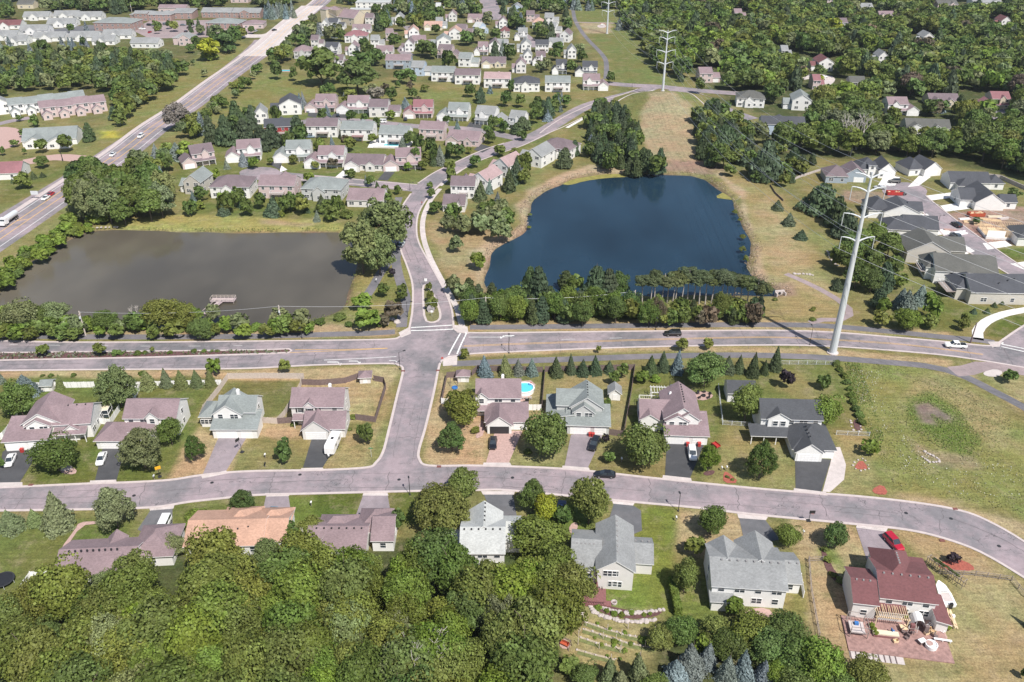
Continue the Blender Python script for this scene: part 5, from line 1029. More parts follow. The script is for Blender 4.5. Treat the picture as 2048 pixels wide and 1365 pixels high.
def crown_round(seed, ncl, nq, size, flat=1.0, low=-.75, spread=.66, clr=(.26, .42), squash=.8, egg=0):
    rng = np.random.default_rng(seed); c = sph(ncl * 3, rng); c = c[c[:, 2] > low][:ncl]
    rad = rng.uniform(.42, 1, len(c)) ** .5 * spread; C_ = c * rad[:, None]; C_ = C_ * (1 + .16 * np.sin(3 * np.arctan2(C_[:, 1:2], C_[:, 0:1]) + seed))
    if egg: C_[:, :2] *= (1 - egg * np.clip(C_[:, 2:], -.2, 1))
    r = rng.uniform(*clr, len(c)); k = rng.integers(0, len(c), nq)
    d = sph(nq, rng); d[:, 2] = np.abs(d[:, 2]) * .9 + rng.uniform(-.45, .1, nq) * .9; d = unit(d)
    P_ = C_[k] + d * r[k][:, None] * np.array([1, 1, squash * flat]) * rng.uniform(.75, 1.05, nq)[:, None]
    N = unit(d * .9 + C_[k] * .35); return cards(P_, N, size, 1.15, rng, .5)
def crown_spruce(seed, nq, size, lv=13, droop=.25, pw=.92):
    rng = np.random.default_rng(seed); z = 1 - np.sqrt(rng.uniform(0, 1, nq)); z = np.clip(z, 0, .985)
    a = rng.uniform(0, 2 * np.pi, nq); lvl = z * lv; fr = lvl - np.floor(lvl); ph = rng.uniform(0, 6.28, lv + 1)[np.floor(lvl).astype(int)]
    R = (1 - z) ** pw * (1.0 - .42 * fr) * (1 + .13 * np.sin(5 * a + ph) + .06 * np.sin(11 * a + ph * 2)) * rng.uniform(.55, 1.03, nq) ** .4
    P_ = np.stack([R * np.cos(a), R * np.sin(a), z - droop * R * .2], 1)
    o = np.stack([np.cos(a), np.sin(a), np.zeros(nq)], 1); N = unit(o * .55 + np.array([0, 0, 1.0]))
    T = np.cross(N, o); return cards(P_, N, size, 1.9, rng, .42, T)
def crown_pine(seed, nq, size, lv=8, nb=5):
    rng = np.random.default_rng(seed); cs = []
    for i in range(lv):
        z = .12 + .86 * i / (lv - 1); Rm = (1 - z) ** .62 * rng.uniform(.8, 1.08); n = max(2, int(nb + 3 - 4 * z))
        for j in range(n):
            a = 2 * math.pi * (j + rng.uniform(0, .7)) / n; R = Rm * rng.uniform(.45, 1) * .75; cs.append((R * math.cos(a), R * math.sin(a), z + .05 * R, .17 + .20 * Rm))
        cs.append((0, 0, z, .12 + .12 * Rm))
    cs = np.array(cs); w_ = cs[:, 3] ** 2; k = rng.choice(len(cs), nq, p=w_ / w_.sum()); d = sph(nq, rng); d[:, 2] = np.abs(d[:, 2]) - .25
    P_ = cs[k, :3] + d * cs[k, 3][:, None] * np.array([1.25, 1.25, .20]); N = unit(d * np.array([.7, .7, 1]) + np.array([0, 0, .5]))
    return cards(P_, N, size, 1.7, rng, .5)
def trunk_mb(h, r, top=.35, limbs=5, seed=0, spread=1.0):
    rng = random.Random(seed); t = MB(); t.tube([(0, 0, -.3), (0, 0, h * .5), (rng.uniform(-.1, .1), rng.uniform(-.1, .1), h)], [r, r * .75, r * top], 6)
    for i in range(limbs):
        a = 6.28 * i / limbs + rng.uniform(-.4, .4); z = h * rng.uniform(.45, .85); L = spread * rng.uniform(.6, 1)
        t.tube([(0, 0, z), (math.cos(a) * L * .5, math.sin(a) * L * .5, z + L * .35), (math.cos(a) * L, math.sin(a) * L, z + L * .8)], [r * .5, r * .35, r * .12], 5)
    return t
PROTO = {}
LOD = {0: dict(D=(110, 9500, .062), S=(6000, .055), P=(6000, .064)), 1: dict(D=(62, 3600, .105), S=(2400, .09), P=(2600, .10)), 2: dict(D=(34, 1000, .20), S=(700, .17), P=(760, .19))}
def proto(kind, lod, v):
    key = (kind, lod, v)
    if key in PROTO: return PROTO[key]
    sd = hash((ord(kind[0]), lod, v)) % 9999 + v; L = LOD[lod]; n, q, s = L['D']
    if kind == 'D': Q = crown_round(sd, int(n * .72), q, s, clr=(.16, .44), spread=.70)
    elif kind == 'O': Q = crown_round(sd, int(n * 1.5), int(q * 1.15), s * .8, spread=.84, clr=(.12, .22), egg=.42)
    elif kind == 'W': Q = crown_round(sd, int(n * 1.3), int(q * 1.7), s * .72, spread=.80, clr=(.14, .28), squash=1.15)
    elif kind == 'K': Q = crown_round(sd, int(n * .5), int(q * .4), s * 1.5, low=-.1, spread=.7, clr=(.22, .36))
    elif kind == 'R': Q = crown_round(sd, int(n * .5), int(q * .8), s * 1.1, spread=.78, clr=(.2, .36), squash=.55); Q = Q * np.array([1, 1, .5]) + np.array([0, 0, .5])
    elif kind == 'S': Q = crown_spruce(sd, *L['S'])
    elif kind == 'P': Q = crown_pine(sd, *L['P'])
    tall = kind in 'SPR'
    tm = MB()
    if kind == 'R': tm.tube([(0, 0, 0), (0, 0, .6), (0, 0, 1)], [.03, .024, .01], 6)
    elif tall: tm.tube([(0, 0, -.12), (0, 0, .5), (0, 0, .97)], [.045, .03, .008], 6)
    else: tm = trunk_mb(1.0, .055, .4, 5 if lod < 2 else 3, v, .75)
    if lod == 2:                           # one mesh, trunk included, in crown units
        if not tall: tm.v = [(x * .9, y * .9, z * 1.25 - 1.45) for x, y, z in tm.v]
        PROTO[key] = (tomesh('tree', Q, [LEAF, M['bark']], tm), None)
    else: PROTO[key] = (tomesh('crown', Q, [LEAF]), tm.mesh('trunk', [M['palebark' if kind == 'R' else 'bark']]))
    return PROTO[key]
SPEC = []                                   # kind, px, py, wpx, hpx, tint, region
def T(kind, tint, data, region=None):
    for it in data.split(';'):
        v = [float(q) for q in it.split(',')]; SPEC.append([kind, v[0], v[1], v[2], v[3] if len(v) > 3 else v[2], tint, region])
AV = []
for pts, r_ in (([(836,400),(858,368),(890,345),(925,328),(960,312),(1010,294),(1050,281),(1110,249),(1168,215),(1221,198),(1280,183),(1440,185)], 6.5), ([(840,378),(778,371),(682,362),(540,347),(500,347)], 7), ([(1052,281),(960,262),(870,256),(720,242),(600,246)], 5.5), (HW, 15), (TR0, 4), ([(1350,178),(1415,206),(1500,240)], 8), ([(818,112),(812,92),(830,70)], 5), ([(1835,400),(1900,465),(2048,552)], 9), ([(865,655),(860,580),(830,520),(815,450),(830,400)], 8), ([(1212,158),(1210,118),(1178,82),(1150,40)], 3), ([(1572,548),(1636,577),(1697,617),(1680,640)], 3), ([(765,545),(745,575),(730,597)], 2.5), ([(985,40),(975,0)], 9)):
    for q in dens(pts, 4): AV.append((q.x, q.y, r_))
AV = np.array(AV)
HR = []                                     # house rectangles on the picture, kept free of filler trees
for o in list(COL.objects):
    if o.parent is None and o.type == 'EMPTY' and o.children:
        bb = []
        for ch in o.children:
            if ch.name.startswith(('wall', 'roof')) and ch.type == 'MESH' and not ch.name.startswith('roof_v'):
                for c in ch.bound_box:
                    q = Matrix.Translation(o.location) @ Matrix.Rotation(o.rotation_euler.z, 4, 'Z') @ Vector(c); bb.append(proj(*q)[:2])
        if bb: bb = np.array(bb); HR.append((bb[:, 0].min(), bb[:, 1].min(), bb[:, 0].max(), bb[:, 1].max()))
HRn = np.array(HR)
def fill(poly, kinds, sp, wm, hf, region, seed, avoid=True, cover=.35, jitter=.5, clear=(), hb=0):
    """scatter crowns whose centres lie in the picture polygon; kinds = [(kind, tint, weight)]; wm = crown width range in metres"""
    rng = random.Random(seed); P_ = [tuple(G(x, y, 4)[:2]) for x, y in poly]; A = np.array(P_)
    x0, y0 = A.min(0); x1, y1 = A.max(0); out = []; gx = int((x1 - x0) / sp) + 1; gy = int((y1 - y0) / (sp * .87)) + 1
    pts = []
    for j in range(gy + 1):
        for i in range(gx + 1):
            pts.append((x0 + (i + (j % 2) * .5) * sp + rng.uniform(-jitter, jitter) * sp, y0 + j * sp * .87 + rng.uniform(-jitter, jitter) * sp))
    pa = np.array(pts); ins = sdf(A, pa[:, 0], pa[:, 1]) < 0
    for (x, y), ok in zip(pts, ins):
        k = rng.random() * sum(q[2] for q in kinds)
        for kd, tn, wt in kinds:
            k -= wt
            if k <= 0: break
        wd = rng.uniform(*wm); 
        if kd in 'SP': wd *= .78
        if not ok: continue
        if avoid and len(AV) and ((AV[:, 0] - x) ** 2 + (AV[:, 1] - y) ** 2 < (AV[:, 2] + wd * .25) ** 2).any(): continue
        cx, cy, dep = proj(x, y, wd * .5); s = F / dep
        if cx < -60 or cx > 2110 or cy < -30 or cy > 1440: continue
        th = PITCH + math.atan((cy - 682.5) / F)
        hh = wd * hf * (1.45 if kd in 'SP' else 1.0); hp = s * (wd * math.sin(th) * .6 + hh * math.cos(th)); wp = wd * s
        ax, ay, bx, by = cx - wp * cover, cy - hp * cover, cx + wp * cover, cy + hp * cover
        if ((HRn[:, 0] < bx) & (HRn[:, 2] > ax) & (HRn[:, 1] < by) & (HRn[:, 3] - hb * (HRn[:, 3] - HRn[:, 1]) > ay)).any(): continue
        if any(a0 < cx < a2 and a1 < cy < a3 for a0, a1, a2, a3 in clear): continue
        out.append([kd, cx, cy, wp, hp, tn, region])
    SPEC.extend(out); return len(out)
# ---- front gardens
T('D', 'mid green', '34,798,74,76;338,862,54,58;731,865,38,46;1094,868,98,98;1412,738,84,76;1289,890,104,96;1246,740,28,32;1230,754,26,30;1215,806,20,24;1219,912,28,27')
T('D', 'dark green', '108,908,96,78;1425,1040,64,66;1128,1026,44,44;1649,763,32,32;1673,1069,58,56;2021,752,34,24')
T('D', 'bright green', '1651,822,70,74;1470,1212,48,46;1286,753,32,28;1742,892,42,38;1578,1070,56,46')
T('D', 'yellow green', '1090,1014,58,60')
T('D', 'olive green', '924,812,86,74;568,731,26,30;929,706,22,24;1495,805,64,82;1392,1092,52,42;1372,1150,58,72;1364,688,30,27;1416,687,25,23;1197,697,12,16;925,968,78,64;868,1012,104,92;905,1030,100,90;1180,1000,82,104;622,1056,56,54;86,700,30,28;198,698,32,29;304,698,10,12')
T('O', 'grey green', '232,773,84,90;280,894,90,94;224,1014,82,92')
T('O', 'dark green', '387,895,42,58;567,899,40,54;903,874,58,64;1524,919,66,80;1065,989,58,70;485,1004,56,60;796,1037,36,52;582,1058,34,48')
T('O', 'bright green', '1418,915,44,58;425,731,32,42')
T('K', 'bright green', '394,1038,54,38;1312,760,26,14')
T('S', 'grey green', '298,762,36,46;334,758,30,46;364,762,36,44;395,760,28,40;422,758,30,44;122,766,26,34;25,1045,60,62;72,1037,38,46;118,1034,76,84')
T('S', 'deep green', '1113,735,32,47;1142,731,28,46;1165,737,32,42;1191,734,29,42;1219,735,24,34;1301,733,30,40;1326,725,32,49;1456,730,30,44;1477,728,26,44;1504,732,34,58;1527,735,24,38;1550,722,32,52;2056,1240,20,46')
T('S', 'blue grey', '55,772,62,60;2,756,24,34;971,738,36,48;1037,735,29,42;1064,737,29,41;1353,727,36,54')
T('S', 'grey green', '1012,736,33,46')
T('D', 'purple', '1574,757,35,40;1212,876,18,20;784,545,18,18;1908,1115,30,16')
T('K', 'mid green', '85,752,10,6;102,752,14,10;147,751,14,10;284,748,18,9;235,708,24,8;276,708,18,7;290,706,12,6;340,706,14,6;388,703,14,7;408,703,12,6;424,703,10,5;435,703,10,5;320,1260,30,20')
T('K', 'olive green', '1650,1100,16,18;1655,1120,22,14;1665,1150,18,14;1680,1162,20,14;1700,1150,24,18;588,850,16,12;700,860,10,10;705,835,16,16;950,862,22,20;1055,905,20,10;1455,955,10,8;1465,960,9,7')
T('K', 'bright green', '1196,1216,18,14;1214,1222,14,12;1228,1228,16,13;1244,1230,16,14;1262,1226,16,14;1288,1230,12,10;1300,1228,12,10')
# vineyard vines
T('K', 'bright green', '1170,1240,9,6;1195,1247,9,6;1220,1258,10,7;1250,1266,12,8;1280,1276,12,8;1305,1284,10,7;1230,1284,16,10;1262,1288,12,8;1290,1282,24,12;1203,1290,12,8;1228,1292,12,8;1250,1302,14,8;1190,1276,8,6;1215,1312,9,6;1240,1318,9,7;1275,1310,9,6', 'the vineyard')
# hedge of climbing shrubs beside the meadow
T('K', 'mid green', '1672,728,20,14;1680,740,18,14;1688,752,20,16;1694,765,20,16;1699,778,18,16;1702,791,20,18;1707,805,22,20;1712,819,22,20;1718,832,24,20;1723,845,22,16', 'the meadow hedge')
# ---- median island, corner by the brown pond
T('D', 'olive green', '858,572,14,22;860,592,18,26;864,605,26,30'); T('D', 'mid green', '805,577,24,22;805,592,26,24;766,579,28,32')
T('D', 'bright green', '725,602,46,36;732,636,58,36'); T('D', 'brownish', '785,620,44,46;768,640,30,26')
T('K', 'mid green', '697,650,20,16;680,636,30,18;760,650,20,16;640,645,26,18;620,650,24,18')
T('W', 'grey green', '768,450,118,112;722,492,84,110;757,508,70,84')
T('D', 'grey green', '911,486,32,36;905,565,34,42;922,580,36,40'); T('D', 'bright green', '955,521,38,36')
T('D', 'mid green', '871,414,30,28;862,385,18,22;903,350,26,38;860,370,16,14;905,425,40,50')
fill([(870,410),(905,395),(1010,395),(1030,430),(1010,465),(985,460),(940,450),(890,455)], [('D', 'grey green', 3), ('D', 'mid green', 1)], 6.0, (5.5, 8), .95, 'the grove right of the lane', 11)
T('S', 'deep green', '960,380,34,50;1018,358,40,60;1030,340,34,60'); T('S', 'blue grey', '978,375,18,30;995,395,14,24')
T('D', 'olive green', '1050,325,34,60;1046,352,36,26')
# ---- shore of the brown pond
fill([(-20,610),(60,612),(150,628),(250,640),(300,625),(400,625),(450,640),(540,640),(560,625),(610,640),(640,648),(560,655),(300,660),(-20,660)], [('W', 'olive green', 3), ('K', 'bright green', 2), ('W', 'mid green', 3), ('W', 'grey green', 1), ('D', 'bright green', 1)], 3.7, (3.6, 7.6), .66, 'the shrubs between trail and brown pond', 12, avoid=False)
T('D', 'grey green', '40,630,80,60;110,625,60,52;560,632,44,40;602,635,44,44;425,625,34,36'); T('D', 'olive green', '325,625,80,62;370,630,50,56')
fill([(-20,545),(40,495),(110,455),(165,435),(180,450),(120,478),(60,520),(-20,585)], [('K', 'bright green', 3), ('W', 'bright green', 2), ('K', 'mid green', 2)], 3.0, (3.4, 6), .62, 'the bushes on the left shore', 13)
fill([(145,350),(200,345),(260,360),(340,375),(372,400),(355,425),(300,430),(260,425),(215,430),(165,420)], [('D', 'dark green', 3), ('D', 'mid green', 3), ('W', 'grey green', 2)], 7.8, (10, 14), .95, 'the thick grove behind the brown pond', 14, avoid=False)
T('W', 'grey green', '170,385,82,76;205,400,60,80'); T('K', 'bright green', '200,435,60,34;140,440,44,28')
fill([(250,320),(290,300),(330,290),(352,262),(330,240),(350,215),(395,215),(415,235),(420,262),(400,300),(352,330),(330,360),(270,350)], [('D', 'mid green', 3), ('D', 'olive green', 3), ('D', 'grey green', 1), ('S', 'blue grey', 1)], 7.5, (7, 10), .95, 'the trees between highway and subdivision', 15)
T('W', 'pale grey', '352,232,54,56'); T('D', 'bright green', '375,300,44,40'); T('S', 'blue grey', '355,305,44,40')
fill([(390,228),(430,200),(470,165),(500,130),(525,120),(520,140),(470,185),(420,225)], [('D', 'mid green', 2), ('K', 'olive green', 2), ('D', 'grey green', 1)], 7, (4.5, 7.5), .9, 'the scrub along the highway', 16)
T('P', 'deep green', '425,262,34,60;452,268,40,56;478,235,40,70;505,238,26,50;490,262,40,50'); T('D', 'dark green', '470,240,40,46;500,225,36,30')
# ---- subdivision: trees read from the photograph
T('O', 'mid green', '400,384,30,34;520,398,26,56;452,400,34,48;476,392,34,44;578,400,30,46;600,395,20,40;674,408,32,48;770,382,26,26;795,378,18,20;740,360,20,24;700,345,26,18;776,396,18,24')
T('S', 'deep green', '547,414,42,50;645,408,34,46;448,425,30,20;590,400,18,28;755,372,12,20'); T('D', 'bright green', '430,347,24,22;442,398,22,36;618,354,26,26;506,325,26,24;648,315,26,22;780,228,24,20;555,230,22,24;1000,242,20,20;815,332,20,18;660,372,22,22')
T('S', 'blue grey', '488,318,20,36;655,222,18,30;600,206,18,32;608,200,16,26;665,283,14,28;806,290,20,34;915,252,16,22;880,312,24,44;812,207,22,26;733,360,12,18')
T('D', 'dark green', '550,225,24,40;597,250,22,36;602,270,36,50;575,278,30,40;645,230,24,30;702,232,24,26;728,235,18,18;752,248,22,30;700,255,24,20;820,275,32,34;838,285,26,36;862,290,30,36;830,312,28,44;868,310,24,44;900,300,26,34;918,300,24,40;985,245,26,30;1008,252,24,26;975,260,20,20;893,240,20,20;1045,270,24,20;950,322,28,26;1050,300,0.1,0.1')
T('P', 'deep green', '545,275,44,46;525,282,40,50;595,262,44,56;555,258,20,28;985,345,20,24;1045,255,30,20;1128,318,34,48;1148,300,26,30;470,280,30,30;505,285,40,40;1030,262,24,20')
T('D', 'olive green', '700,285,28,34;688,262,20,26;745,275,20,22;640,290,34,30;655,300,24,24;715,315,30,24;733,325,24,20;845,330,24,20;900,332,26,20;938,300,14,14;1000,300,30,14;630,330,20,16;586,318,20,20;540,322,18,14;890,262,16,20;870,250,14,14;1030,300,16,12;505,298,26,16')
T('D', 'brownish', '690,280,20,28;665,325,26,18;820,170,14,20'); T('K', 'olive green', '415,360,18,12;395,350,16,10;610,372,14,10;573,423,16,14;590,418,14,10;660,440,12,10')
fill([(360,330),(440,285),(500,250),(560,200),(1000,205),(1080,230),(980,290),(880,330),(800,345),(790,430),(690,425),(380,420)], [('D', 'mid green', 3), ('D', 'olive green', 2), ('S', 'deep green', 2), ('D', 'dark green', 2), ('K', 'olive green', 2), ('S', 'blue grey', 1)], 9.5, (3.5, 7), .95, None, 17, cover=.34, hb=.15)
# ---- green strip and pine row above the subdivision
fill([(862,200),(1022,205),(1020,186),(950,182),(865,188)], [('P', 'deep green', 1)], 7, (6, 8), 1.1, 'the pine row above the subdivision', 18)
T('D', 'dark green', '640,133,92,54;713,152,88,46;722,118,56,36;552,138,26,40;586,146,20,30;545,120,22,20'); T('D', 'pale grey', '752,185,38,24'); T('D', 'grey green', '742,180,36,26')
T('D', 'dark green', '660,178,28,26;782,185,28,32;800,150,30,28;820,152,30,34;645,180,16,22;825,185,22,24;795,168,14,14;940,178,26,30;960,190,24,24;1012,196,26,32;1022,170,18,26')
T('D', 'olive green', '690,180,20,14;850,175,20,14;700,192,40,16;640,195,16,10'); T('S', 'blue grey', '690,190,12,14;980,180,14,18;1110,205,22,30;1098,215,16,22;1122,195,14,20;1095,232,22,26;1085,228,16,24')
T('D', 'brownish', '835,205,22,28;770,175,20,24')
fill([(1010,190),(1060,192),(1130,190),(1170,186),(1230,182),(1225,200),(1170,215),(1120,230),(1100,250),(1040,245),(1010,225)], [('P', 'deep green', 3), ('D', 'dark green', 2), ('D', 'mid green', 2), ('S', 'blue grey', 1)], 7, (5.5, 8), 1.05, 'the trees behind the corner house', 19, cover=.4)
T('O', 'mid green', '1222,153,20,24;1400,170,26,34'); T('S', 'deep green', '1361,152,16,28')
# ---- mound flanks and far shore of the blue pond
fill([(1190,205),(1225,205),(1275,240),(1285,290),(1320,320),(1330,335),(1265,335),(1225,325),(1195,315),(1165,290),(1175,250)], [('P', 'deep green', 4), ('S', 'deep green', 2), ('D', 'dark green', 2), ('D', 'mid green', 2)], 6.2, (6, 9), 1.0, 'the pines left of the mown mound', 20)
T('D', 'olive green', '1228,210,22,22;1305,290,0.1,0.1'); T('S', 'blue grey', '1180,285,30,40'); T('D', 'pale grey', '1304,326,34,24')
fill([(1385,225),(1440,218),(1495,250),(1500,290),(1480,318),(1420,318),(1390,300),(1405,260)], [('P', 'deep green', 4), ('D', 'dark green', 2), ('D', 'olive green', 1)], 6.4, (7, 11), .95, 'the pines right of the mown mound', 21)
T('P', 'deep green', '1445,290,56,60;1415,285,50,56;1470,290,40,50;1532,330,70,80;1520,345,50,50;1490,315,40,40'); T('D', 'mid green', '1400,235,40,24;1460,340,30,20;1420,258,16,16')
fill([(1500,310),(1570,285),(1640,315),(1650,325),(1600,335),(1590,370),(1560,345),(1500,345)], [('D', 'olive green', 2), ('D', 'mid green', 2), ('P', 'deep green', 1), ('K', 'olive green', 1)], 8, (5, 8), .9, 'the scrub right of the blue pond', 22)
# ---- wood between blue pond and main road
fill([(930,598),(1000,590),(1290,596),(1290,620),(930,625)], [('D', 'bright green', 2), ('D', 'mid green', 3), ('D', 'dark green', 2), ('D', 'olive green', 1), ('P', 'deep green', 6), ('W', 'mid green', 2)], 4.4, (5, 7.5), 1.05, 'the wood between blue pond and main road', 23, avoid=False)
T('P', 'deep green', '1058,568,36,56;1082,585,46,90;1132,562,38,40;1190,575,66,98;1215,580,50,90;985,585,30,48;1100,600,40,60;1160,610,50,56;958,590,30,50;940,575,30,40')
T('D', 'mid green', '1030,600,60,66;1240,570,46,60;1110,610,50,60;1150,565,40,44'); T('D', 'bright green', '1020,605,50,56')
T('K', 'bright green', '940,630,24,20;960,634,26,18;985,636,28,18;1010,636,26,16;1035,634,28,18;1062,636,28,16;1090,632,30,20;1120,630,34,22;1150,628,36,24;1180,627,36,24;1210,626,36,24;1240,628,34,22;1268,632,26,16')
T('R', 'redpine', '1284,585,26,70;1308,580,28,76;1322,582,28,74;1334,578,30,70;1350,578,30,68;1362,582,28,66;1374,576,32,74;1386,580,30,70;1398,578,30,74;1410,582,28,68;1422,578,32,74;1440,580,34,76;1452,582,30,70;1466,584,30,68;1480,584,28,66;1494,588,30,70;1508,592,30,70;1520,600,28,64;1300,590,22,66;1344,586,22,62')
fill([(1282,604),(1520,602),(1522,622),(1285,627)], [('W', 'brownish', 1), ('W', 'olive green', 3), ('K', 'bright green', 1), ('W', 'mid green', 3), ('P', 'deep green', 1)], 3.4, (4, 7), 1.0, 'the scrub below the bare trunked pines', 24, avoid=False)
T('K', 'olive green', '1486,475,14,14;1485,500,16,18;1492,520,14,20;1470,425,14,12;1480,440,10,10;1060,430,10,8;1058,455,10,8')
# ---- right middle
T('P', 'deep green', '1640,402,68,66;1668,430,62,66;1690,455,50,60;1765,560,56,64;1758,600,44,50'); T('S', 'deep green', '1555,413,28,22;1577,443,30,24;1601,471,28,26;1674,570,28,34;1947,622,14,16;1973,622,14,16;1988,610,12,14;2002,605,14,14')
T('D', 'mid green', '1720,480,60,60;1750,470,50,60;1780,490,60,60;1700,520,50,60;1740,520,60,60;1790,530,40,50;1680,510,40,50'); T('D', 'dark green', '1715,550,60,56;1745,560,50,50;1700,490,50,56')
T('S', 'blue grey', '1812,605,50,66;1838,590,36,50;1800,600,36,50'); T('D', 'bright green', '1815,638,58,40;1860,595,36,30;1770,610,30,40;1870,615,40,50'); T('D', 'olive green', '1765,635,40,40;1860,640,40,30;1930,635,18,24;1928,648,26,26;1800,560,40,30')
T('D', 'dark green', '1955,440,20,14;2030,385,30,20;2010,395,26,18'); T('S', 'deep green', '1470,330,0.1,0.1'); T('K', 'olive green', '1626,620,12,14;1550,600,12,10;1626,640,14,10;1990,470,8,8;1958,532,12,14;1905,500,8,10;1912,510,8,8')
T('D', 'olive green', '45,360,40,34;98,342,0.1,0.1'); T('S', 'deep green', '68,352,18,18;86,350,14,14;26,362,10,12;97,348,0.1,0.1')
T('O', 'mid green', '82,322,30,26;82,290,30,30;128,285,38,36;48,265,22,18;28,285,20,14;68,240,22,26;3,300,14,20;100,335,0.1,0.1;48,302,10,12;38,235,16,14')
# ---- grove left of the highway
fill([(-20,100),(30,100),(60,112),(110,100),(160,108),(200,98),(262,100),(330,108),(352,118),(372,140),(355,160),(315,180),(272,205),(250,225),(228,255),(196,280),(170,292),(150,265),(150,235),(195,190),(130,172),(60,178),(-20,180)], [('D', 'mid green', 3), ('D', 'olive green', 3), ('D', 'grey green', 2), ('P', 'deep green', 3), ('D', 'dark green', 2)], 7.6, (7.5, 11), .95, 'the highway grove', 25, clear=[(-20,118,22,140),(100,92,120,112)])
T('D', 'yellow green', '415,97,56,40'); T('D', 'dark green', '448,80,56,46;470,70,30,40;392,82,24,26;380,95,22,20'); T('K', 'bright green', '420,115,36,14'); T('D', 'grey green', '408,145,16,16;386,124,12,12;430,60,30,20;400,60,22,18')
# ---- top left streets
fill([(-20,-15),(600,-15),(590,8),(500,14),(380,16),(240,22),(150,20),(100,26),(-20,34)], [('D', 'dark green', 3), ('D', 'mid green', 2), ('D', 'grey green', 3), ('P', 'deep green', 2)], 10.5, (10, 14), .9, 'the far wood along the top left', 26, cover=.3)
fill([(335,12),(470,14),(590,14),(590,24),(450,24),(340,22)], [('S', 'blue grey', 1)], 7, (6.5, 8), 1.3, 'the row of far blue spruces', 27, cover=.1, avoid=False)
fill([(0,45),(240,45),(250,90),(0,95)], [('D', 'dark green', 2), ('S', 'blue grey', 2), ('S', 'deep green', 1)], 10.5, (5, 8.5), 1.05, None, 28, cover=.2, hb=.35)
fill([(250,45),(520,40),(510,60),(460,75),(250,80)], [('D', 'dark green', 2), ('D', 'olive green', 1), ('S', 'deep green', 1)], 13, (5, 8), 1.05, None, 29, cover=.25, hb=.3)
# ---- woods and gardens at the top centre
fill([(610,15),(660,-12),(1120,-12),(1140,60),(1190,130),(1170,140),(1000,130),(900,130),(760,120),(690,105),(600,85),(575,60)], [('D', 'dark green', 4), ('D', 'mid green', 3), ('D', 'olive green', 1), ('P', 'deep green', 2), ('D', 'grey green', 2), ('S', 'blue grey', 1)], 8.6, (8, 12), .95, 'the top centre gardens', 30, cover=.2, hb=.42)
fill([(535,85),(575,62),(620,85),(690,110),(640,112),(590,115),(545,118)], [('D', 'dark green', 3), ('D', 'olive green', 2), ('D', 'grey green', 1), ('S', 'blue grey', 1)], 9, (8, 12), .95, 'the trees beside the highway bridge', 31, cover=.25, hb=.3)
fill([(1120,-10),(1240,-10),(1235,8),(1170,12),(1130,6)], [('D', 'dark green', 2), ('S', 'blue grey', 1)], 10, (8, 11), .9, 'the far trees beside the grass corridor', 33)
# ---- forest on the right
fill([(1240,-15),(2110,-15),(2110,355),(2040,345),(1990,318),(1900,298),(1790,298),(1700,300),(1620,296),(1570,282),(1500,280),(1515,240),(1470,195),(1450,165),(1395,155),(1330,138),(1302,115),(1285,80),(1250,45)], [('D', 'dark green', 4), ('D', 'mid green', 4), ('D', 'olive green', 4), ('D', 'bright green', 1.5), ('W', 'grey green', 1.5), ('P', 'deep green', 1), ('D', 'brownish', .35)], 8.5, (7.5, 15), .84, 'the forest on the right', 32, jitter=.62, cover=.23, hb=.4, clear=[(1600,150,1670,172),(1770,250,1800,275),(1975,225,2005,262)])
T('D', 'yellow green', '1665,50,40,20;1635,160,28,20;1720,48,16,10;1930,55,24,14'); T('S', 'blue grey', '1872,212,36,32;1238,50,18,24')
# ---- the near wood
fill([(-20,1215),(90,1190),(160,1165),(250,1130),(300,1120),(400,1112),(480,1112),(570,1112),(620,1118),(690,1120),(780,1112),(800,1080),(870,1080),(880,1130),(950,1150),(1020,1130),(1040,1080),(1130,1100),(1150,1180),(1135,1215),(1080,1300),(1100,1440),(-20,1440)], [('D', 'mid green', 4), ('D', 'olive green', 5), ('W', 'olive green', 2), ('D', 'dark green', .8), ('D', 'bright green', 3), ('W', 'grey green', 1.5)], 5.5, (6.5, 11.5), .95, 'the near wood', 34, avoid=False, cover=.25, hb=.45, clear=[])
T('W', 'grey green', '965,1200,110,110;1000,1245,90,120;940,1150,60,60'); T('D', 'grey green', '610,1130,80,60;745,1130,50,44;345,1090,56,50'); T('D', 'mid green', '1075,1075,110,100;1110,1130,90,100;1060,1180,110,110;1110,1230,80,90')
T('D', 'olive green', '1430,1260,70,60;1320,1275,60,50;1735,1345,86,70;1500,1260,90,50'); T('D', 'dark green', '1365,1260,70,56;1575,1260,90,70;1540,1290,90,70;1600,1310,100,80;1455,1290,80,60'); T('D', 'bright green', '1640,1320,100,100;1410,1290,50,40;1555,1345,60,50')
T('S', 'blue grey', '1380,1328,70,84;1412,1316,58,70;1350,1350,62,70;1452,1345,50,74;1484,1343,48,70;1524,1350,42,52'); T('S', 'grey green', '1218,1350,52,66;1276,1345,66,84;1240,1375,60,60')
T('D', 'mid green', '1140,1330,50,40;1170,1350,60,50;1310,1372,60,40;1590,1370,80,60;1680,1375,70,50'); T('D', 'dark green', '1100,1310,40,60;2052,1345,20,50;2,925,16,32')
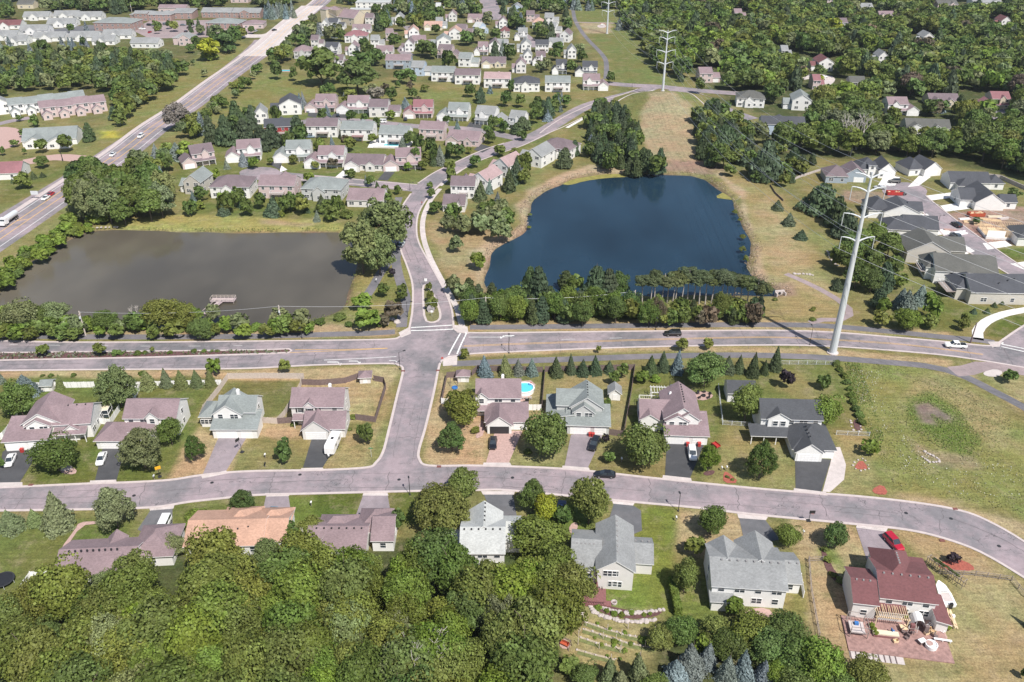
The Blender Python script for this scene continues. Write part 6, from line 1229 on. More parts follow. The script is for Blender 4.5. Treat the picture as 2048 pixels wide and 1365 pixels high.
# ------------------------------------------------------------------ turn the list into trees
LM = list(HS) + [(1050, 775, 'the round pool'), (445, 603, 'the fishing dock'), (1352, 775, 'the big trampoline'), (1665, 700, 'the foot of the tall pole'), (865, 610, 'the sign island'), (660, 893, 'the camper'),
      (1240, 1280, 'the vineyard'), (1850, 830, 'the meadow pond bed'), (350, 712, 'the mulched median'), (820, 668, 'the junction'), (1330, 250, 'the mown mound'), (1615, 480, 'the grass slope'), (1080, 640, 'the trail'), (1940, 650, 'the curved pavement'), (1185, 975, 'the parked black car'),
      (235, 275, 'the yellow flower patch'), (620, 440, 'the mown shore of the brown pond'), (1500, 500, 'the right shore of the blue pond'), (1980, 460, 'the building site'), (1650, 960, 'the red mulch beds'), (1500, 730, 'the south trail'), (100, 1060, 'the pale garden path'), (950, 500, 'the left shore of the blue pond')]
NAME = {'D': ('broadleaf_tree', 'tree'), 'O': ('maple_tree', 'tree'), 'W': ('willow_tree', 'tree'), 'S': ('spruce_tree', 'spruce'), 'P': ('pine_tree', 'pine'), 'R': ('red_pine_tree', 'pine'), 'K': ('shrub', 'shrub')}
NOUN = {'D': 'spreading tree', 'O': 'oval tree', 'W': 'feathery willow', 'S': 'spruce', 'P': 'layered pine', 'R': 'bare trunked pine', 'K': 'shrub'}
SPEC = [q for q in SPEC if q[3] > 1]
cap = {}
for q in SPEC: cap.setdefault(NAME[q[0]][1], []).append(q)
THINGS, REST = [], []
for k, l in cap.items():
    vis = [q for q in l if -q[3] / 2 < q[1] < 2048 + q[3] / 2 and -q[4] / 2 < q[2] < 1365 + q[4] / 2]
    vis.sort(key=lambda q: -q[3] * q[4]); THINGS += vis[:295]; REST += vis[295:]
def solve(q):
    kd, px, py, wp, hp, _, reg_ = q; tall = kd in 'SPR'
    s = scale(px, min(py + hp * .3, 1500)); th = PITCH + math.atan((py - 682.5) / F); r = wp / 2 / s
    if tall:
        Ht = max((hp / s - r * math.sin(th)) / math.cos(th), r * 1.6); yb = py + hp / 2 - r * math.sin(th) * s; p = G(px, min(yb, 1600), 0); s2 = scale(px, min(yb, 1600)); r *= s / s2; Ht *= s / s2
        return p, r, Ht, s2
    c = math.sqrt(max((hp / 2 / s) ** 2 - (r * math.sin(th)) ** 2, (r * .78) ** 2 * math.cos(th) ** 2)) / math.cos(th); c = min(c, r * 1.5)
    zc = c * (.98 if kd != 'K' else .35) + (.45 if kd != 'K' else 0)
    if kd == 'D' and wp / s > 6 and reg_ == 'the near wood': zc += 2.5
    p = G(px, py, zc); s2 = F / proj(p.x, p.y, zc)[2]; r *= s / s2; c *= s / s2; p.z = zc; return p, r, c, s2
lab = {}; made = []
size_word = lambda kd, r: '' if kd == 'K' else ('small ' if r < 2.0 else 'large ' if r > 5 else '')
for q in THINGS:
    kd, px, py, wp, hp, tn, reg = q; p, r, h, s = solve(q); lod = 0 if s > 6.3 else 1 if s > 3.5 else 2; tall = kd in 'SPR'
    if kd == 'K' and lod < 2 and wp < 30: lod = min(lod + 1, 1)
    v = random.randrange(4 if lod < 2 else 3); crown, trunk = proto(kd, lod, v); name, cat = NAME[kd]; rz = random.uniform(0, 6.28)
    gz = height(p.x, p.y); bc = TINT[tn]; jv = random.uniform(.82, 1.2); jc = (min(1, bc[0] * jv * random.uniform(.88, 1.08)), bc[1] * jv, bc[2] * jv * random.uniform(.8, 1.2), 1)
    if trunk is None:
        zc = 0 if tall else p.z
        o = link(name, crown, None, (p.x, p.y, gz + zc), rz, cat=cat); o.scale = (r, r, h)
        if kd == 'R': pass
        o.color = jc
    else:
        o = empty(name, (p.x, p.y, gz), rz, cat=cat)
        cr = link('crown', crown, o); cr.color = jc
        if kd == 'R': q_ = random.uniform(1.1, 1.6); cr.scale = (r * q_, r * random.uniform(1.1, 1.5), h * .44); cr.location.z = h * random.uniform(.50, .64); o.rotation_euler = (random.uniform(-.06, .06), random.uniform(-.06, .06), rz)
        elif tall: an = random.uniform(.86, 1.16); w3 = random.uniform(.9, 1.2); cr.scale = (r * an * w3, r / an * w3, h * random.uniform(.82, 1.08)); cr.rotation_euler = (random.uniform(-.06, .06), random.uniform(-.06, .06), 0)
        else: an = random.uniform(.86, 1.16) if kd in 'DK' else random.uniform(.95, 1.05); cr.scale = (r * an, r / an, h); cr.location.z = p.z
        if kd != 'K':
            tk = link('trunk', trunk, o)
            if kd == 'R': tk.scale = (7, 7, h * .95)
            elif tall: tk.scale = (h * .5, h * .5, h)
            else: tk.scale = (r, r, max(.5, p.z + h * .15))
            if kd == 'W': tk.data = tk.data
    o['tmp'] = (px, py)
    if reg:
        if reg in ('the near wood', 'the forest on the right', 'the highway grove', 'the top centre gardens'):
            xs_ = {'the near wood': (380, 760), 'the forest on the right': (1560, 1810), 'the highway grove': (110, 240), 'the top centre gardens': (800, 980)}[reg]
            ys_ = {'the near wood': (1180, 1280), 'the forest on the right': (190, 255), 'the highway grove': (140, 200), 'the top centre gardens': (40, 85)}[reg]
            where = ('upper ' if py < ys_[0] else 'middle ' if py < ys_[1] else 'lower ') + ('left' if px < xs_[0] else 'centre' if px < xs_[1] else 'right')
            lb = f'{size_word(kd, r)}{tn} {NOUN[kd]} in the {where} of {reg}'
        else: lb = f'{size_word(kd, r)}{tn} {NOUN[kd]} in {reg}'
    else:
        n = min(LM, key=lambda a: (a[0] - px) ** 2 + ((a[1] - py) * 1.3) ** 2); dx, dy = px - n[0], py - n[1]
        rel = ('left of' if dx < 0 else 'right of') if abs(dx) > abs(dy) else ('behind' if dy < 0 else 'in front of')
        lb = f'{size_word(kd, r)}{tn} {NOUN[kd]} {rel} {n[2]}'
    lb = lb.replace('redpine bare', 'dark bare')
    lab.setdefault(lb, []).append(o); o['group'] = {'tree': 'broadleaf trees', 'spruce': 'spruces', 'pine': 'pines', 'shrub': 'shrubs'}[cat]
ORD = ['leftmost', 'second', 'third', 'fourth', 'fifth', 'sixth', 'seventh', 'eighth', 'ninth']
def plur(lb, kd): return lb
for lb, os_ in lab.items():
    os_.sort(key=lambda o: o['tmp'][0]); n = len(os_)
    for i, o in enumerate(os_):
        l2 = lb if (n == 1 or n > 9) else ('rightmost' if i == n - 1 else 'leftmost' if i == 0 else ORD[i] + ' from left,') + ' ' + lb
        if len(l2.split()) > 16: l2 = l2.replace('spreading ', '').replace('large ', '').replace('small ', '').replace('feathery ', '').replace(' that ', ' ')
        if len(l2.split()) > 16: l2 = l2.replace('layered ', '').replace('oval ', '')
        if len(l2.split()) > 16: l2 = l2.replace('dark bare trunked pine', 'bare pine')
        if len(l2.split()) > 16: print('LONG', l2)
        o['label'] = l2
        if n > 9: o['group'] = lb + 's' if len(lb) < 60 else lb
        del o['tmp']
# smaller far trees beyond the countable ones: one mass
acc = []; tv = []
tmpl = {}
for v in range(6):
    tmpl['D', v] = crown_round(900 + v, 20, 260, .31, clr=(.24, .38)); tmpl['S', v] = crown_spruce(930 + v, 200, .28, 8)
for q in REST:
    p, r, h, s = solve(q); tall = q[0] in 'SPR'; A = tmpl['S' if tall else 'D', random.randrange(6)].copy(); a = random.uniform(0, 6.28)
    R_ = np.array([[math.cos(a), -math.sin(a), 0], [math.sin(a), math.cos(a), 0], [0, 0, 1]]); A = A @ R_.T * np.array([r, r, h]) + np.array([p.x, p.y, height(p.x, p.y) + (0 if tall else p.z)])
    acc.append(A); bc = TINT[q[5]]; jv = random.uniform(.8, 1.22); tv.append(np.tile(np.array([bc[0] * jv * random.uniform(.88, 1.06), bc[1] * jv, bc[2] * jv, 1]), (len(A) * 4, 1)))
if acc:
    Q = np.concatenate(acc); me = tomesh('far woodland', Q, [LEAFA]); ca = me.color_attributes.new('tint', 'FLOAT_COLOR', 'POINT'); ca.data.foreach_set('color', np.concatenate(tv).reshape(-1).astype(np.float32))
    link('far woodland', me, kind='stuff', label='mass of far tree crowns spreading behind the houses and over the distant hills', cat='woodland')
print('TREES', len(THINGS), 'rest', len(REST), {k: len(l) for k, l in cap.items()}, 'labels', len(lab))
# ------------------------------------------------------------------ vehicles
_pm = {}
def paintm(name, c):
    if name not in _pm:
        m, t, b = _mat(name + ' car paint'); b.inputs['Base Color'].default_value = (*c, 1); b.inputs['Roughness'].default_value = .28; b.inputs['Coat Weight'].default_value = .6; b.inputs['Coat Roughness'].default_value = .08; _pm[name] = m
    return _pm[name]
PAINT = {'white': (.75, .75, .74), 'black': (.012, .013, .016), 'red': (.38, .012, .03), 'grey': (.12, .14, .15), 'bluegrey': (.16, .22, .27), 'silver': (.45, .46, .47), 'dark blue': (.015, .03, .09), 'light': (.5, .55, .55)}
WH = MB(); WH.lathe([(.0, -.11), (.24, -.11), (.33, -.1), (.34, 0), (.33, .1), (.24, .11), (0, .11)], n=14)
WHm = None
def wheel_mesh():
    global WHm
    if WHm is None:
        w_ = MB(); prof = [(0, -.1), (.20, -.1), (.21, -.115), (.32, -.11), (.34, -.06), (.34, .06), (.32, .11), (.21, .115), (.20, .1), (0, .1)]
        w_.lathe(prof, n=14); w_.v = [(x, z, y) for x, y, z in w_.v]
        w_.m = [1 if (i // 14) in (0, 8) else 0 for i in range(len(w_.f))]; WHm = w_.mesh('wheel', [M['tyre'], M['rim']])
    return WHm
def loft(mb, secs, m=0):
    """secs: list of (x, [(y,z)...]) closed rings -> skin"""
    n = len(secs[0][1]); vs = [(x, y, z) for x, r in secs for y, z in r]; fs = []
    for i in range(len(secs) - 1):
        for k in range(n): a, b_ = i * n + k, i * n + (k + 1) % n; fs.append((a, b_, b_ + n, a + n))
    fs.append(tuple(range(n))[::-1]); fs.append(tuple(range((len(secs) - 1) * n, len(secs) * n))); mb.add(vs, fs, m)
CAR = {  # length, width, belt line stations (x, half width, low z, high z), cabin stations (x, half width at belt, half width roof, z)
 'sedan': (4.7, 1.82, [(-2.35, .70, .45, .80), (-2.2, .84, .28, .92), (-1.3, .91, .22, .98), (0, .91, .22, .95), (1.2, .91, .22, .92), (2.0, .86, .26, .80), (2.35, .66, .40, .66)], [(-1.95, .80, .98), (-1.15, .62, 1.42), (.15, .62, 1.45), (1.15, .78, .92)]),
 'suv': (4.9, 1.95, [(-2.45, .82, .45, 1.05), (-2.38, .93, .35, 1.12), (-1.3, .97, .3, 1.12), (0, .97, .3, 1.10), (1.25, .96, .3, 1.08), (2.2, .90, .34, .98), (2.45, .74, .45, .80)], [(-2.38, .86, 1.12), (-2.15, .74, 1.72), (.25, .74, 1.76), (1.15, .84, 1.08)]),
 'van': (5.1, 2.0, [(-2.55, .88, .4, 1.1), (-2.5, .97, .3, 1.15), (0, .99, .28, 1.15), (1.5, .98, .28, 1.05), (2.3, .90, .32, .95), (2.55, .74, .45, .75)], [(-2.5, .93, 1.15), (-2.4, .84, 1.88), (.9, .84, 1.9), (1.75, .88, 1.04)]),
 'pickup': (5.8, 2.0, [(-2.9, .92, .5, 1.12), (-2.8, .97, .42, 1.15), (-.9, .98, .4, 1.15), (.5, .98, .4, 1.14), (1.6, .97, .4, 1.12), (2.6, .92, .42, 1.05), (2.9, .78, .5, .85)], [(-.95, .86, 1.14), (-.75, .74, 1.82), (.75, .74, 1.84), (1.45, .84, 1.12)])}
def make_car(kind):
    Ln, W, st, cab = CAR[kind]; b_ = MB(); g = MB(); o = MB()
    secs = [(x, [(-w, lo + .12), (-w * .96, lo), (w * .96, lo), (w, lo + .12), (w, hi - .14), (w * .90, hi), (-w * .90, hi), (-w, hi - .14)]) for x, w, lo, hi in st]; loft(b_, secs)
    (x0, w0, z0), (x1, w1, z1), (x2, w2, z2), (x3, w3, z3) = cab
    q = [(x0, -w0, z0), (x0, w0, z0), (x1, w1, z1), (x1, -w1, z1), (x2, w2, z2), (x2, -w2, z2), (x3, w3, z3), (x3, -w3, z3)]
    b_.add([(x, y, z) for x, y, z in (q[3], q[2], q[4], q[5])], [(0, 3, 2, 1)])                               # roof panel
    def inset(quad, k=.06, off=.0):
        c = sum((Vector(v) for v in quad), Vector()) / len(quad); return [c + (Vector(v) - c) * (1 - k) for v in quad]
    for f in ((0, 3, 2, 1), (4, 5, 7, 6)):                                                                # rear and front screens
        g.add(inset([q[i] for i in f], .07), [(0, 1, 2, 3)]); b_.add([Vector(q[i]) * 1 - Vector((0, 0, .015)) for i in f], [(0, 1, 2, 3)])
    xm = (x1 + x2) / 2
    for s_ in (-1, 1):
        side = [(x0, s_ * w0, z0), (x1, s_ * w1, z1), (x2, s_ * w2, z2), (x3, s_ * w3, z3)]; b_.add([(x, y - s_ * .015, z) for x, y, z in side], [(0, 1, 2, 3)])
        for a0, a1 in ((0.04, .46), (.54, .96)) if kind != 'pickup' else ((.06, .46), (.54, .94)):
            T_ = lambda u: [Vector(side[0]).lerp(Vector(side[3]), u), Vector(side[1]).lerp(Vector(side[2]), u)]
            (lo0, hi0), (lo1, hi1) = T_(a0), T_(a1); g.add([lo0.lerp(hi0, .1), lo0.lerp(hi0, .88), lo1.lerp(hi1, .88), lo1.lerp(hi1, .1)], [(0, 1, 2, 3)])
    if kind == 'pickup': o.box(-2.75, -1.0, -.8, .8, 1.145, 1.165)
    return b_.mesh('body', []), g.mesh('glass', [M['glass']]), (o.mesh('bed', [M['black']]) if o.v else None)
_cars = {}
_hl = MB(); _hl.box(-.04, .03, -.22, .22, -.08, .08); _HL = _hl.mesh('headlight', [M['lamp']]); _TL = _hl.mesh('tail_light', [M['tail']])
def car(px, py, hd, kind, col, label, group=None, name=None, cat=None):
    kk = (kind, col)
    if kk not in _cars:
        b_, g, o_ = make_car(kind); b_.materials.append(paintm(col, PAINT[col])); _cars[kk] = (b_, g, o_)
    b_, g, bed = _cars[kk]; Ln, W = CAR[kind][:2]; p = G(px, py, 0)
    o = empty(name or {'sedan': 'parked_car', 'suv': 'suv', 'van': 'van', 'pickup': 'pickup_truck'}[kind], (p.x, p.y, .06), math.radians(hd), label=label, cat=cat or {'sedan': 'car', 'suv': 'car', 'van': 'van', 'pickup': 'pickup truck'}[kind], group=group)
    link('body', b_, o); link('glass', g, o)
    if bed: link('bed', bed, o)
    for x in (Ln * .30, -Ln * .29):
        for y in (-W / 2 + .06, W / 2 - .06): link('wheel', wheel_mesh(), o, (x, y, .34))
    st = CAR[kind][2]
    for s_ in (-1, 1):
        link('headlight', _HL, o, (st[-1][0] - .06, s_ * (st[-1][1] - .2), st[-1][3] - .08)); link('tail_light', _TL, o, (st[0][0] + .03, s_ * (st[0][1] - .2), st[0][3] - .12))
    return o
def hdg(a, b_): p, q = G(*a, 0), G(*b_, 0); return math.degrees(math.atan2(q.y - p.y, q.x - p.x))
car(22, 925, hdg((30, 899), (14, 932)), 'sedan', 'white', 'white sedan on the black driveway at the left edge')
car(204, 922, hdg((209, 905), (199, 930)), 'sedan', 'white', 'white car on the curved black driveway left of the oval tree')
car(986, 890, -92, 'sedan', 'black', 'black car on the pinkish driveway before the open garage')
car(1188, 893, hdg((1194, 878), (1182, 902)), 'suv', 'black', 'black wagon on the mauve driveway of the grey walled house')
car(1384, 912, -96, 'suv', 'white', 'white wagon on the black driveway beside the bright oval tree')
car(1210, 953, 176, 'sedan', 'black', 'black car parked on the street at the kerb')
car(1786, 1090, hdg((1772, 1072), (1800, 1102)), 'suv', 'red', 'dark red car on the driveway of the maroon roofed house')
car(329, 1056, hdg((336, 1032), (322, 1062)), 'van', 'white', 'white van on the grey driveway by the long mauve house')
car(543, 1034, -95, 'sedan', 'bluegrey', 'blue grey car nose in by the orange tan roofed house')
car(1122, 1022, 80, 'suv', 'dark blue', 'dark blue car in the shade beside the yellow tree')
car(1345, 671, 181, 'suv', 'black', 'black sport utility car driving on the main road')
car(1910, 695, 174, 'pickup', 'white', 'white pickup truck driving on the main road')
car(803, 492, 80, 'sedan', 'light', 'pale car by the kerb under the big willow'); car(789, 490, 80, 'suv', 'grey', 'dark grey car on the lot under the big willow')
hw = hdg((130, 384), (190, 343)); hw2 = hdg((250, 301), (310, 254))
car(92, 399, hw + 180, 'sedan', 'white', 'white car with a red car close behind on the highway'); car(101, 392, hw + 180, 'sedan', 'red', 'dark red car close behind the white one on the highway')
car(226, 312, hw2 + 180, 'sedan', 'white', 'white car on the highway above the willow grove'); car(282, 275, hw2 + 180, 'suv', 'white', 'white car on the highway nearest the yellow flower patch')
car(549, 62, 60, 'sedan', 'black', 'black car crossing the pale concrete bridge deck')
car(1788, 366, 178, 'suv', 'black', 'black car parked across the head of the new cul-de-sac'); car(1759, 378, 160, 'sedan', 'silver', 'silver car on the pale drive behind the tall pole')
car(1912, 453, hdg((1900, 445), (1925, 460)) + 180, 'suv', 'black', 'black car at the kerb by the building site'); car(1913, 477, hdg((1895, 468), (1925, 485)), 'pickup', 'grey', 'dark grey pickup parked opposite the building site')
car(1800, 390, 170, 'sedan', 'black', 'black car behind the red dumpster')
for i, (x, y, h_, k_, c_, lb) in enumerate([(676, 233, -80, 'sedan', 'black', 'black car on the driveway of the third top row house'), (696, 231, -80, 'suv', 'grey', 'grey car beside the round bush in the top row'), (617, 224, -85, 'sedan', 'dark blue', 'dark blue car at the garage of the second top row house'), (811, 241, -85, 'sedan', 'black', 'black car before the red roofed house'), (764, 246, 178, 'van', 'white', 'white van on the loop street'), (837, 77, 178, 'pickup', 'black', 'black pickup on the curved far street'), (1648, 156, 20, 'sedan', 'white', 'white car in the forest cul-de-sac'), (1480, 86 + 130, 10, 'suv', 'grey', 'grey car by the hip roofed forest house'), (620, 276, 5, 'sedan', 'bluegrey', 'blue grey car behind the tall white house'), (800, 298, 0, 'sedan', 'red', 'red car on the pool terrace drive')]):
    if i not in (7, 9): car(x, y, h_, k_, c_, lb)
rr = random.Random(5)
for i, (x, y) in enumerate([(300,52),(309,53),(318,53),(330,50),(341,50),(352,56),(366,52),(378,57),(390,53),(402,62),(436,47),(448,47),(460,46),(474,52),(488,66),(500,62),(512,64),(372,65),(300,66),(285,60)]):
    car(x, y, rr.choice([85, 88, 0]), rr.choice(['sedan', 'suv']), rr.choice(['white', 'silver', 'black', 'grey', 'red']), 'small distant car standing in the car park between the brick shops', 'cars in the car park of the shops')
# tanker truck
p = G(20, 445, 0); o = empty('tanker_truck', (p.x, p.y, .06), math.radians(hw + 180), label='white tanker truck heading down the highway at the left edge', cat='truck')
x = MB(); x.box(2.2, 4.3, -1.2, 1.2, .7, 2.9); x.box(4.3, 5.3, -1.1, 1.1, .7, 1.9); x.obj('cab', paintm('white', PAINT['white']), o); x = MB(); x.box(4.25, 4.34, -1.05, 1.05, 2.0, 2.7); x.obj('windscreen', M['glass'], o)
x = MB(); x.tube([(-4.9, 0, 2.0), (-4.7, 0, 2.0), (1.7, 0, 2.0), (1.9, 0, 2.0)], [.7, 1.1, 1.1, .7], 14); x.obj('tank', M['steel'], o); x = MB(); x.box(-5, 2.2, -.5, .5, .6, .95); x.obj('chassis', M['dark'], o)
for x_ in (4.2, -2.4, -3.6):
    for y in (-1.05, 1.05): w_ = link('wheel', wheel_mesh(), o, (x_, y, .5)); w_.scale = (1.5, 1.5, 1.5)
# camper
p = G(667, 896, 0); o = empty('camper_trailer', (p.x, p.y, .06), math.radians(hdg((672, 875), (655, 912))), label='long white camper trailer parked on the black driveway', cat='camper')
x = MB(); loft(x, [(-3.1, [(-1.1, .6), (1.1, .6), (1.1, 2.5), (.9, 2.62), (-.9, 2.62), (-1.1, 2.5)]), (2.6, [(-1.15, .5), (1.15, .5), (1.15, 2.65), (.95, 2.78), (-.95, 2.78), (-1.15, 2.65)]), (3.3, [(-1.1, .6), (1.1, .6), (1.1, 2.1), (.9, 2.3), (-.9, 2.3), (-1.1, 2.1)])]); x.obj('body', M['white'], o)
x = MB(); x.box(-.35, .35, -.3, .3, 2.70, 2.86); x.obj('roof_vent', M['black'], o); x = MB(); x.box(1.4, 1.8, -.2, .2, 2.7, 2.82); x.obj('roof_vent', M['steel'], o)
for y in (-1.16, 1.16):
    for x_ in (-1.8, .8): q = MB(); q.box(x_, x_ + .8, y - .01, y + .01, 1.5, 2.1); q.obj('window', M['glass'], o)
x = MB(); x.beam((3.3, -.7, .55), (4.6, 0, .5), .12); x.beam((3.3, .7, .55), (4.6, 0, .5), .12); x.obj('hitch', M['dark'], o); x = MB(); x.tube([(3.9, 0, .6), (3.9, 0, 1.05)], .22, 10); x.obj('gas_bottle', M['white'], o)
for x_ in (-.5, .35):
    for y in (-1.05, 1.05): link('wheel', wheel_mesh(), o, (x_, y, .34))
# boat on trailer
p = G(1886, 1198, 0); o = empty('motor_boat', (p.x, p.y, .05), math.radians(hdg((1872, 1168), (1897, 1215)) + 180), label='white motor boat on its trailer beside the maroon roofed house', cat='boat')
hull = MB(); loft(hull, [(-2.7, [(-1.05, .7), (0, .45), (1.05, .7), (1.1, 1.35), (-1.1, 1.35)]), (0, [(-1.1, .7), (0, .4), (1.1, .7), (1.2, 1.4), (-1.2, 1.4)]), (2.0, [(-.7, .9), (0, .6), (.7, .9), (.9, 1.5), (-.9, 1.5)]), (3.1, [(-.05, 1.3), (0, 1.2), (.05, 1.3), (.08, 1.6), (-.08, 1.6)])]); hull.obj('hull', M['white'], o)
x = MB(); x.box(-2.0, .2, -.8, .8, 1.36, 1.43); x.obj('cockpit', M['concrete'], o); x = MB(); x.add([(.5, -.8, 1.45), (.5, .8, 1.45), (.1, .7, 1.95), (.1, -.7, 1.95)], [(0, 1, 2, 3)]); x.obj('windscreen', M['glass'], o); x = MB(); x.box(-3.1, -2.7, -.25, .25, .6, 1.9); x.obj('outboard_motor', M['black'], o)
x = MB(); x.beam((-2.4, -.8, .4), (3, 0, .4), .1); x.beam((-2.4, .8, .4), (3, 0, .4), .1); x.beam((3, 0, .4), (4.2, 0, .4), .1); x.obj('trailer', M['dark'], o)
for y in (-1.1, 1.1): link('wheel', wheel_mesh(), o, (-.8, y, .3))
# dumpsters
def dumpster(px, py, hd, mat, lb):
    p = G(px, py, 0); x = MB(); L, W_, h_ = 6.2, 2.3, 1.5
    x.box(-L/2, L/2, -W_/2, W_/2, .15, .3); x.box(-L/2, L/2, -W_/2, -W_/2 + .08, .3, h_); x.box(-L/2, L/2, W_/2 - .08, W_/2, .3, h_); x.box(-L/2, -L/2 + .08, -W_/2, W_/2, .3, h_); x.box(L/2 - .08, L/2, -W_/2, W_/2, .3, h_)
    for i in range(9): q = -L/2 + .3 + i * .7; x.box(q, q + .1, -W_/2 - .07, -W_/2, .2, h_); x.box(q, q + .1, W_/2, W_/2 + .07, .2, h_)
    o = empty('dumpster', (p.x, p.y, .05), math.radians(hd), label=lb, cat='dumpster'); x.obj('bin', mat, o); r = MB()
    rg = random.Random(px)
    for i in range(14): a = rg.uniform(-2.6, 2.2); b_ = rg.uniform(-.9, .9); r.box(a, a + rg.uniform(.4, 1.2), b_, b_ + rg.uniform(.1, .3), .4, rg.uniform(1.1, 1.6))
    r.obj('rubbish', M['lumber'], o)
dumpster(1788, 390, -3, M['red'], 'red dumpster on the bare soil by the cul-de-sac'); dumpster(1951, 433, 3, M['orange'], 'orange red dumpster at the building site')
# ------------------------------------------------------------------ pylons and wires
def zat(p, ypx):
    lo, hi = 0, 90
    for _ in range(40):
        z = (lo + hi) / 2
        if proj(p.x, p.y, z + p.z)[1] > ypx: lo = z
        else: hi = z
    return z
PY = [(1665, 706, [(476, 33.5), (428.5, 39), (376, 34), (348, 34)], 346, 'tall white steel pole with four pairs of arms beside the main road', 1.05), (1324, 198, [(125.5, 16), (101.5, 18.8), (75.5, 15.5), (62, 18)], 60, 'white steel transmission pole standing on top of the mown mound', .75), (1214, 68, [(22, 12), (5, 14.3), (-12, 12), (-22, 14)], -24, 'farthest white steel transmission pole, in the grass corridor', .75)]
ends = []
pw = [G(a, b_, 0) for a, b_, *_ in PY]
for p in pw: p.z = height(p.x, p.y)
for i, (bx, by, arms, ty, lb, br) in enumerate(PY):
    p = pw[i]; o = empty('transmission_pole', p, 0, label=lb, cat='power pole', group='transmission poles')
    zt = zat(p, ty); x = MB(); x.tube([(0, 0, -.3), (0, 0, zt * .35), (0, 0, zt * .7), (0, 0, zt)], [br, br * .78, br * .52, br * .26], 14); x.obj('pole', M['steel'], o); x = MB(); x.lathe([(br * 1.5, 0), (br * 1.5, .35), (0, .36)], (0, 0, -.1), 16); x.obj('base', M['concrete'], o)
    d = (pw[1] - pw[0] if i < 2 else pw[2] - pw[1]).xy.normalized(); n = Vector((d.y, -d.x)); n = Vector((1, 0)).lerp(n, .35).normalized(); E = []
    for k, (ay, half) in enumerate(arms):
        z = zat(p, ay); dep = proj(p.x, p.y, z)[2]; L = half / (F / dep); z0 = z - 1.2
        for s_ in (-1, 1):
            a = MB(); pt = [(n.x * L * s_ * u, n.y * L * s_ * u, z0 + 1.5 * (1 - (1 - u) ** 2)) for u in (0, .25, .5, .75, 1)]; a.tube(pt, [.26, .22, .18, .14, .1], 8); a.obj('arm', M['steel'], o); e = Vector(pt[-1])
            if k < 3:
                q = MB(); q.tube([e, e - Vector((0, 0, 3.4))], .09, 6); q.obj('insulator', M['steel'], o); e = e - Vector((0, 0, 3.4))
            E.append(p + e)
    ends.append(E)
nxt = [e + Vector((128, -118, -8)) for e in ends[0]]; far_ = [e + (pw[2] - pw[1]) * .9 for e in ends[2]]
WIRE = simple('aluminium wire', (.45, .46, .48), .5, .05, 1, .3)
for a, b_, sag, nm in ((nxt, ends[0], 5, 'crossing to the lower right'), (ends[0], ends[1], 8, 'between the tall pole and the mound pole'), (ends[1], ends[2], 6, 'between the two far poles')):
    for k in range(8):
        P0, P1 = a[k], b_[k]; pts = [P0.lerp(P1, t_ / 14) - Vector((0, 0, sag * 4 * (t_ / 14) * (1 - t_ / 14))) for t_ in range(15)]
        x = MB(); x.tube(pts, .042, 4); x.obj('power_line', WIRE, label='thin overhead wire ' + nm, cat='wire', group='thin overhead wires ' + nm)
def wood_pole(bx, by, ty, lb, mat='wood', arm=True):
    p = G(bx, by, 0); h = zat(p, ty); o = empty('utility_pole', p, 0, label=lb, cat='utility pole', group='wooden utility poles'); x = MB(); x.tube([(0, 0, -.2), (0, 0, h)], [.22, .15], 8); x.obj('pole', M[mat], o)
    if arm: x = MB(); x.box(-.06, .06, -.7, .7, h - 1.0, h - .85); x.obj('crossarm', M[mat], o); x = MB(); x.lathe([(0, 0), (.25, 0), (.25, .6), (0, .62)], (0, -.35, h - 2.3), 8); x.obj('transformer', M['steel'], o)
    return Vector((p.x, p.y, h))
M['palewood'] = simple('pale wooden pole', (.50, .43, .38), .85, .15, 2)
up = [wood_pole(171.5, 671, 622.6, 'wooden utility pole by the left trail, leftmost in the shrubs', 'palewood'), wood_pole(564, 657, 611, 'pale utility pole between shrubs and the brown pond', 'palewood'), wood_pole(972, 642, 594, 'utility pole in the wood right of the lane', 'palewood', False), wood_pole(1267, 628, 581, 'pale utility pole in front of the bare trunked pines', 'palewood')]
wood_pole(1941, 686, 646, 'brown pole beside the curved pavement', 'brownwood', False); wood_pole(502, 152, 131, 'pole on the verge of the highway', 'palewood', False); wood_pole(265, 30, 8, 'tall pole at the left of the shopping centre', 'palewood'); wood_pole(126, 323, 302, 'thin pole beside the pinkish townhouse drive', 'dark', False)
for a, b_ in zip(up[:-1], up[1:]):
    x = MB(); x.tube([a.lerp(b_, t_ / 10) - Vector((0, 0, .3 + 1.2 * 4 * (t_ / 10) * (1 - t_ / 10))) for t_ in range(11)], .03, 4); x.obj('power_line', WIRE, label='sagging wire strung between the wooden utility poles', cat='wire', group='sagging wires strung between the wooden utility poles')
def lamp(bx, by, ty, lb, hd=0, arm=1.4):
    p = G(bx, by, 0); h = zat(p, ty); o = empty('street_lamp', p, math.radians(hd), label=lb, cat='street lamp', group='street lamps'); x = MB(); x.tube([(0, 0, 0), (0, 0, h)], [.09, .06], 8); x.lathe([(.2, 0), (.2, .25), (.1, .3)], n=10); x.obj('pole', M['dark'], o)
    x = MB(); x.tube([(0, 0, h - .1), (arm, 0, h + .05)], .04, 6); x.obj('arm', M['dark'], o); x = MB(); x.box(arm - .35, arm + .35, -.17, .17, h - .02, h + .14); x.obj('lamp_head', M['dark'], o)
lamp(820, 990, 958, 'street lamp in front of the big olive trees by the junction', 100, .5); lamp(1356.5, 1023, 989, 'street lamp on the lower kerb of the street, right half', 100, .5); lamp(800, 739, 705, 'street lamp at the corner of the side street', 30, 1.6)
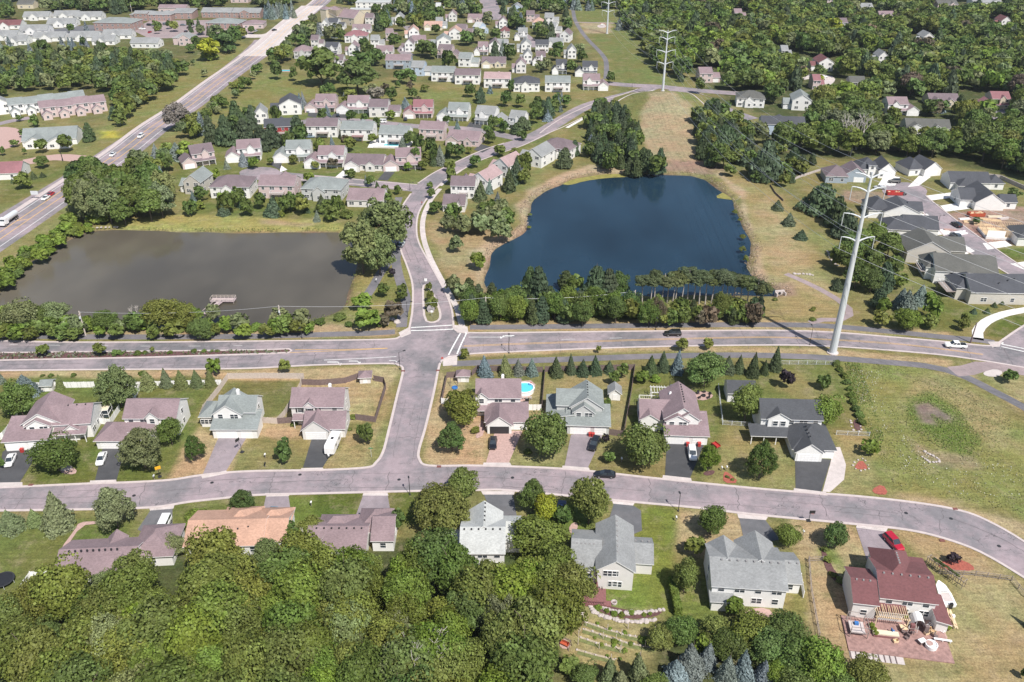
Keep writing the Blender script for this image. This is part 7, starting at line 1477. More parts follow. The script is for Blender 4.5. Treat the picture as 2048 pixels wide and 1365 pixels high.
lamp(1018, 707, 674, 'street lamp on the south verge of the main road', 90); lamp(1619, 691, 655, 'street lamp left of the foot of the tall pole', 90); lamp(1311, 660, 632, 'street lamp on the north verge of the main road', -90); lamp(604, 677, 652, 'street lamp beside the north trail on the left', -90)
lamp(815, 634, 604, 'street lamp between trail and lane by the junction', 0); lamp(1875, 452, 431, 'street lamp in the new cul-de-sac street', 0); lamp(820, 381, 366, 'street lamp where the cul-de-sac street meets the lane', 0); lamp(1264, 175, 167, 'street lamp at the upper street corner', 0)
# ------------------------------------------------------------------ signs
def sign(px, py, lb, face, h=2.1, name='road_sign', txt=None, hd=0, tc=None):
    p = G(px, py, 0); o = empty(name, (p.x, p.y, .05), math.radians(hd), label=lb, cat='sign'); x = MB(); x.tube([(0, 0, 0), (0, 0, h + .3)], .035, 6); x.obj('post', M['steel'], o); x = MB()
    if face == 'oct': pts = [(.38 * math.cos(math.pi / 8 + k * math.pi / 4), .38 * math.sin(math.pi / 8 + k * math.pi / 4)) for k in range(8)]; mat = M['red']
    else: w_, g_, mat = face; pts = [(-w_, -g_), (w_, -g_), (w_, g_), (-w_, g_)]
    n = len(pts); x.add([(a, -.05, h + b_) for a, b_ in pts] + [(a, -.03, h + b_) for a, b_ in pts], [tuple(range(n)), tuple(range(2 * n - 1, n - 1, -1))] + [(i, i + n, (i + 1) % n + n, (i + 1) % n) for i in range(n)]); x.obj('sign_plate', mat, o)
    if txt:
        c = bpy.data.curves.new('lettering', 'FONT'); c.body = txt; c.size = .24; c.align_x = 'CENTER'; c.align_y = 'CENTER'; c.extrude = .004; c.materials.append(M['white'] if tc is None else tc)
        tq = bpy.data.objects.new('lettering', c); t_ = link('lettering', bpy.data.meshes.new_from_object(tq), o); bpy.data.objects.remove(tq); t_.location = (0, -.058, h); t_.rotation_euler = (math.pi / 2, 0, 0)
    return o
sign(885, 730, 'red octagonal stop sign at the corner of the side street', 'oct', txt='STOP', hd=0); sign(852, 572, 'white backed sign at the upper tip of the island', (.45, .5, M['white'])); GRN = simple('sign green', (.02, .2, .08), .5, .05)
sign(864, 634, 'white and yellow keep right sign on the island', (.32, .38, M['white']), 1.8); sign(743, 915, 'green street name sign on the corner lawn', (.5, .12, GRN), 2.6); sign(72, 398, 'pale blue sign board beside the highway', (1.5, .8, M['steel']), 2.5)
sign(2000, 700, 'small sign at the right hand junction', (.3, .3, M['white'])); sign(932, 676, 'small post sign on the junction ramp', (.2, .25, M['white']), 1.6)
p = G(862, 625, 0); o = empty('monument_sign', (p.x, p.y, .1), 0, label='round grey stone monument sign on the planted island', cat='sign'); x = MB(); x.tube([(0, -.2, 1.15), (0, .2, 1.15)], 1.15, 22); x.obj('stone_disc', simple('grey stone', (.36, .33, .34), .8, .15, 2), o); x = MB(); x.box(-.9, .9, -.35, .35, -.1, .3); x.obj('plinth', M['rock'], o)
x = MB()
for k in range(7): a = -.62 + k * .18; x.tube([(a, -.215, 1.0 + .1 * (k % 2)), (a + .05, -.215, 1.28 - .08 * (k % 3)), (a + .14, -.215, 1.02)], .022, 4)
x.tube([(-.7, -.215, .88), (.7, -.215, .92)], .02, 4); x.obj('carved_script', M['dark'], o)
def hoop(px, py, lb, hd, bc):
    p = G(px, py, 0); o = empty('basketball_hoop', (p.x, p.y, .05), math.radians(hd), label=lb, cat='basketball hoop'); x = MB(); x.tube([(0, 0, 0), (0, 0, 2.2), (.8, 0, 3.2)], .06, 6); x.box(-.5, .3, -.4, .4, 0, .16); x.obj('post', M['dark'], o); x = MB(); x.box(.8, .86, -.6, .6, 2.8, 3.6); x.obj('backboard', bc, o)
    x = MB(); pts = [(1.15 + .23 * math.cos(t_ * .5236), .23 * math.sin(t_ * .5236), 3.0) for t_ in range(13)]; x.tube(pts, .02, 4, cap=False); x.obj('rim', M['orange'], o)
hoop(484, 905, 'basketball hoop beside the long mauve driveway', 150, M['dark']); hoop(320, 955, 'yellow backed basketball hoop by the kerb below the oval tree', -60, simple('yellow plastic', (.7, .38, .02), .5)); hoop(1617, 1043, 'black basketball stand at the lower kerb of the street', -90, M['dark'])
def mailbox(px, py, lb, mat='white'):
    p = G(px, py, 0); o = empty('mailbox', (p.x, p.y, .05), 0, label=lb, cat='mailbox'); x = MB(); x.box(-.05, .05, -.05, .05, 0, 1.0); x.obj('post', M['wood'], o); x = MB(); x.tube([(0, -.28, 1.12), (0, .28, 1.12)], .17, 8); x.box(-.17, .17, -.28, .28, .98, 1.12); x.obj('box', M[mat], o)
for x_, y_, lb, mt in ((309, 960, 'silver mailbox beside the yellow backed hoop', 'steel'), (531, 935, 'black topped mailbox below the dark oval tree', 'black'), (531, 917, 'white utility box on the dry lawn', 'white'), (623, 1013, 'white box on the bright green lawn', 'white'), (1243, 925, 'white mailbox under the big green tree', 'white'), (1443, 943, 'white mailbox left of the red bed', 'white'), (1453, 942, 'white mailbox right above the red bed', 'white'), (1352, 1043, 'white box on the dry lawn edge', 'white'), (1606, 1071, 'white box beside the bright shrub tree', 'white')): mailbox(x_, y_, lb, mt)
# ------------------------------------------------------------------ fences
def fence(pts, kind, lb, h=1.75):
    c = [G(x, y, 0).xy for x, y in pts]; o = empty('fence', (*c[0], 0), 0, label=lb, cat='fence'); c0 = c[0]; x = MB(); ps = []
    for a, b_ in zip(c[:-1], c[1:]):
        L = (b_ - a).length; n = max(1, round(L / 2.4))
        for i in range(n):
            q0, q1 = a.lerp(b_, i / n) - c0, a.lerp(b_, (i + 1) / n) - c0; ps.append(q0)
            if kind in ('vinyl', 'grey', 'brown'):
                d = (q1 - q0).normalized(); m_ = max(3, int((q1 - q0).length / (.9 if kind == 'vinyl' else .16))); r_ = random.Random(int(q0.x * 10 + i))
                for k in range(m_):
                    u0, u1 = q0.lerp(q1, k / m_), q0.lerp(q1, (k + .93) / m_); hh = h + (r_.uniform(-.03, .03) if kind != 'vinyl' else 0); x.beam((*u0, hh / 2), (*u1, hh / 2), .03, hh)
            elif kind == 'rail':
                for z in (.25, .75, 1.15): x.beam((*q0, z), (*q1, z), .06, .07)
            elif kind == 'chain':
                x.beam((*q0, h), (*q1, h), .05); x.beam((*q0, .1), (*q1, .1), .03)
                for k in range(10): x.beam((*q0.lerp(q1, k / 10), .1), (*q0.lerp(q1, (k + 1) / 10), h), .018); x.beam((*q0.lerp(q1, k / 10), h), (*q0.lerp(q1, (k + 1) / 10), .1), .018)
            elif kind == 'wall': x.beam((*q0, h / 2), (*q1, h / 2), .3, h)
    ps.append(c[-1] - c0); mat = {'vinyl': 'white', 'grey': 'palewood', 'brown': 'brownwood', 'rail': 'wood', 'chain': 'steel', 'wall': 'rock'}[kind]
    x.obj('panel', M[mat], o)
    if kind != 'wall':
        pm = MB(); pm.box(-.06, .06, -.06, .06, -.1, h + .08); pm = pm.mesh('post', [M[mat]])
        for q in ps[:100]: link('post', pm, o, (q.x, q.y, 0))
for a in [([(60,777),(130,776),(190,775)],'vinyl','white vinyl fence behind the gardens left of the first oval tree'), ([(256,776),(350,773),(444,771)],'vinyl','white vinyl fence behind the row of grey green spruces'), ([(-10,885),(8,877),(20,862),(38,838)],'vinyl','stepped white fence at the left edge beside the big tree'), ([(190,847),(222,850),(240,822)],'vinyl','white fence between the two leftmost mauve houses'), ([(268,800),(282,778)],'vinyl','short white fence below the first oval tree'),
 ([(402,838),(408,822),(440,782),(457,758),(530,757),(608,758)],'grey','pale weathered fence round the dark green back garden'), ([(606,762),(600,780),(570,832),(555,848),(520,846)],'grey','pale fence joining the grey green and the camper house'), ([(605,770),(640,771),(690,767),(716,758),(722,757)],'brown','dark brown fence left of the little shed'), ([(748,762),(768,766),(772,778),(751,845),(712,840)],'brown','dark brown fence curving round the mown lawn'), ([(556,848),(586,846)],'brown','short brown fence beside the camper house'),
 ([(912,754),(894,756),(884,805)],'brown','brown fence at the left of the playhouse'), ([(883,808),(905,810)],'vinyl','short pale fence below the olive tree'), ([(944,752),(955,742),(1085,745)],'brown','low brown fence behind the blue spruces'), ([(1090,745),(1084,815)],'brown','tall dark fence right of the round pool'), ([(1058,821),(1082,821)],'vinyl','white gate panel below the pool garden'), ([(1269,740),(1262,790),(1247,872)],'brown','long dark fence between the grey walled and mauve houses'), ([(1218,870),(1247,874)],'brown','short reddish fence beside the purple bush'), ([(1090,744),(1180,742),(1268,740)],'brown','low fence behind the deep green spruces'),
 ([(1436,776),(1445,850),(1500,853)],'chain','chain link fence around the detached garage lawn'), ([(1560,729),(1668,730)],'chain','chain link fence beside the south trail'), ([(1672,870),(1738,873)],'chain','chain link fence right of the dark roofed house'), ([(1617,1122),(1622,1185),(1638,1275)],'rail','grey rail fence beside the maroon roofed house garden'), ([(1877,1148),(1950,1152),(2022,1162),(2050,1196)],'rail','grey picket fence along the dry lawn at lower right'), ([(1616,1124),(1645,1122)],'rail','short grey rail fence left of the shrub bed')]: fence(*a, h=1.2 if a[1] in ('chain', 'rail') else 1.75)
fence([(1562,1152),(1600,1160),(1606,1196)], 'vinyl', 'white privacy screen behind the large grey roofed house', 1.7); fence([(1952,352),(2000,358),(2060,385)], 'wall', 'grey retaining wall behind the slate roofed houses', 1.6); fence([(36,1188),(62,1152),(108,1150)], 'vinyl', 'white patio wall beside the long mauve house', 1.1); fence([(1540,372),(1550,388),(1566,403)], 'brown', 'black silt fence on the grass slope', .8)
fence([(1575,366),(1600,355),(1640,342)], 'wall', 'pale stone wall winding towards the cul-de-sac houses', .9)
# ------------------------------------------------------------------ garden things
def at(name, px, py, lb, cat, hd=0, z=.0, **k): p = G(px, py, 0); return empty(name, (p.x, p.y, height(p.x, p.y) + z), math.radians(hd), label=lb, cat=cat, **k)
o = at('swimming_pool', 1049, 783, 'round above ground pool with bright turquoise water', 'pool'); x = MB(); x.lathe([(2.45, 0), (2.45, 1.2), (2.6, 1.22), (2.6, 1.28), (2.3, 1.28), (2.3, .9)], n=32); x.obj('pool_wall', M['white'], o)
m, t, b = _mat('pool water'); b.inputs['Base Color'].default_value = (.10, .52, .60, 1); b.inputs['Roughness'].default_value = .08; _bump(t, b, _noise(t, 3, 2).outputs[0], .2, .05); PW = m
x = MB(); x.lathe([(0, 1.08), (2.31, 1.08)], n=32); x.obj('water', PW, o); x = MB()
for a in (0, .45): x.tube([(2.7, a, 0), (2.5, a, 1.9), (2.2, a, 1.9), (2.0, a, .9)], .03, 5)
for z_ in (.35, .7, 1.05): x.beam((2.66, 0, z_), (2.66, .45, z_), .06)
x.obj('ladder', M['steel'], o); o = at('pool_float', 1060, 776, 'dark blue and red float lying on the round pool', 'pool float', z=1.12); x = MB(); x.lathe([(.3, 0), (.5, 0), (.5, .12), (.3, .12), (.3, 0)], n=14); x.obj('ring', M['bluep'], o); x = MB(); x.box(.1, .5, .2, .5, .1, .2); x.obj('pillow', M['red'], o)
def tramp(px, py, r, net, lb):
    o = at('trampoline', px, py, lb, 'trampoline'); x = MB(); x.lathe([(r, .85), (r, .92), (r * .86, .93), (r * .86, .88)], n=26); x.obj('safety_pad', M['bluep'] if net else M['dark'], o); x = MB(); x.lathe([(0, .86), (r * .87, .88)], n=26); x.obj('mat', M['black'], o)
    lg = MB(); lg.tube([(0, 0, 0), (0, 0, .85)], .04, 6); lg = lg.mesh('leg', [M['steel']])
    for k in range(6): link('leg', lg, o, (r * .97 * math.cos(k * 1.047), r * .97 * math.sin(k * 1.047), 0))
    if net:
        x = MB()
        for k in range(28):
            a, a2 = k * 2 * math.pi / 28, (k + 1) * 2 * math.pi / 28; P_ = lambda q, z: (r * math.cos(q), r * math.sin(q), z)
            x.beam(P_(a, .9), P_(a, 2.6), .02)
            for z in (1.3, 1.7, 2.1, 2.6): x.beam(P_(a, z), P_(a2, z), .02)
        x.obj('net', M['dark'], o)
tramp(1352, 782, 1.9, True, 'netted trampoline with blue pad behind the mauve house'); tramp(8, 1166, 2.1, False, 'black trampoline cut by the left edge')
def chair(px, py, hd, mat, lb, grp, z=.08):
    o = at('garden_chair', px, py, lb, 'chair', hd, z, group=grp); x = MB(); x.box(-.32, .32, -.3, .3, .34, .44); x.obj('seat', M[mat], o); x = MB(); x.box(-.32, .32, .24, .34, .4, 1.0); x.obj('backrest', M[mat], o); lg = MB(); lg.box(-.03, .03, -.03, .03, 0, .36); lg = lg.mesh('leg', [M[mat]])
    for a in (-.27, .27):
        for b_ in (-.24, .26): link('leg', lg, o, (a, b_, 0))
for i, (x_, y_) in enumerate(((1396,789),(1409,786),(1420,790),(1398,798),(1416,798))): chair(x_, y_, 72 * i, 'dark', 'dark lounge chair standing round the fire pit on the round patio', 'chairs round the fire pit')
o = at('fire_pit', 1407, 793, 'round fire pit in the middle of the round patio', 'fire pit'); x = MB(); x.lathe([(.55, 0), (.55, .45), (.4, .45), (.4, .1), (0, .1)], n=14); x.obj('bowl', M['dark'], o)
for i, (x_, y_) in enumerate(((1045,799),(1053,799),(1061,799))): chair(x_, y_, 180, 'concrete', 'pale garden seat in a row in front of the round pool', 'seats in front of the pool')
o = at('barbecue', 1054, 806, 'black barbecue below the round pool', 'barbecue'); x = MB(); x.box(-.5, .5, -.25, .25, .8, 1.15); x.obj('grill', M['black'], o); x = MB(); x.box(-.45, .45, -.2, .2, 0, .8); x.obj('cart', M['dark'], o)
o = at('barbecue', 1228, 1207, 'small round fire bowl on the lawn by the grey house', 'fire bowl'); x = MB(); x.lathe([(.55, 0), (.6, .4), (.45, .42), (.3, .2), (0, .2)], n=14); x.obj('bowl', M['rock'], o); x = MB(); x.lathe([(0, .22), (.3, .22)], n=10); x.obj('ash', M['brownwood'], o)
def bin_(px, py, mat, lb):
    o = at('wheeled_bin', px, py, lb, 'bin'); x = MB(); loft(x, [(-.32, [(-.3, .1), (.3, .1), (.36, 1.0), (-.36, 1.0)]), (.32, [(-.3, .1), (.3, .1), (.36, 1.0), (-.36, 1.0)])]); x.obj('bin_body', M[mat], o); x = MB(); x.box(-.38, .38, -.4, .4, 1.0, 1.08); x.obj('lid', M[mat], o)
bin_(1180, 873, 'red', 'red wheeled bin before the garage of the grey walled house'); bin_(1186, 874, 'red', 'second red bin beside the first by the grey walled house'); bin_(1375, 893, 'red', 'red wheeled bin beside the white wagon'); bin_(1398, 893, 'red', 'red bin under the bright oval tree'); bin_(45, 905, 'red', 'red mower shaped bin on the left black driveway'); bin_(1628, 917, 'black', 'dark bin between the two garage doors of the dark roofed house')
o = at('utility_trailer', 1431, 893, 'small red utility trailer on the green lawn', 'trailer', -60); x = MB(); x.box(-1, 1, -.6, .6, .35, .45); x.box(-1, 1, -.6, -.55, .45, .8); x.box(-1, 1, .55, .6, .45, .8); x.obj('bed', M['red'], o); x = MB(); x.beam((1, 0, .4), (2, 0, .4), .08); x.obj('drawbar', M['dark'], o)
for y in (-.7, .7): w_ = link('wheel', wheel_mesh(), o, (0, y, .3)); w_.scale = (.8, .8, .8)
# playhouse slide, red porch chairs
o = at('play_set', 908, 770, 'small wooden play set with blue basin beside the playhouse', 'play set'); x = MB()
for a in (-1, 1):
    for b_ in (-.6, .6): x.beam((a, b_, 0), (a * .9, b_ * .3, 2.2), .1)
x.beam((-1, 0, 2.2), (1, 0, 2.2), .12); x.obj('frame', M['brownwood'], o); x = MB(); x.lathe([(0, .05), (.8, .05), (.8, .3), (.7, .3), (.7, .1)], (.3, -1.6, 0), 14); x.obj('basin', M['bluep'], o)
for x_, y_ in ((125,888),(135,889)): chair(x_, y_, 0, 'red', 'red chair standing on the porch of the leftmost mauve house', 'red porch chairs')
# greenhouse like screen room beside the leftmost house
o = at('screen_porch', 194, 838, 'white framed screen room behind the leftmost mauve house', 'screen room', 6); x = MB()
for a in (0, 1.5, 3): x.box(a - .05, a + .05, -.05, .05, 0, 2.3); x.box(a - .05, a + .05, 2.95, 3.05, 0, 2.3)
for z in (1.1, 2.3): x.box(0, 3, -.05, .05, z, z + .08); x.box(2.95, 3.05, 0, 3, z, z + .08); x.box(0, 3, 2.95, 3.05, z, z + .08)
x.obj('frame', M['white'], o); x = MB(); x.box(.05, 2.95, .05, 2.95, 2.4, 2.46); x.obj('roof', M['cream'], o); x = MB(); x.box(2.9, 2.93, .1, 2.9, .05, 2.2); x.box(.1, 2.9, .06, .09, .05, 2.2); x.obj('screen', M['glass'], o)
# pergola behind the mauve house with white deck
def pergola(px, py, hd, w_, d, h, mat, lb, n=12):
    o = at('pergola', px, py, lb, 'pergola', hd); ps = MB(); ps.box(-.08, .08, -.08, .08, 0, h); ps = ps.mesh('post', [M[mat]])
    for a in (0, w_):
        for b_ in (0, d): link('post', ps, o, (a, b_, 0))
    x = MB()
    for b_ in (0, d): x.box(-.3, w_ + .3, b_ - .05, b_ + .05, h, h + .2)
    x.obj('beam', M[mat], o); sl = MB(); sl.box(-.04, .04, -.4, d + .4, h + .2, h + .34); sl = sl.mesh('rafter', [M[mat]])
    for i in range(n): r_ = link('rafter', sl, o, (w_ * i / (n - 1), 0, 0)); r_.rotation_euler.z = random.uniform(-.05, .05)
pergola(1302, 803, -3, 4.2, 2.6, 2.6, 'white', 'white pergola on the deck behind the broad mauve roof', 7); pergola(1748, 1255, -9, 5.4, 4.2, 2.7, 'lumber', 'pergola of rough pale poles behind the maroon roofed house', 16)
# arbour on the lawn right of the maroon house
o = at('garden_arbour', 1851, 1130, 'narrow rustic arbour beside the maroon roofed house', 'arbour', -58); x = MB()
for i in range(9): a = i * .95; x.beam((a, 0, 0), (a, 0, 2.1), .08); x.beam((a, 1, 0), (a, 1, 2.1), .08); x.beam((a, -.2, 2.1), (a, 1.2, 2.1), .07)
for b_ in (0, 1):
    for z in (1, 2.1): x.beam((-.2, b_, z), (7.8, b_, z), .06)
x.obj('frame', M['wood'], o); Q = crown_round(77, 20, 260, .2) * np.array([3.4, .6, .5]) + np.array([3.5, .5, 2.1]); vv = link('vine', tomesh('vine', Q, [LEAF]), o); vv.color = (.07, .10, .03, 1)
# terrace of the maroon house
o = at('terrace', 1751, 1262, 'pink paved terrace with raised edge behind the maroon roofed house', 'terrace', -9); x = MB(); x.box(-5.6, 12, -5.4, 2.6, 0, .22); x.obj('paving', M['deckpink'], o); x = MB()
for i in range(9): x.box(-5.5 + i * .95, -5.35 + i * .95, -7.0, -5.45, .02, .2)
x.obj('stepping_edge', M['brownwood'], o); x = MB(); x.box(-5.6, 3.5, -7.0, -5.42, .0, .08); x.obj('lower_paving', M['concrete'], o)
pz = lambda px, py, *a, **k: at(a[0], px, py, *a[1:], z=.24, **k)
o = pz(1712, 1262, 'gazebo', 'screened gazebo at the left end of the cluttered terrace', 'gazebo', hd=-9); x = MB()
for a in (-1.5, 1.5):
    for b_ in (-1.8, 1.8): x.box(a - .05, a + .05, b_ - .05, b_ + .05, 0, 2.6)
for z in (1.2, 2.5):
    for b_ in (-1.8, 1.8): x.box(-1.5, 1.5, b_ - .04, b_ + .04, z, z + .08)
    for a in (-1.5, 1.5): x.box(a - .04, a + .04, -1.8, 1.8, z, z + .08)
x.obj('frame', M['wood'], o); x = MB(); x.box(-1.3, 1.2, -1.5, 1.3, .6, .8); x.obj('white_table', M['concrete'], o); x = MB(); x.box(-.4, .3, .3, .9, .8, 1.3); x.obj('cooler', M['bluep'], o)
o = pz(1834, 1262, 'garden_tent', 'white arched greenhouse tent with open flaps on the terrace', 'tent', hd=-9); x = MB(); ring = [(1.3 * math.cos(a), 2.4 * math.sin(a)) for a in [math.pi * k / 10 for k in range(11)]]
vs = [(a, 0, b_) for a, b_ in ring] + [(a, 2.2, b_) for a, b_ in ring]; x.add(vs, [(i, i + 1, i + 12, i + 11) for i in range(10)]); x.add(vs[11:], [tuple(range(11))]); x.obj('canopy', M['white'], o)
for a, mt in ((-1.5, 'deckred'), (.9, 'brownwood')): x = MB(); x.box(a, a + .7, -.7, -.1, 0, 1.7); x.obj('door_flap', M[mt], o)
o = pz(1822, 1262, 'garden_shed_cart', 'white framed cart with grey top before the white tent', 'cart', hd=-9); x = MB(); x.box(-.8, .8, -.6, .6, .8, .9); x.obj('top', M['wood'], o); x = MB()
for a in (-.8, .74):
    for b_ in (-.6, .54): x.box(a, a + .06, b_, b_ + .06, 0, 1.6)
x.obj('frame', M['white'], o)
o = pz(1861, 1296, 'hot_tub', 'round white hot tub at the lower edge of the terrace', 'hot tub', hd=0); x = MB(); x.lathe([(1.0, 0), (1.05, .75), (.9, .78), (.85, .6), (0, .6)], n=22); x.obj('tub', M['white'], o); x = MB(); x.lathe([(0, .8), (.6, .8)], (-.3, .2, 0), 16); x.obj('cover', M['paver'], o)
o = pz(1842, 1288, 'storage_chest', 'white topped chest beside the hot tub', 'chest', hd=20); x = MB(); x.box(-.6, .6, -.4, .4, 0, .6); x.obj('chest_body', M['brownwood'], o); x = MB(); x.box(-.63, .63, -.43, .43, .6, .72); x.obj('lid', M['white'], o)
o = pz(1884, 1285, 'garden_bench', 'long white bench at the right corner of the terrace', 'bench', hd=-12); x = MB(); x.box(-1.5, 1.5, -.2, .2, .4, .48); x.obj('seat', M['white'], o)
for a in (-1.3, 0, 1.3): x = MB(); x.box(a - .05, a + .05, -.18, .18, 0, .4); x.obj('leg', M['white'], o)
o = pz(1770, 1272, 'raised_planter', 'white and red raised planter in front of the pole pergola', 'planter', hd=-9); x = MB(); x.box(-2.2, 2.2, -.5, .5, 0, .6); x.obj('box', M['cream'], o); x = MB(); x.box(-2.2, 2.2, -.75, -.55, 0, .35); x.obj('red_kerb', M['deckred'], o)
for x_, y_, h_, m_ in ((1806,1268,30,'brownwood'),(1814,1274,120,'brownwood'),(1822,1270,200,'brownwood'),(1812,1280,300,'brownwood'),(1870,1277,40,'brownwood'),(1785,1268,90,'bluep')): chair(x_, y_, h_, m_, {'bluep': 'dark blue cushion chair beside the pole pergola'}.get(m_, 'dark slatted chair on the terrace of the maroon roofed house'), 'chairs on the cluttered terrace', .24)
o = pz(1805, 1262, 'garden_table', 'pale square garden table among the dark chairs', 'table'); x = MB(); x.box(-.6, .6, -.6, .6, .7, .76); x.obj('tabletop', M['lumber'], o); x = MB(); x.box(-.08, .08, -.08, .08, 0, .7); x.obj('leg', M['dark'], o)
o = at('lumber_pile', 1895, 1240, 'untidy pile of boards right of the white tent', 'lumber'); x = MB(); rg = random.Random(3)
for i in range(16): a = rg.uniform(0, .8); x.beam((rg.uniform(-1, 1), -2 + rg.uniform(-.5, .5), .1 + i * .03), (rg.uniform(-.2, 1.4), 2 + rg.uniform(-1, 1), .1 + i * .03), .18, .05)
x.obj('boards', M['lumber'], o); x = MB(); x.box(.9, 1.4, .2, .7, .1, .7); x.obj('bucket', M['white'], o)
POT = [(1742,1256,'left of the pole pergola'),(1746,1264,'at the left front of the pole pergola'),(1750,1272,'beside the raised planter'),(1812,1240,'under the white rear wall'),(1822,1238,'left of the white tent'),(1895,1262,'by the untidy boards')]
for i, (x_, y_, w2) in enumerate(POT):
    o = pz(x_, y_, 'plant_pot', 'potted yellow green plant on the terrace ' + w2, 'plant pot'); x = MB(); x.lathe([(0, 0), (.22, 0), (.3, .4), (.24, .4), (.22, .3), (0, .3)], n=10); x.obj('pot', M['deckred'], o); v_ = link('plant', PROTO[('K', 1, 0)][0] if ('K', 1, 0) in PROTO else proto('K', 1, 0)[0], o, (0, 0, .5)); v_.scale = (.55, .55, .5); v_.color = (.2, .26, .04, 1)
for i, (x_, y_, h_, w2) in enumerate(((1852,1270,20,'beside the white tent'),(1858,1262,70,'right of the white framed cart'),(1866,1268,-30,'near the long white bench'),(1790,1286,10,'in front of the slatted chairs'))):
    o = pz(x_, y_, 'storage_box', 'small wooden crate on the cluttered terrace ' + w2, 'crate', hd=h_); x = MB(); x.box(-.45, .45, -.3, .3, 0, .06); x.box(-.45, .45, -.3, -.26, 0, .5); x.box(-.45, .45, .26, .3, 0, .5); x.box(-.45, -.41, -.26, .26, 0, .5); x.box(.41, .45, -.26, .26, 0, .5); x.obj('crate_body', M['lumber'], o)
o = pz(1852, 1262, 'barbecue', 'round charcoal barbecue between the white cart and the tent', 'barbecue'); x = MB(); x.lathe([(0, .7), (.3, .75), (.38, .95), (.3, 1.15), (0, 1.22)], n=14); x.obj('kettle', M['steel'], o); x = MB(); x.tube([(-.25, -.2, 0), (0, 0, .75)], .03, 5); x.tube([(.25, -.2, 0), (0, 0, .75)], .03, 5); x.tube([(0, .3, 0), (0, 0, .75)], .03, 5); x.obj('stand', M['dark'], o)
o = pz(1872, 1258, 'step_ladder', 'white ladder lying across the right part of the terrace', 'ladder', hd=-50); x = MB(); x.beam((-1.5, -.2, .1), (1.5, -.2, .1), .07); x.beam((-1.5, .2, .1), (1.5, .2, .1), .07)
for k in range(8): x.beam((-1.3 + k * .37, -.2, .1), (-1.3 + k * .37, .2, .1), .05)
x.obj('ladder_frame', M['white'], o)
# red deck with furniture
o = at('garden_deck', 1154, 1196, 'dark red brown deck with steps behind the grey house', 'deck', -5); x = MB(); x.box(0, 5.4, -2.0, 2.0, .1, .75); x.box(5.4, 6.4, -1.9, -.6, .05, .4); x.obj('boards', M['deckred'], o); x = MB()
for i in range(12): x.box(.1 + i * .44, .16 + i * .44, -2.0, -1.94, .75, 1.55)
x.box(0, 5.4, -2.02, -1.93, 1.5, 1.6); x.obj('railing', M['deckred'], o)
for x_, y_, h_ in ((1163,1172,0),(1174,1170,200),(1170,1178,90),(1195,1178,45),(1201,1184,-80)): chair(x_, y_, h_, 'brownwood', 'dark chair on the pinkish patio by the red deck', 'chairs by the red deck', .1)
o = at('patio_table', 1169, 1174, 'round black table on the patio by the red deck', 'table', z=.1); x = MB(); x.lathe([(0, .72), (.6, .72), (.6, .76), (0, .76)], n=16); x.obj('tabletop', M['black'], o); x = MB(); x.box(-.05, .05, -.05, .05, 0, .72); x.obj('leg', M['black'], o)
o = at('closed_parasol', 1193, 1182, 'closed dark red parasol beside the patio table', 'parasol', z=.1); x = MB(); x.tube([(0, 0, 0), (0, 0, 2.6)], .03, 6); x.obj('pole', M['steel'], o); x = MB(); x.lathe([(.28, 1.1), (.2, 1.6), (.05, 2.55)], n=10); x.obj('canopy', M['deckred'], o)
o = at('garden_swing', 1129, 1292, 'wooden swing bench on the small paved corner by the wood', 'swing bench', -30); x = MB()
for a in (-1.1, 1.1): x.beam((a, -.7, 0), (a, 0, 2.0), .1); x.beam((a, .7, 0), (a, 0, 2.0), .1)
x.beam((-1.2, 0, 2.0), (1.2, 0, 2.0), .12); x.obj('frame', M['brownwood'], o); x = MB(); x.box(-.8, .8, -.3, .2, .5, .58); x.box(-.8, .8, .2, .28, .55, 1.1); x.obj('swing_seat', M['orange'], o)
M['rowsoil'] = simple('stony vineyard row', (.36, .30, .22), .95, .35, 2.5); M['rowgrass'] = simple('vineyard row grass', (.14, .155, .055), 1, .4, 1.6)
# stones: terrace wall of the vineyard garden
bs = []
for s_ in range(5):
    bm = bmesh.new(); bmesh.ops.create_icosphere(bm, subdivisions=2, radius=.5); rg = np.random.default_rng(s_)
    for v in bm.verts: v.co = v.co * (1 + rg.uniform(-.16, .16)); v.co.z *= .7
    me = bpy.data.meshes.new('boulder'); bm.to_mesh(me); bm.free(); me.materials.append(M['rock']); bs.append(me)
def stones(pts, n, sc, lb, grp):
    c = dens(pts, .3)
    for i in range(n):
        p = c[int(i * (len(c) - 1) / (n - 1))]; o = link('boulder', random.choice(bs), None, (p.x + random.uniform(-1, 1) * .15, p.y + random.uniform(-1, 1) * .15, .12), random.uniform(0, 6), label=lb, cat='boulder', group=grp); s2 = sc * random.uniform(.7, 1.25); o.scale = (s2 * 1.15, s2, s2)
stones([(1180,1212),(1190,1226),(1215,1236),(1245,1243),(1280,1244),(1310,1240)], 26, .95, 'pale boulder in the lower wall of the curved planting bed', 'boulders of the lower planting wall')
stones([(1168,1203),(1185,1208),(1215,1220),(1250,1226),(1290,1226),(1325,1220)], 24, .85, 'pale boulder in the upper wall of the curved planting bed', 'boulders of the upper planting wall')
stones([(1150,1222),(1162,1228)], 4, 1.0, 'pale boulder at the edge of the wood near the deck', 'boulders near the deck')
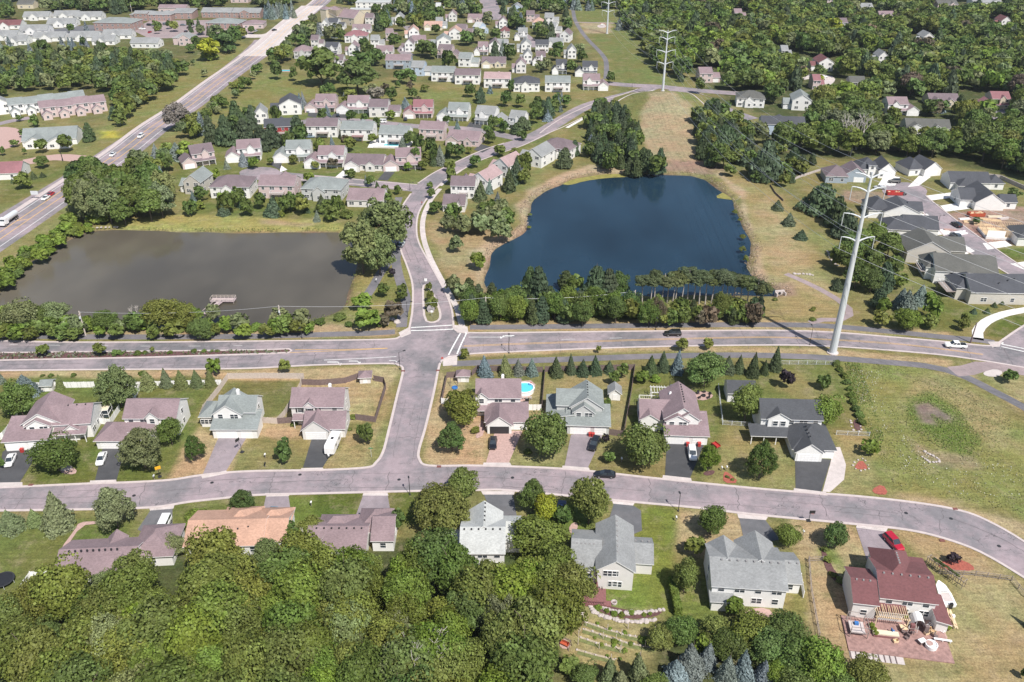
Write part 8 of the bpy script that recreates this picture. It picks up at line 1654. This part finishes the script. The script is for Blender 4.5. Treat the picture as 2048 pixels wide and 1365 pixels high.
for k, (a, b_) in enumerate((([(1168,1243),(1215,1260),(1262,1272),(1308,1281)], 26), ([(1165,1258),(1205,1270),(1260,1288),(1310,1296)], 24), ([(1160,1275),(1200,1288),(1250,1300)], 12), ([(1155,1300),(1190,1310),(1230,1320)], 10))):
    ribbon('vineyard row', a, .42, M['rowsoil'], .05); ribbon('vineyard row', [(x_, y_ + 5) for x_, y_ in a], .9, M['rowgrass'], .045)
    stones(a, b_ // 2, .36, 'small pale stone edging row ' + ['one', 'two', 'three', 'four'][k] + ' of the vineyard, counted from above', 'stones of vineyard row ' + str(k + 1))
vp = MB(); vp.box(-.05, .05, -.05, .05, 0, 1.7); vpm = vp.mesh('vine_stake', [M['palewood']])
for x_, y_ in ((1166,1237),(1172,1252),(1160,1262),(1157,1275),(1156,1290),(1170,1246),(1215,1262),(1243,1272),(1243,1295),(1240,1305),(1232,1283),(1256,1258),(1206,1278),(1198,1298),(1222,1322),(1290,1295),(1310,1262),(1280,1318)): p = G(x_, y_, 0); link('vine_stake', vpm, None, (p.x, p.y, 0), label='thin wooden stake standing in the terraced vineyard', cat='stake', group='stakes in the vineyard')
stones([(1712,938),(1706,930),(1716,920),(1728,920),(1738,938),(1720,942)], 10, .45, 'small stone round the heart shaped red bed', 'stones round the upper red bed'); stones([(1700,842),(1708,862),(1722,862),(1716,840)], 9, .55, 'grey stone round the small dark raised bed', 'stones round the raised bed')
stones([(1845,915),(1860,925),(1880,922),(1850,905)], 14, .6, 'white stone in the dry meadow outflow', 'stones in the meadow outflow'); stones([(180,457),(205,456),(235,455)], 8, 1.0, 'pinkish rock on the far left shore of the brown pond', 'rocks on the pond shore'); stones([(1655,503),(1662,520),(1675,532)], 9, .9, 'pale rock beside the dark grove on the grass slope', 'rocks on the grass slope'); stones([(1590,549),(1610,549),(1625,551)], 7, .9, 'pale rock near the top of the winding path', 'rocks by the winding path')
stones([(775,648),(785,640),(795,645)], 3, 1.6, 'large pale boulder in the planting by the junction', 'boulders by the junction'); stones([(130,938),(138,938)], 2, 2.0, 'large pink boulder in the bed under the dark tree', 'boulders under the dark tree')
# clipped hedge
p0, p1 = G(1349, 1232, 0), G(1348, 1168, 0); o = empty('hedge', ((p0 + p1) / 2).to_tuple(), 0, label='tall narrow bright green hedge between two lawns', cat='hedge'); L = (p1 - p0).length; rg = np.random.default_rng(4); n = 5200
P_ = rg.uniform(-1, 1, (n, 3)); ax = rg.integers(0, 5, n); N = np.zeros((n, 3))
for i in range(n): a = (0, 0, 1, 2, 2)[ax[i]]; s_ = 1 if (a == 2 or rg.random() < .5) else -1; P_[i, a] = s_; N[i, a] = s_
P_ = P_ * np.array([.62, L / 2, .95]) + np.array([0, 0, 1.0]) + rg.normal(size=(n, 3)) * .06; h_ = link('foliage', tomesh('hedge foliage', cards(P_, N, .2, 1.1, rg, .6), [LEAF]), o); h_.color = (.14, .19, .035, 1)
x = MB(); x.box(-.5, .5, -L / 2 + .1, L / 2 - .1, 0, 1.8); h2 = x.obj('shade_core', LEAF, o); h2.color = (.04, .05, .02, 1)  # solid filler core, inner shade of the hedge painted as darker leaf colour
# fishing dock
o = at('fishing_dock', 447, 600, 'grey wooden fishing dock with railings on the brown pond', 'dock', 0, -.75); x = MB(); x.box(-3.8, 3.6, -1.2, 1.4, .55, .75); x.box(-1.6, .1, -9.5, -1.2, .55, .75, rz=-.25, c=(-.8, -1.2)); x.obj('boards', simple('dock boards', (.40, .32, .32), .85, .2, 2), o); x = MB()
for b_ in (-1.2, 1.4):
    x.box(-3.8, 3.6, b_ - .04, b_ + .04, 1.6, 1.7); x.box(-3.8, 3.6, b_ - .04, b_ + .04, 1.15, 1.22)
    for k in range(7): x.box(-3.8 + k * 1.22, -3.72 + k * 1.22, b_ - .05, b_ + .05, .7, 1.7)
for a in (-3.8, 3.6): x.box(a - .04, a + .04, -1.2, 1.4, 1.6, 1.7)
for a in (-1.6, .1): x.box(a - .04, a + .04, -9.5, -1.2, 1.6, 1.7, rz=-.25, c=(-.8, -1.2))
x.obj('railing', M['palewood'], o)
for a, b_ in ((-3.6, -1), (3.4, -1), (-3.6, 1.2), (3.4, 1.2), (-1.5, -5), (-.2, -5)): x = MB(); x.box(a - .12, a + .12, b_ - .12, b_ + .12, -1, .55); x.obj('pile', M['wood'], o)
o = at('culvert', 1560, 590, 'pale concrete culvert outlet at the right end of the blue pond', 'culvert', 10); x = MB(); x.box(-1.6, 1.6, .4, .8, -.6, 1.3); x.box(-1.6, -1.3, -1, .4, -.6, .9); x.box(1.3, 1.6, -1, .4, -.6, .9); x.obj('headwall', M['concrete'], o); x = MB(); x.tube([(0, .38, .3), (0, .39, .3)], .5, 14); x.obj('pipe_mouth', M['dark'], o)
# bare and dead trees
def bare(px, py, h, lb, mat='palebark', seed=1, lean=0):
    o = at('dead_tree', px, py, lb, 'dead tree'); rg = random.Random(seed); x = MB(); y_ = MB()
    def grow_(p, d, L, r, n, mb):
        q = p + d * L; mb.tube([p, p + d * L * .5 + Vector((rg.uniform(-.1, .1) * L, rg.uniform(-.1, .1) * L, 0)), q], [r, r * .8, r * .6], 5)
        if n:
            for _ in range(3 if n > 1 else 4): e = (d + Vector((rg.uniform(-.8, .8), rg.uniform(-.8, .8), rg.uniform(-.1, .5)))).normalized(); grow_(q, e, L * rg.uniform(.55, .8), r * .6, n - 1, y_)
    grow_(Vector((0, 0, -.2)), Vector((lean, .05, 1)).normalized(), h * .38, h * .018, 3, x); x.obj('trunk', M[mat], o); y_.obj('branches', M[mat], o)
bare(280, 655, 8, 'bare white branched tree at the near shore of the brown pond', seed=2); bare(322, 660, 8.5, 'pale leaning trunk among the shrubs by the trail', seed=3, lean=-.3); bare(855, 1375, 15.5, 'dead pale tree with spreading limbs in the near wood', seed=4, lean=.25); bare(700, 1250, 13, 'dead grey tree poking out of the near wood', seed=5)
bare(640, 1175, 13, 'bare grey limbs below the round oaks of the near wood', seed=9); bare(830, 1400, 15, 'bare branches at the lower middle of the near wood', seed=10)
for i, (x_, y_) in enumerate(((1700,312),(1712,300),(1722,298),(1676,300))): bare(x_, y_, 17, ['leftmost', 'second', 'third', 'rightmost'][(1, 2, 3, 0)[i]] + ' of the tall bare white trunks at the edge of the right forest', seed=20 + i)
for x_, y_, lb in ((1470,402,'fallen grey branches on the right shore of the blue pond'),): bare(x_, y_, 3.5, lb, seed=31, lean=1.2)
# building site
def frame_wall(mb, a, b_, h=2.5, z=0):
    a, b_ = Vector(a), Vector(b_); L = (b_ - a).length; n = max(2, int(L / .6)); mb.beam((*a, z + .05), (*b_, z + .05), .1); mb.beam((*a, z + h), (*b_, z + h), .1)
    for i in range(n + 1): q = a.lerp(b_, i / n); mb.beam((*q, z), (*q, z + h), .09)
o = at('house_under_construction', 1972, 478, 'unfinished timber house frame on white foundation walls', 'building site', -8); x = MB(); x.box(-.3, 14, -.3, 9, 0, .9); x.box(14, 17, 2, 8, 0, .7); x.obj('foundation', M['newconc'], o); x = MB()
for a, b_ in (((0, 0), (14, 0)), ((0, 9), (14, 9)), ((0, 0), (0, 9)), ((14, 0), (14, 9)), ((7, 0), (7, 9)), ((0, 5), (14, 5))): frame_wall(x, a, b_, 2.5, .9)
x.obj('stud_frame', M['lumber'], o); x = MB(); x.box(.2, 13.8, .2, 8.8, .9, .95); x.obj('subfloor', M['lumber'], o); x = MB(); x.box(-.1, 6, -.12, -.06, .9, 3.3); x.obj('white_wrap', M['white'], o)
for i, (x_, y_, a, b_, m_) in enumerate(((1945,447,6,1.6,'lumber'),(1980,442,7,1.2,'lumber'),(2010,440,4,2,'concrete'),(1930,440,4,1.5,'white'),(1990,436,5,1.2,'cream'),(1925,470,5,3,'white'),(1900,462,4,1,'paver'),(1965,452,6,1,'lumber'))):
    o = at('lumber_stack', x_, y_, 'stack of boards lying on the bare soil of the building site', 'lumber', rr.uniform(-20, 20), group='stacks of boards on the building site'); x = MB()
    for k in range(7): q = k * b_ / 7; x.box(-a / 2, a / 2 + rr.uniform(-.5, .5), q, q + b_ / 8, 0, rr.uniform(.2, .6))
    x.obj('boards', M[m_], o)
# pool terrace behind the subdivision house, small blue pool, playground
o = at('pool_terrace', 788, 292, 'pale raised terrace with small swimming pool behind a white house', 'terrace', -4); x = MB(); x.box(-9, 8, -4, 4.5, 0, .7); x.obj('terrace_wall', M['newconc'], o); x = MB(); x.box(-4.5, 2.5, -2.2, .6, .7, .74); x.obj('pool_water', PW, o); x = MB(); x.lathe([(0, 2.9), (1.4, 2.3)], (-2, 1.4, 0), 12); x.tube([(-2, 1.4, .7), (-2, 1.4, 2.9)], .05, 6); x.obj('parasol', M['deckred'], o)
o = at('swimming_pool', 571, 142, 'small blue pool beside the dark round trees', 'pool', 0); x = MB(); x.box(-5, 5, -3, 3, 0, .15); x.obj('pool_deck', M['paver'], o); x = MB(); x.box(-3, 3, -1.6, 1.6, .15, .18); x.obj('water', PW, o)
o = at('playground', 1205, 54, 'small red and white playground in the grass corridor', 'playground'); x = MB(); x.tube([(-3, 0, 0), (-2, 0, 2.5), (2, 0, 2.5), (3, 0, 0)], .12, 6); x.obj('swing_frame', M['red'], o); x = MB(); x.box(-1, 1, 2, 4, 1.4, 1.6); x.add([(1, 2.2, 1.5), (1, 3.2, 1.5), (4, 3.2, .2), (4, 2.2, .2)], [(0, 1, 2, 3)]); x.obj('slide', M['white'], o)
# ------------------------------------------------------------------ people
def person(px, py, hd, shirt, trousers, skin, lb, stride=.28):
    o = at('person', px, py, lb, 'person', hd, .05)
    V = [(0, 0, .95), (0, 0, 1.15), (0, 0, 1.40), (0, 0, 1.52), (0, .01, 1.62), (0, .0, 1.74), (.10, 0, .90), (.11, -stride * .5, .5), (.11, -stride, .08), (.11, -stride - .16, .04), (-.10, 0, .90), (-.11, stride * .6, .5), (-.11, stride, .10), (-.11, stride - .14, .04), (.19, 0, 1.40), (.24, .10, 1.12), (.24, .0, .90), (.24, -.04, .80), (-.19, 0, 1.40), (-.24, -.10, 1.12), (-.24, -.18, .92), (-.24, -.24, .84)]
    E = [(0, 1), (1, 2), (2, 3), (3, 4), (4, 5), (0, 6), (6, 7), (7, 8), (8, 9), (0, 10), (10, 11), (11, 12), (12, 13), (2, 14), (14, 15), (15, 16), (16, 17), (2, 18), (18, 19), (19, 20), (20, 21)]
    R = [.14, .13, .15, .06, .10, .08, .095, .065, .045, .035, .095, .065, .045, .035, .06, .045, .035, .03, .06, .045, .035, .03]
    me = bpy.data.meshes.new('body'); me.from_pydata(V, E, []); ob = link('body', me, o); md = ob.modifiers.new('s', 'SKIN')
    for i, r_ in enumerate(R): me.skin_vertices[0].data[i].radius = (r_, r_ * .8)
    me.skin_vertices[0].data[0].use_root = True; ob.modifiers.new('d', 'SUBSURF').levels = 1
    m, t, b = _mat('clothes and skin'); tc = t.nodes.new('ShaderNodeTexCoord'); sp = t.nodes.new('ShaderNodeSeparateXYZ'); t.links.new(tc.outputs['Object'], sp.inputs[0])
    c1 = _mix(t, _ramp(t, sp.outputs[2], .95, .96, 0, 1), (*trousers, 1), (*shirt, 1)); t.links.new(_mix(t, _ramp(t, sp.outputs[2], 1.49, 1.5, 0, 1), c1, (*skin, 1)), b.inputs['Base Color']); b.inputs['Roughness'].default_value = .8; me.materials.append(m)
    x = MB(); x.lathe([(.0, .14), (.07, .12), (.10, .05), (.105, -.02), (.09, -.05)], (0, .015, 1.66), 10); x.obj('hair', M['brownwood'], o)
person(753, 566, 200, (.7, .7, .7), (.10, .11, .14), (.45, .3, .22), 'person in a white top walking on the pond trail'); person(844, 411, 10, (.35, .06, .05), (.03, .03, .04), (.42, .28, .2), 'person in a red top walking on the lane pavement')
# ------------------------------------------------------------------ uncountable low growth
def tufts(name, polys, n, size, tints, lb, cat, hmax=.5, seed=1, ring=None, hole=None):
    rng = np.random.default_rng(seed); P_ = []
    for poly in polys:
        wp = WP(poly); x0, y0 = wp.min(0); x1, y1 = wp.max(0); q = rng.uniform((x0, y0), (x1, y1), (n * 3, 2)); d = sdf(wp, q[:, 0], q[:, 1])
        ok = (d < 0) if ring is None else (np.abs(d - ring[0]) < ring[1]); q = q[ok][:n]
        if hole: q = q[sdf(WP(hole), q[:, 0], q[:, 1]) > .3]
        P_.append(q)
    q = np.concatenate(P_); m_ = len(q); clump = np.sin(q[:, 0] * .31 + 2) * np.sin(q[:, 1] * .23) + np.sin(q[:, 0] * .11 - q[:, 1] * .17) + rng.normal(0, .6, m_)
    q = q[clump > -.7]; m_ = len(q); z = rng.uniform(0, hmax, m_); P3 = np.stack([q[:, 0], q[:, 1], z + .05], 1); N = rng.normal(size=(m_, 3)) * .8 + np.array([.2, -.5, .9])
    Q = cards(P3, N, size, 1.2, rng, .3); me = tomesh(name, Q, [LEAFA]); ca = me.color_attributes.new('tint', 'FLOAT_COLOR', 'POINT'); tt = np.array(tints)[rng.integers(0, len(tints), m_)]
    ca.data.foreach_set('color', np.repeat(np.concatenate([tt, np.ones((m_, 1))], 1), 4, 0).reshape(-1).astype(np.float32)); link(name, me, kind='stuff', label=lb, cat=cat)
BEDP = [(1832,812),(1855,808),(1900,835),(1895,840),(1855,825),(1870,850),(1840,848)]
tufts('meadow weeds', [[(1812,795),(1860,786),(1912,815),(1966,880),(1935,920),(1878,895),(1814,855)], [(1690,725),(1720,728),(1770,880),(1750,900),(1705,800)], ], 2600, .2, [(.14, .20, .045), (.12, .18, .035), (.17, .20, .06)], 'rough green weeds round the bare hollow of the open meadow', 'weeds', .25, 2, hole=BEDP)
tufts('meadow grass', [[(1690,725),(1850,738),(1940,775),(2060,870),(2060,1035),(1940,1005),(1790,980),(1750,900),(1705,800)]], 6000, .2, [(.22, .22, .08), (.25, .23, .12), (.18, .20, .06)], 'pale tall grass scattered over the open meadow at right', 'grass', .2, 8, hole=BEDP)
tufts('meadow flowers', [[(1700,740),(1760,745),(1790,850),(1750,870),(1715,800)], [(1800,860),(1880,920),(2040,930),(2040,1000),(1900,990),(1800,940)]], 420, .17, [(.5, .5, .42)], 'scattered pale flower heads in the open meadow', 'flowers', .3, 3)
tufts('shore reeds', [RIGHT_POND], 16000, .26, [(.34, .26, .20), (.30, .23, .17), (.26, .21, .13), (.34, .27, .21)], 'dry pinkish reeds ringing the shore of the blue pond', 'reeds', .5, 4, (1.6, 1.7))
tufts('shore grass', [LEFT_POND], 9000, .28, [(.15, .18, .05), (.20, .20, .07), (.12, .16, .04)], 'green grass fringing the shore of the brown pond', 'grass', .4, 5, (1.3, 1.3))
tufts('bed plants', [[(690,700),(700,718),(0,722),(0,706)] if 0 else [(0,707),(575,702),(575,707),(0,720)]], 700, .5, [(.10, .13, .05), (.22, .22, .18), (.12, .12, .08)], 'low plants dotted over the mulched median', 'plants', .4, 6)
# ------------------------------------------------------------------ thin summer haze
x = MB(); x.box(-9500, 9500, -3500, 12500, -3.6, 130)
hm = bpy.data.materials.new('haze'); hm.use_nodes = True; t = hm.node_tree; t.nodes.remove(t.nodes['Principled BSDF']); v = t.nodes.new('ShaderNodeVolumePrincipled')
v.inputs['Color'].default_value = (.80, .87, .96, 1); v.inputs['Density'].default_value = .00006; v.inputs['Anisotropy'].default_value = .2
t.links.new(v.outputs[0], t.nodes['Material Output'].inputs['Volume']); hz = x.obj('haze', hm, kind='stuff', label='thin pale summer haze lying over the whole neighbourhood', cat='haze')
SC.cycles.volume_bounces = 0
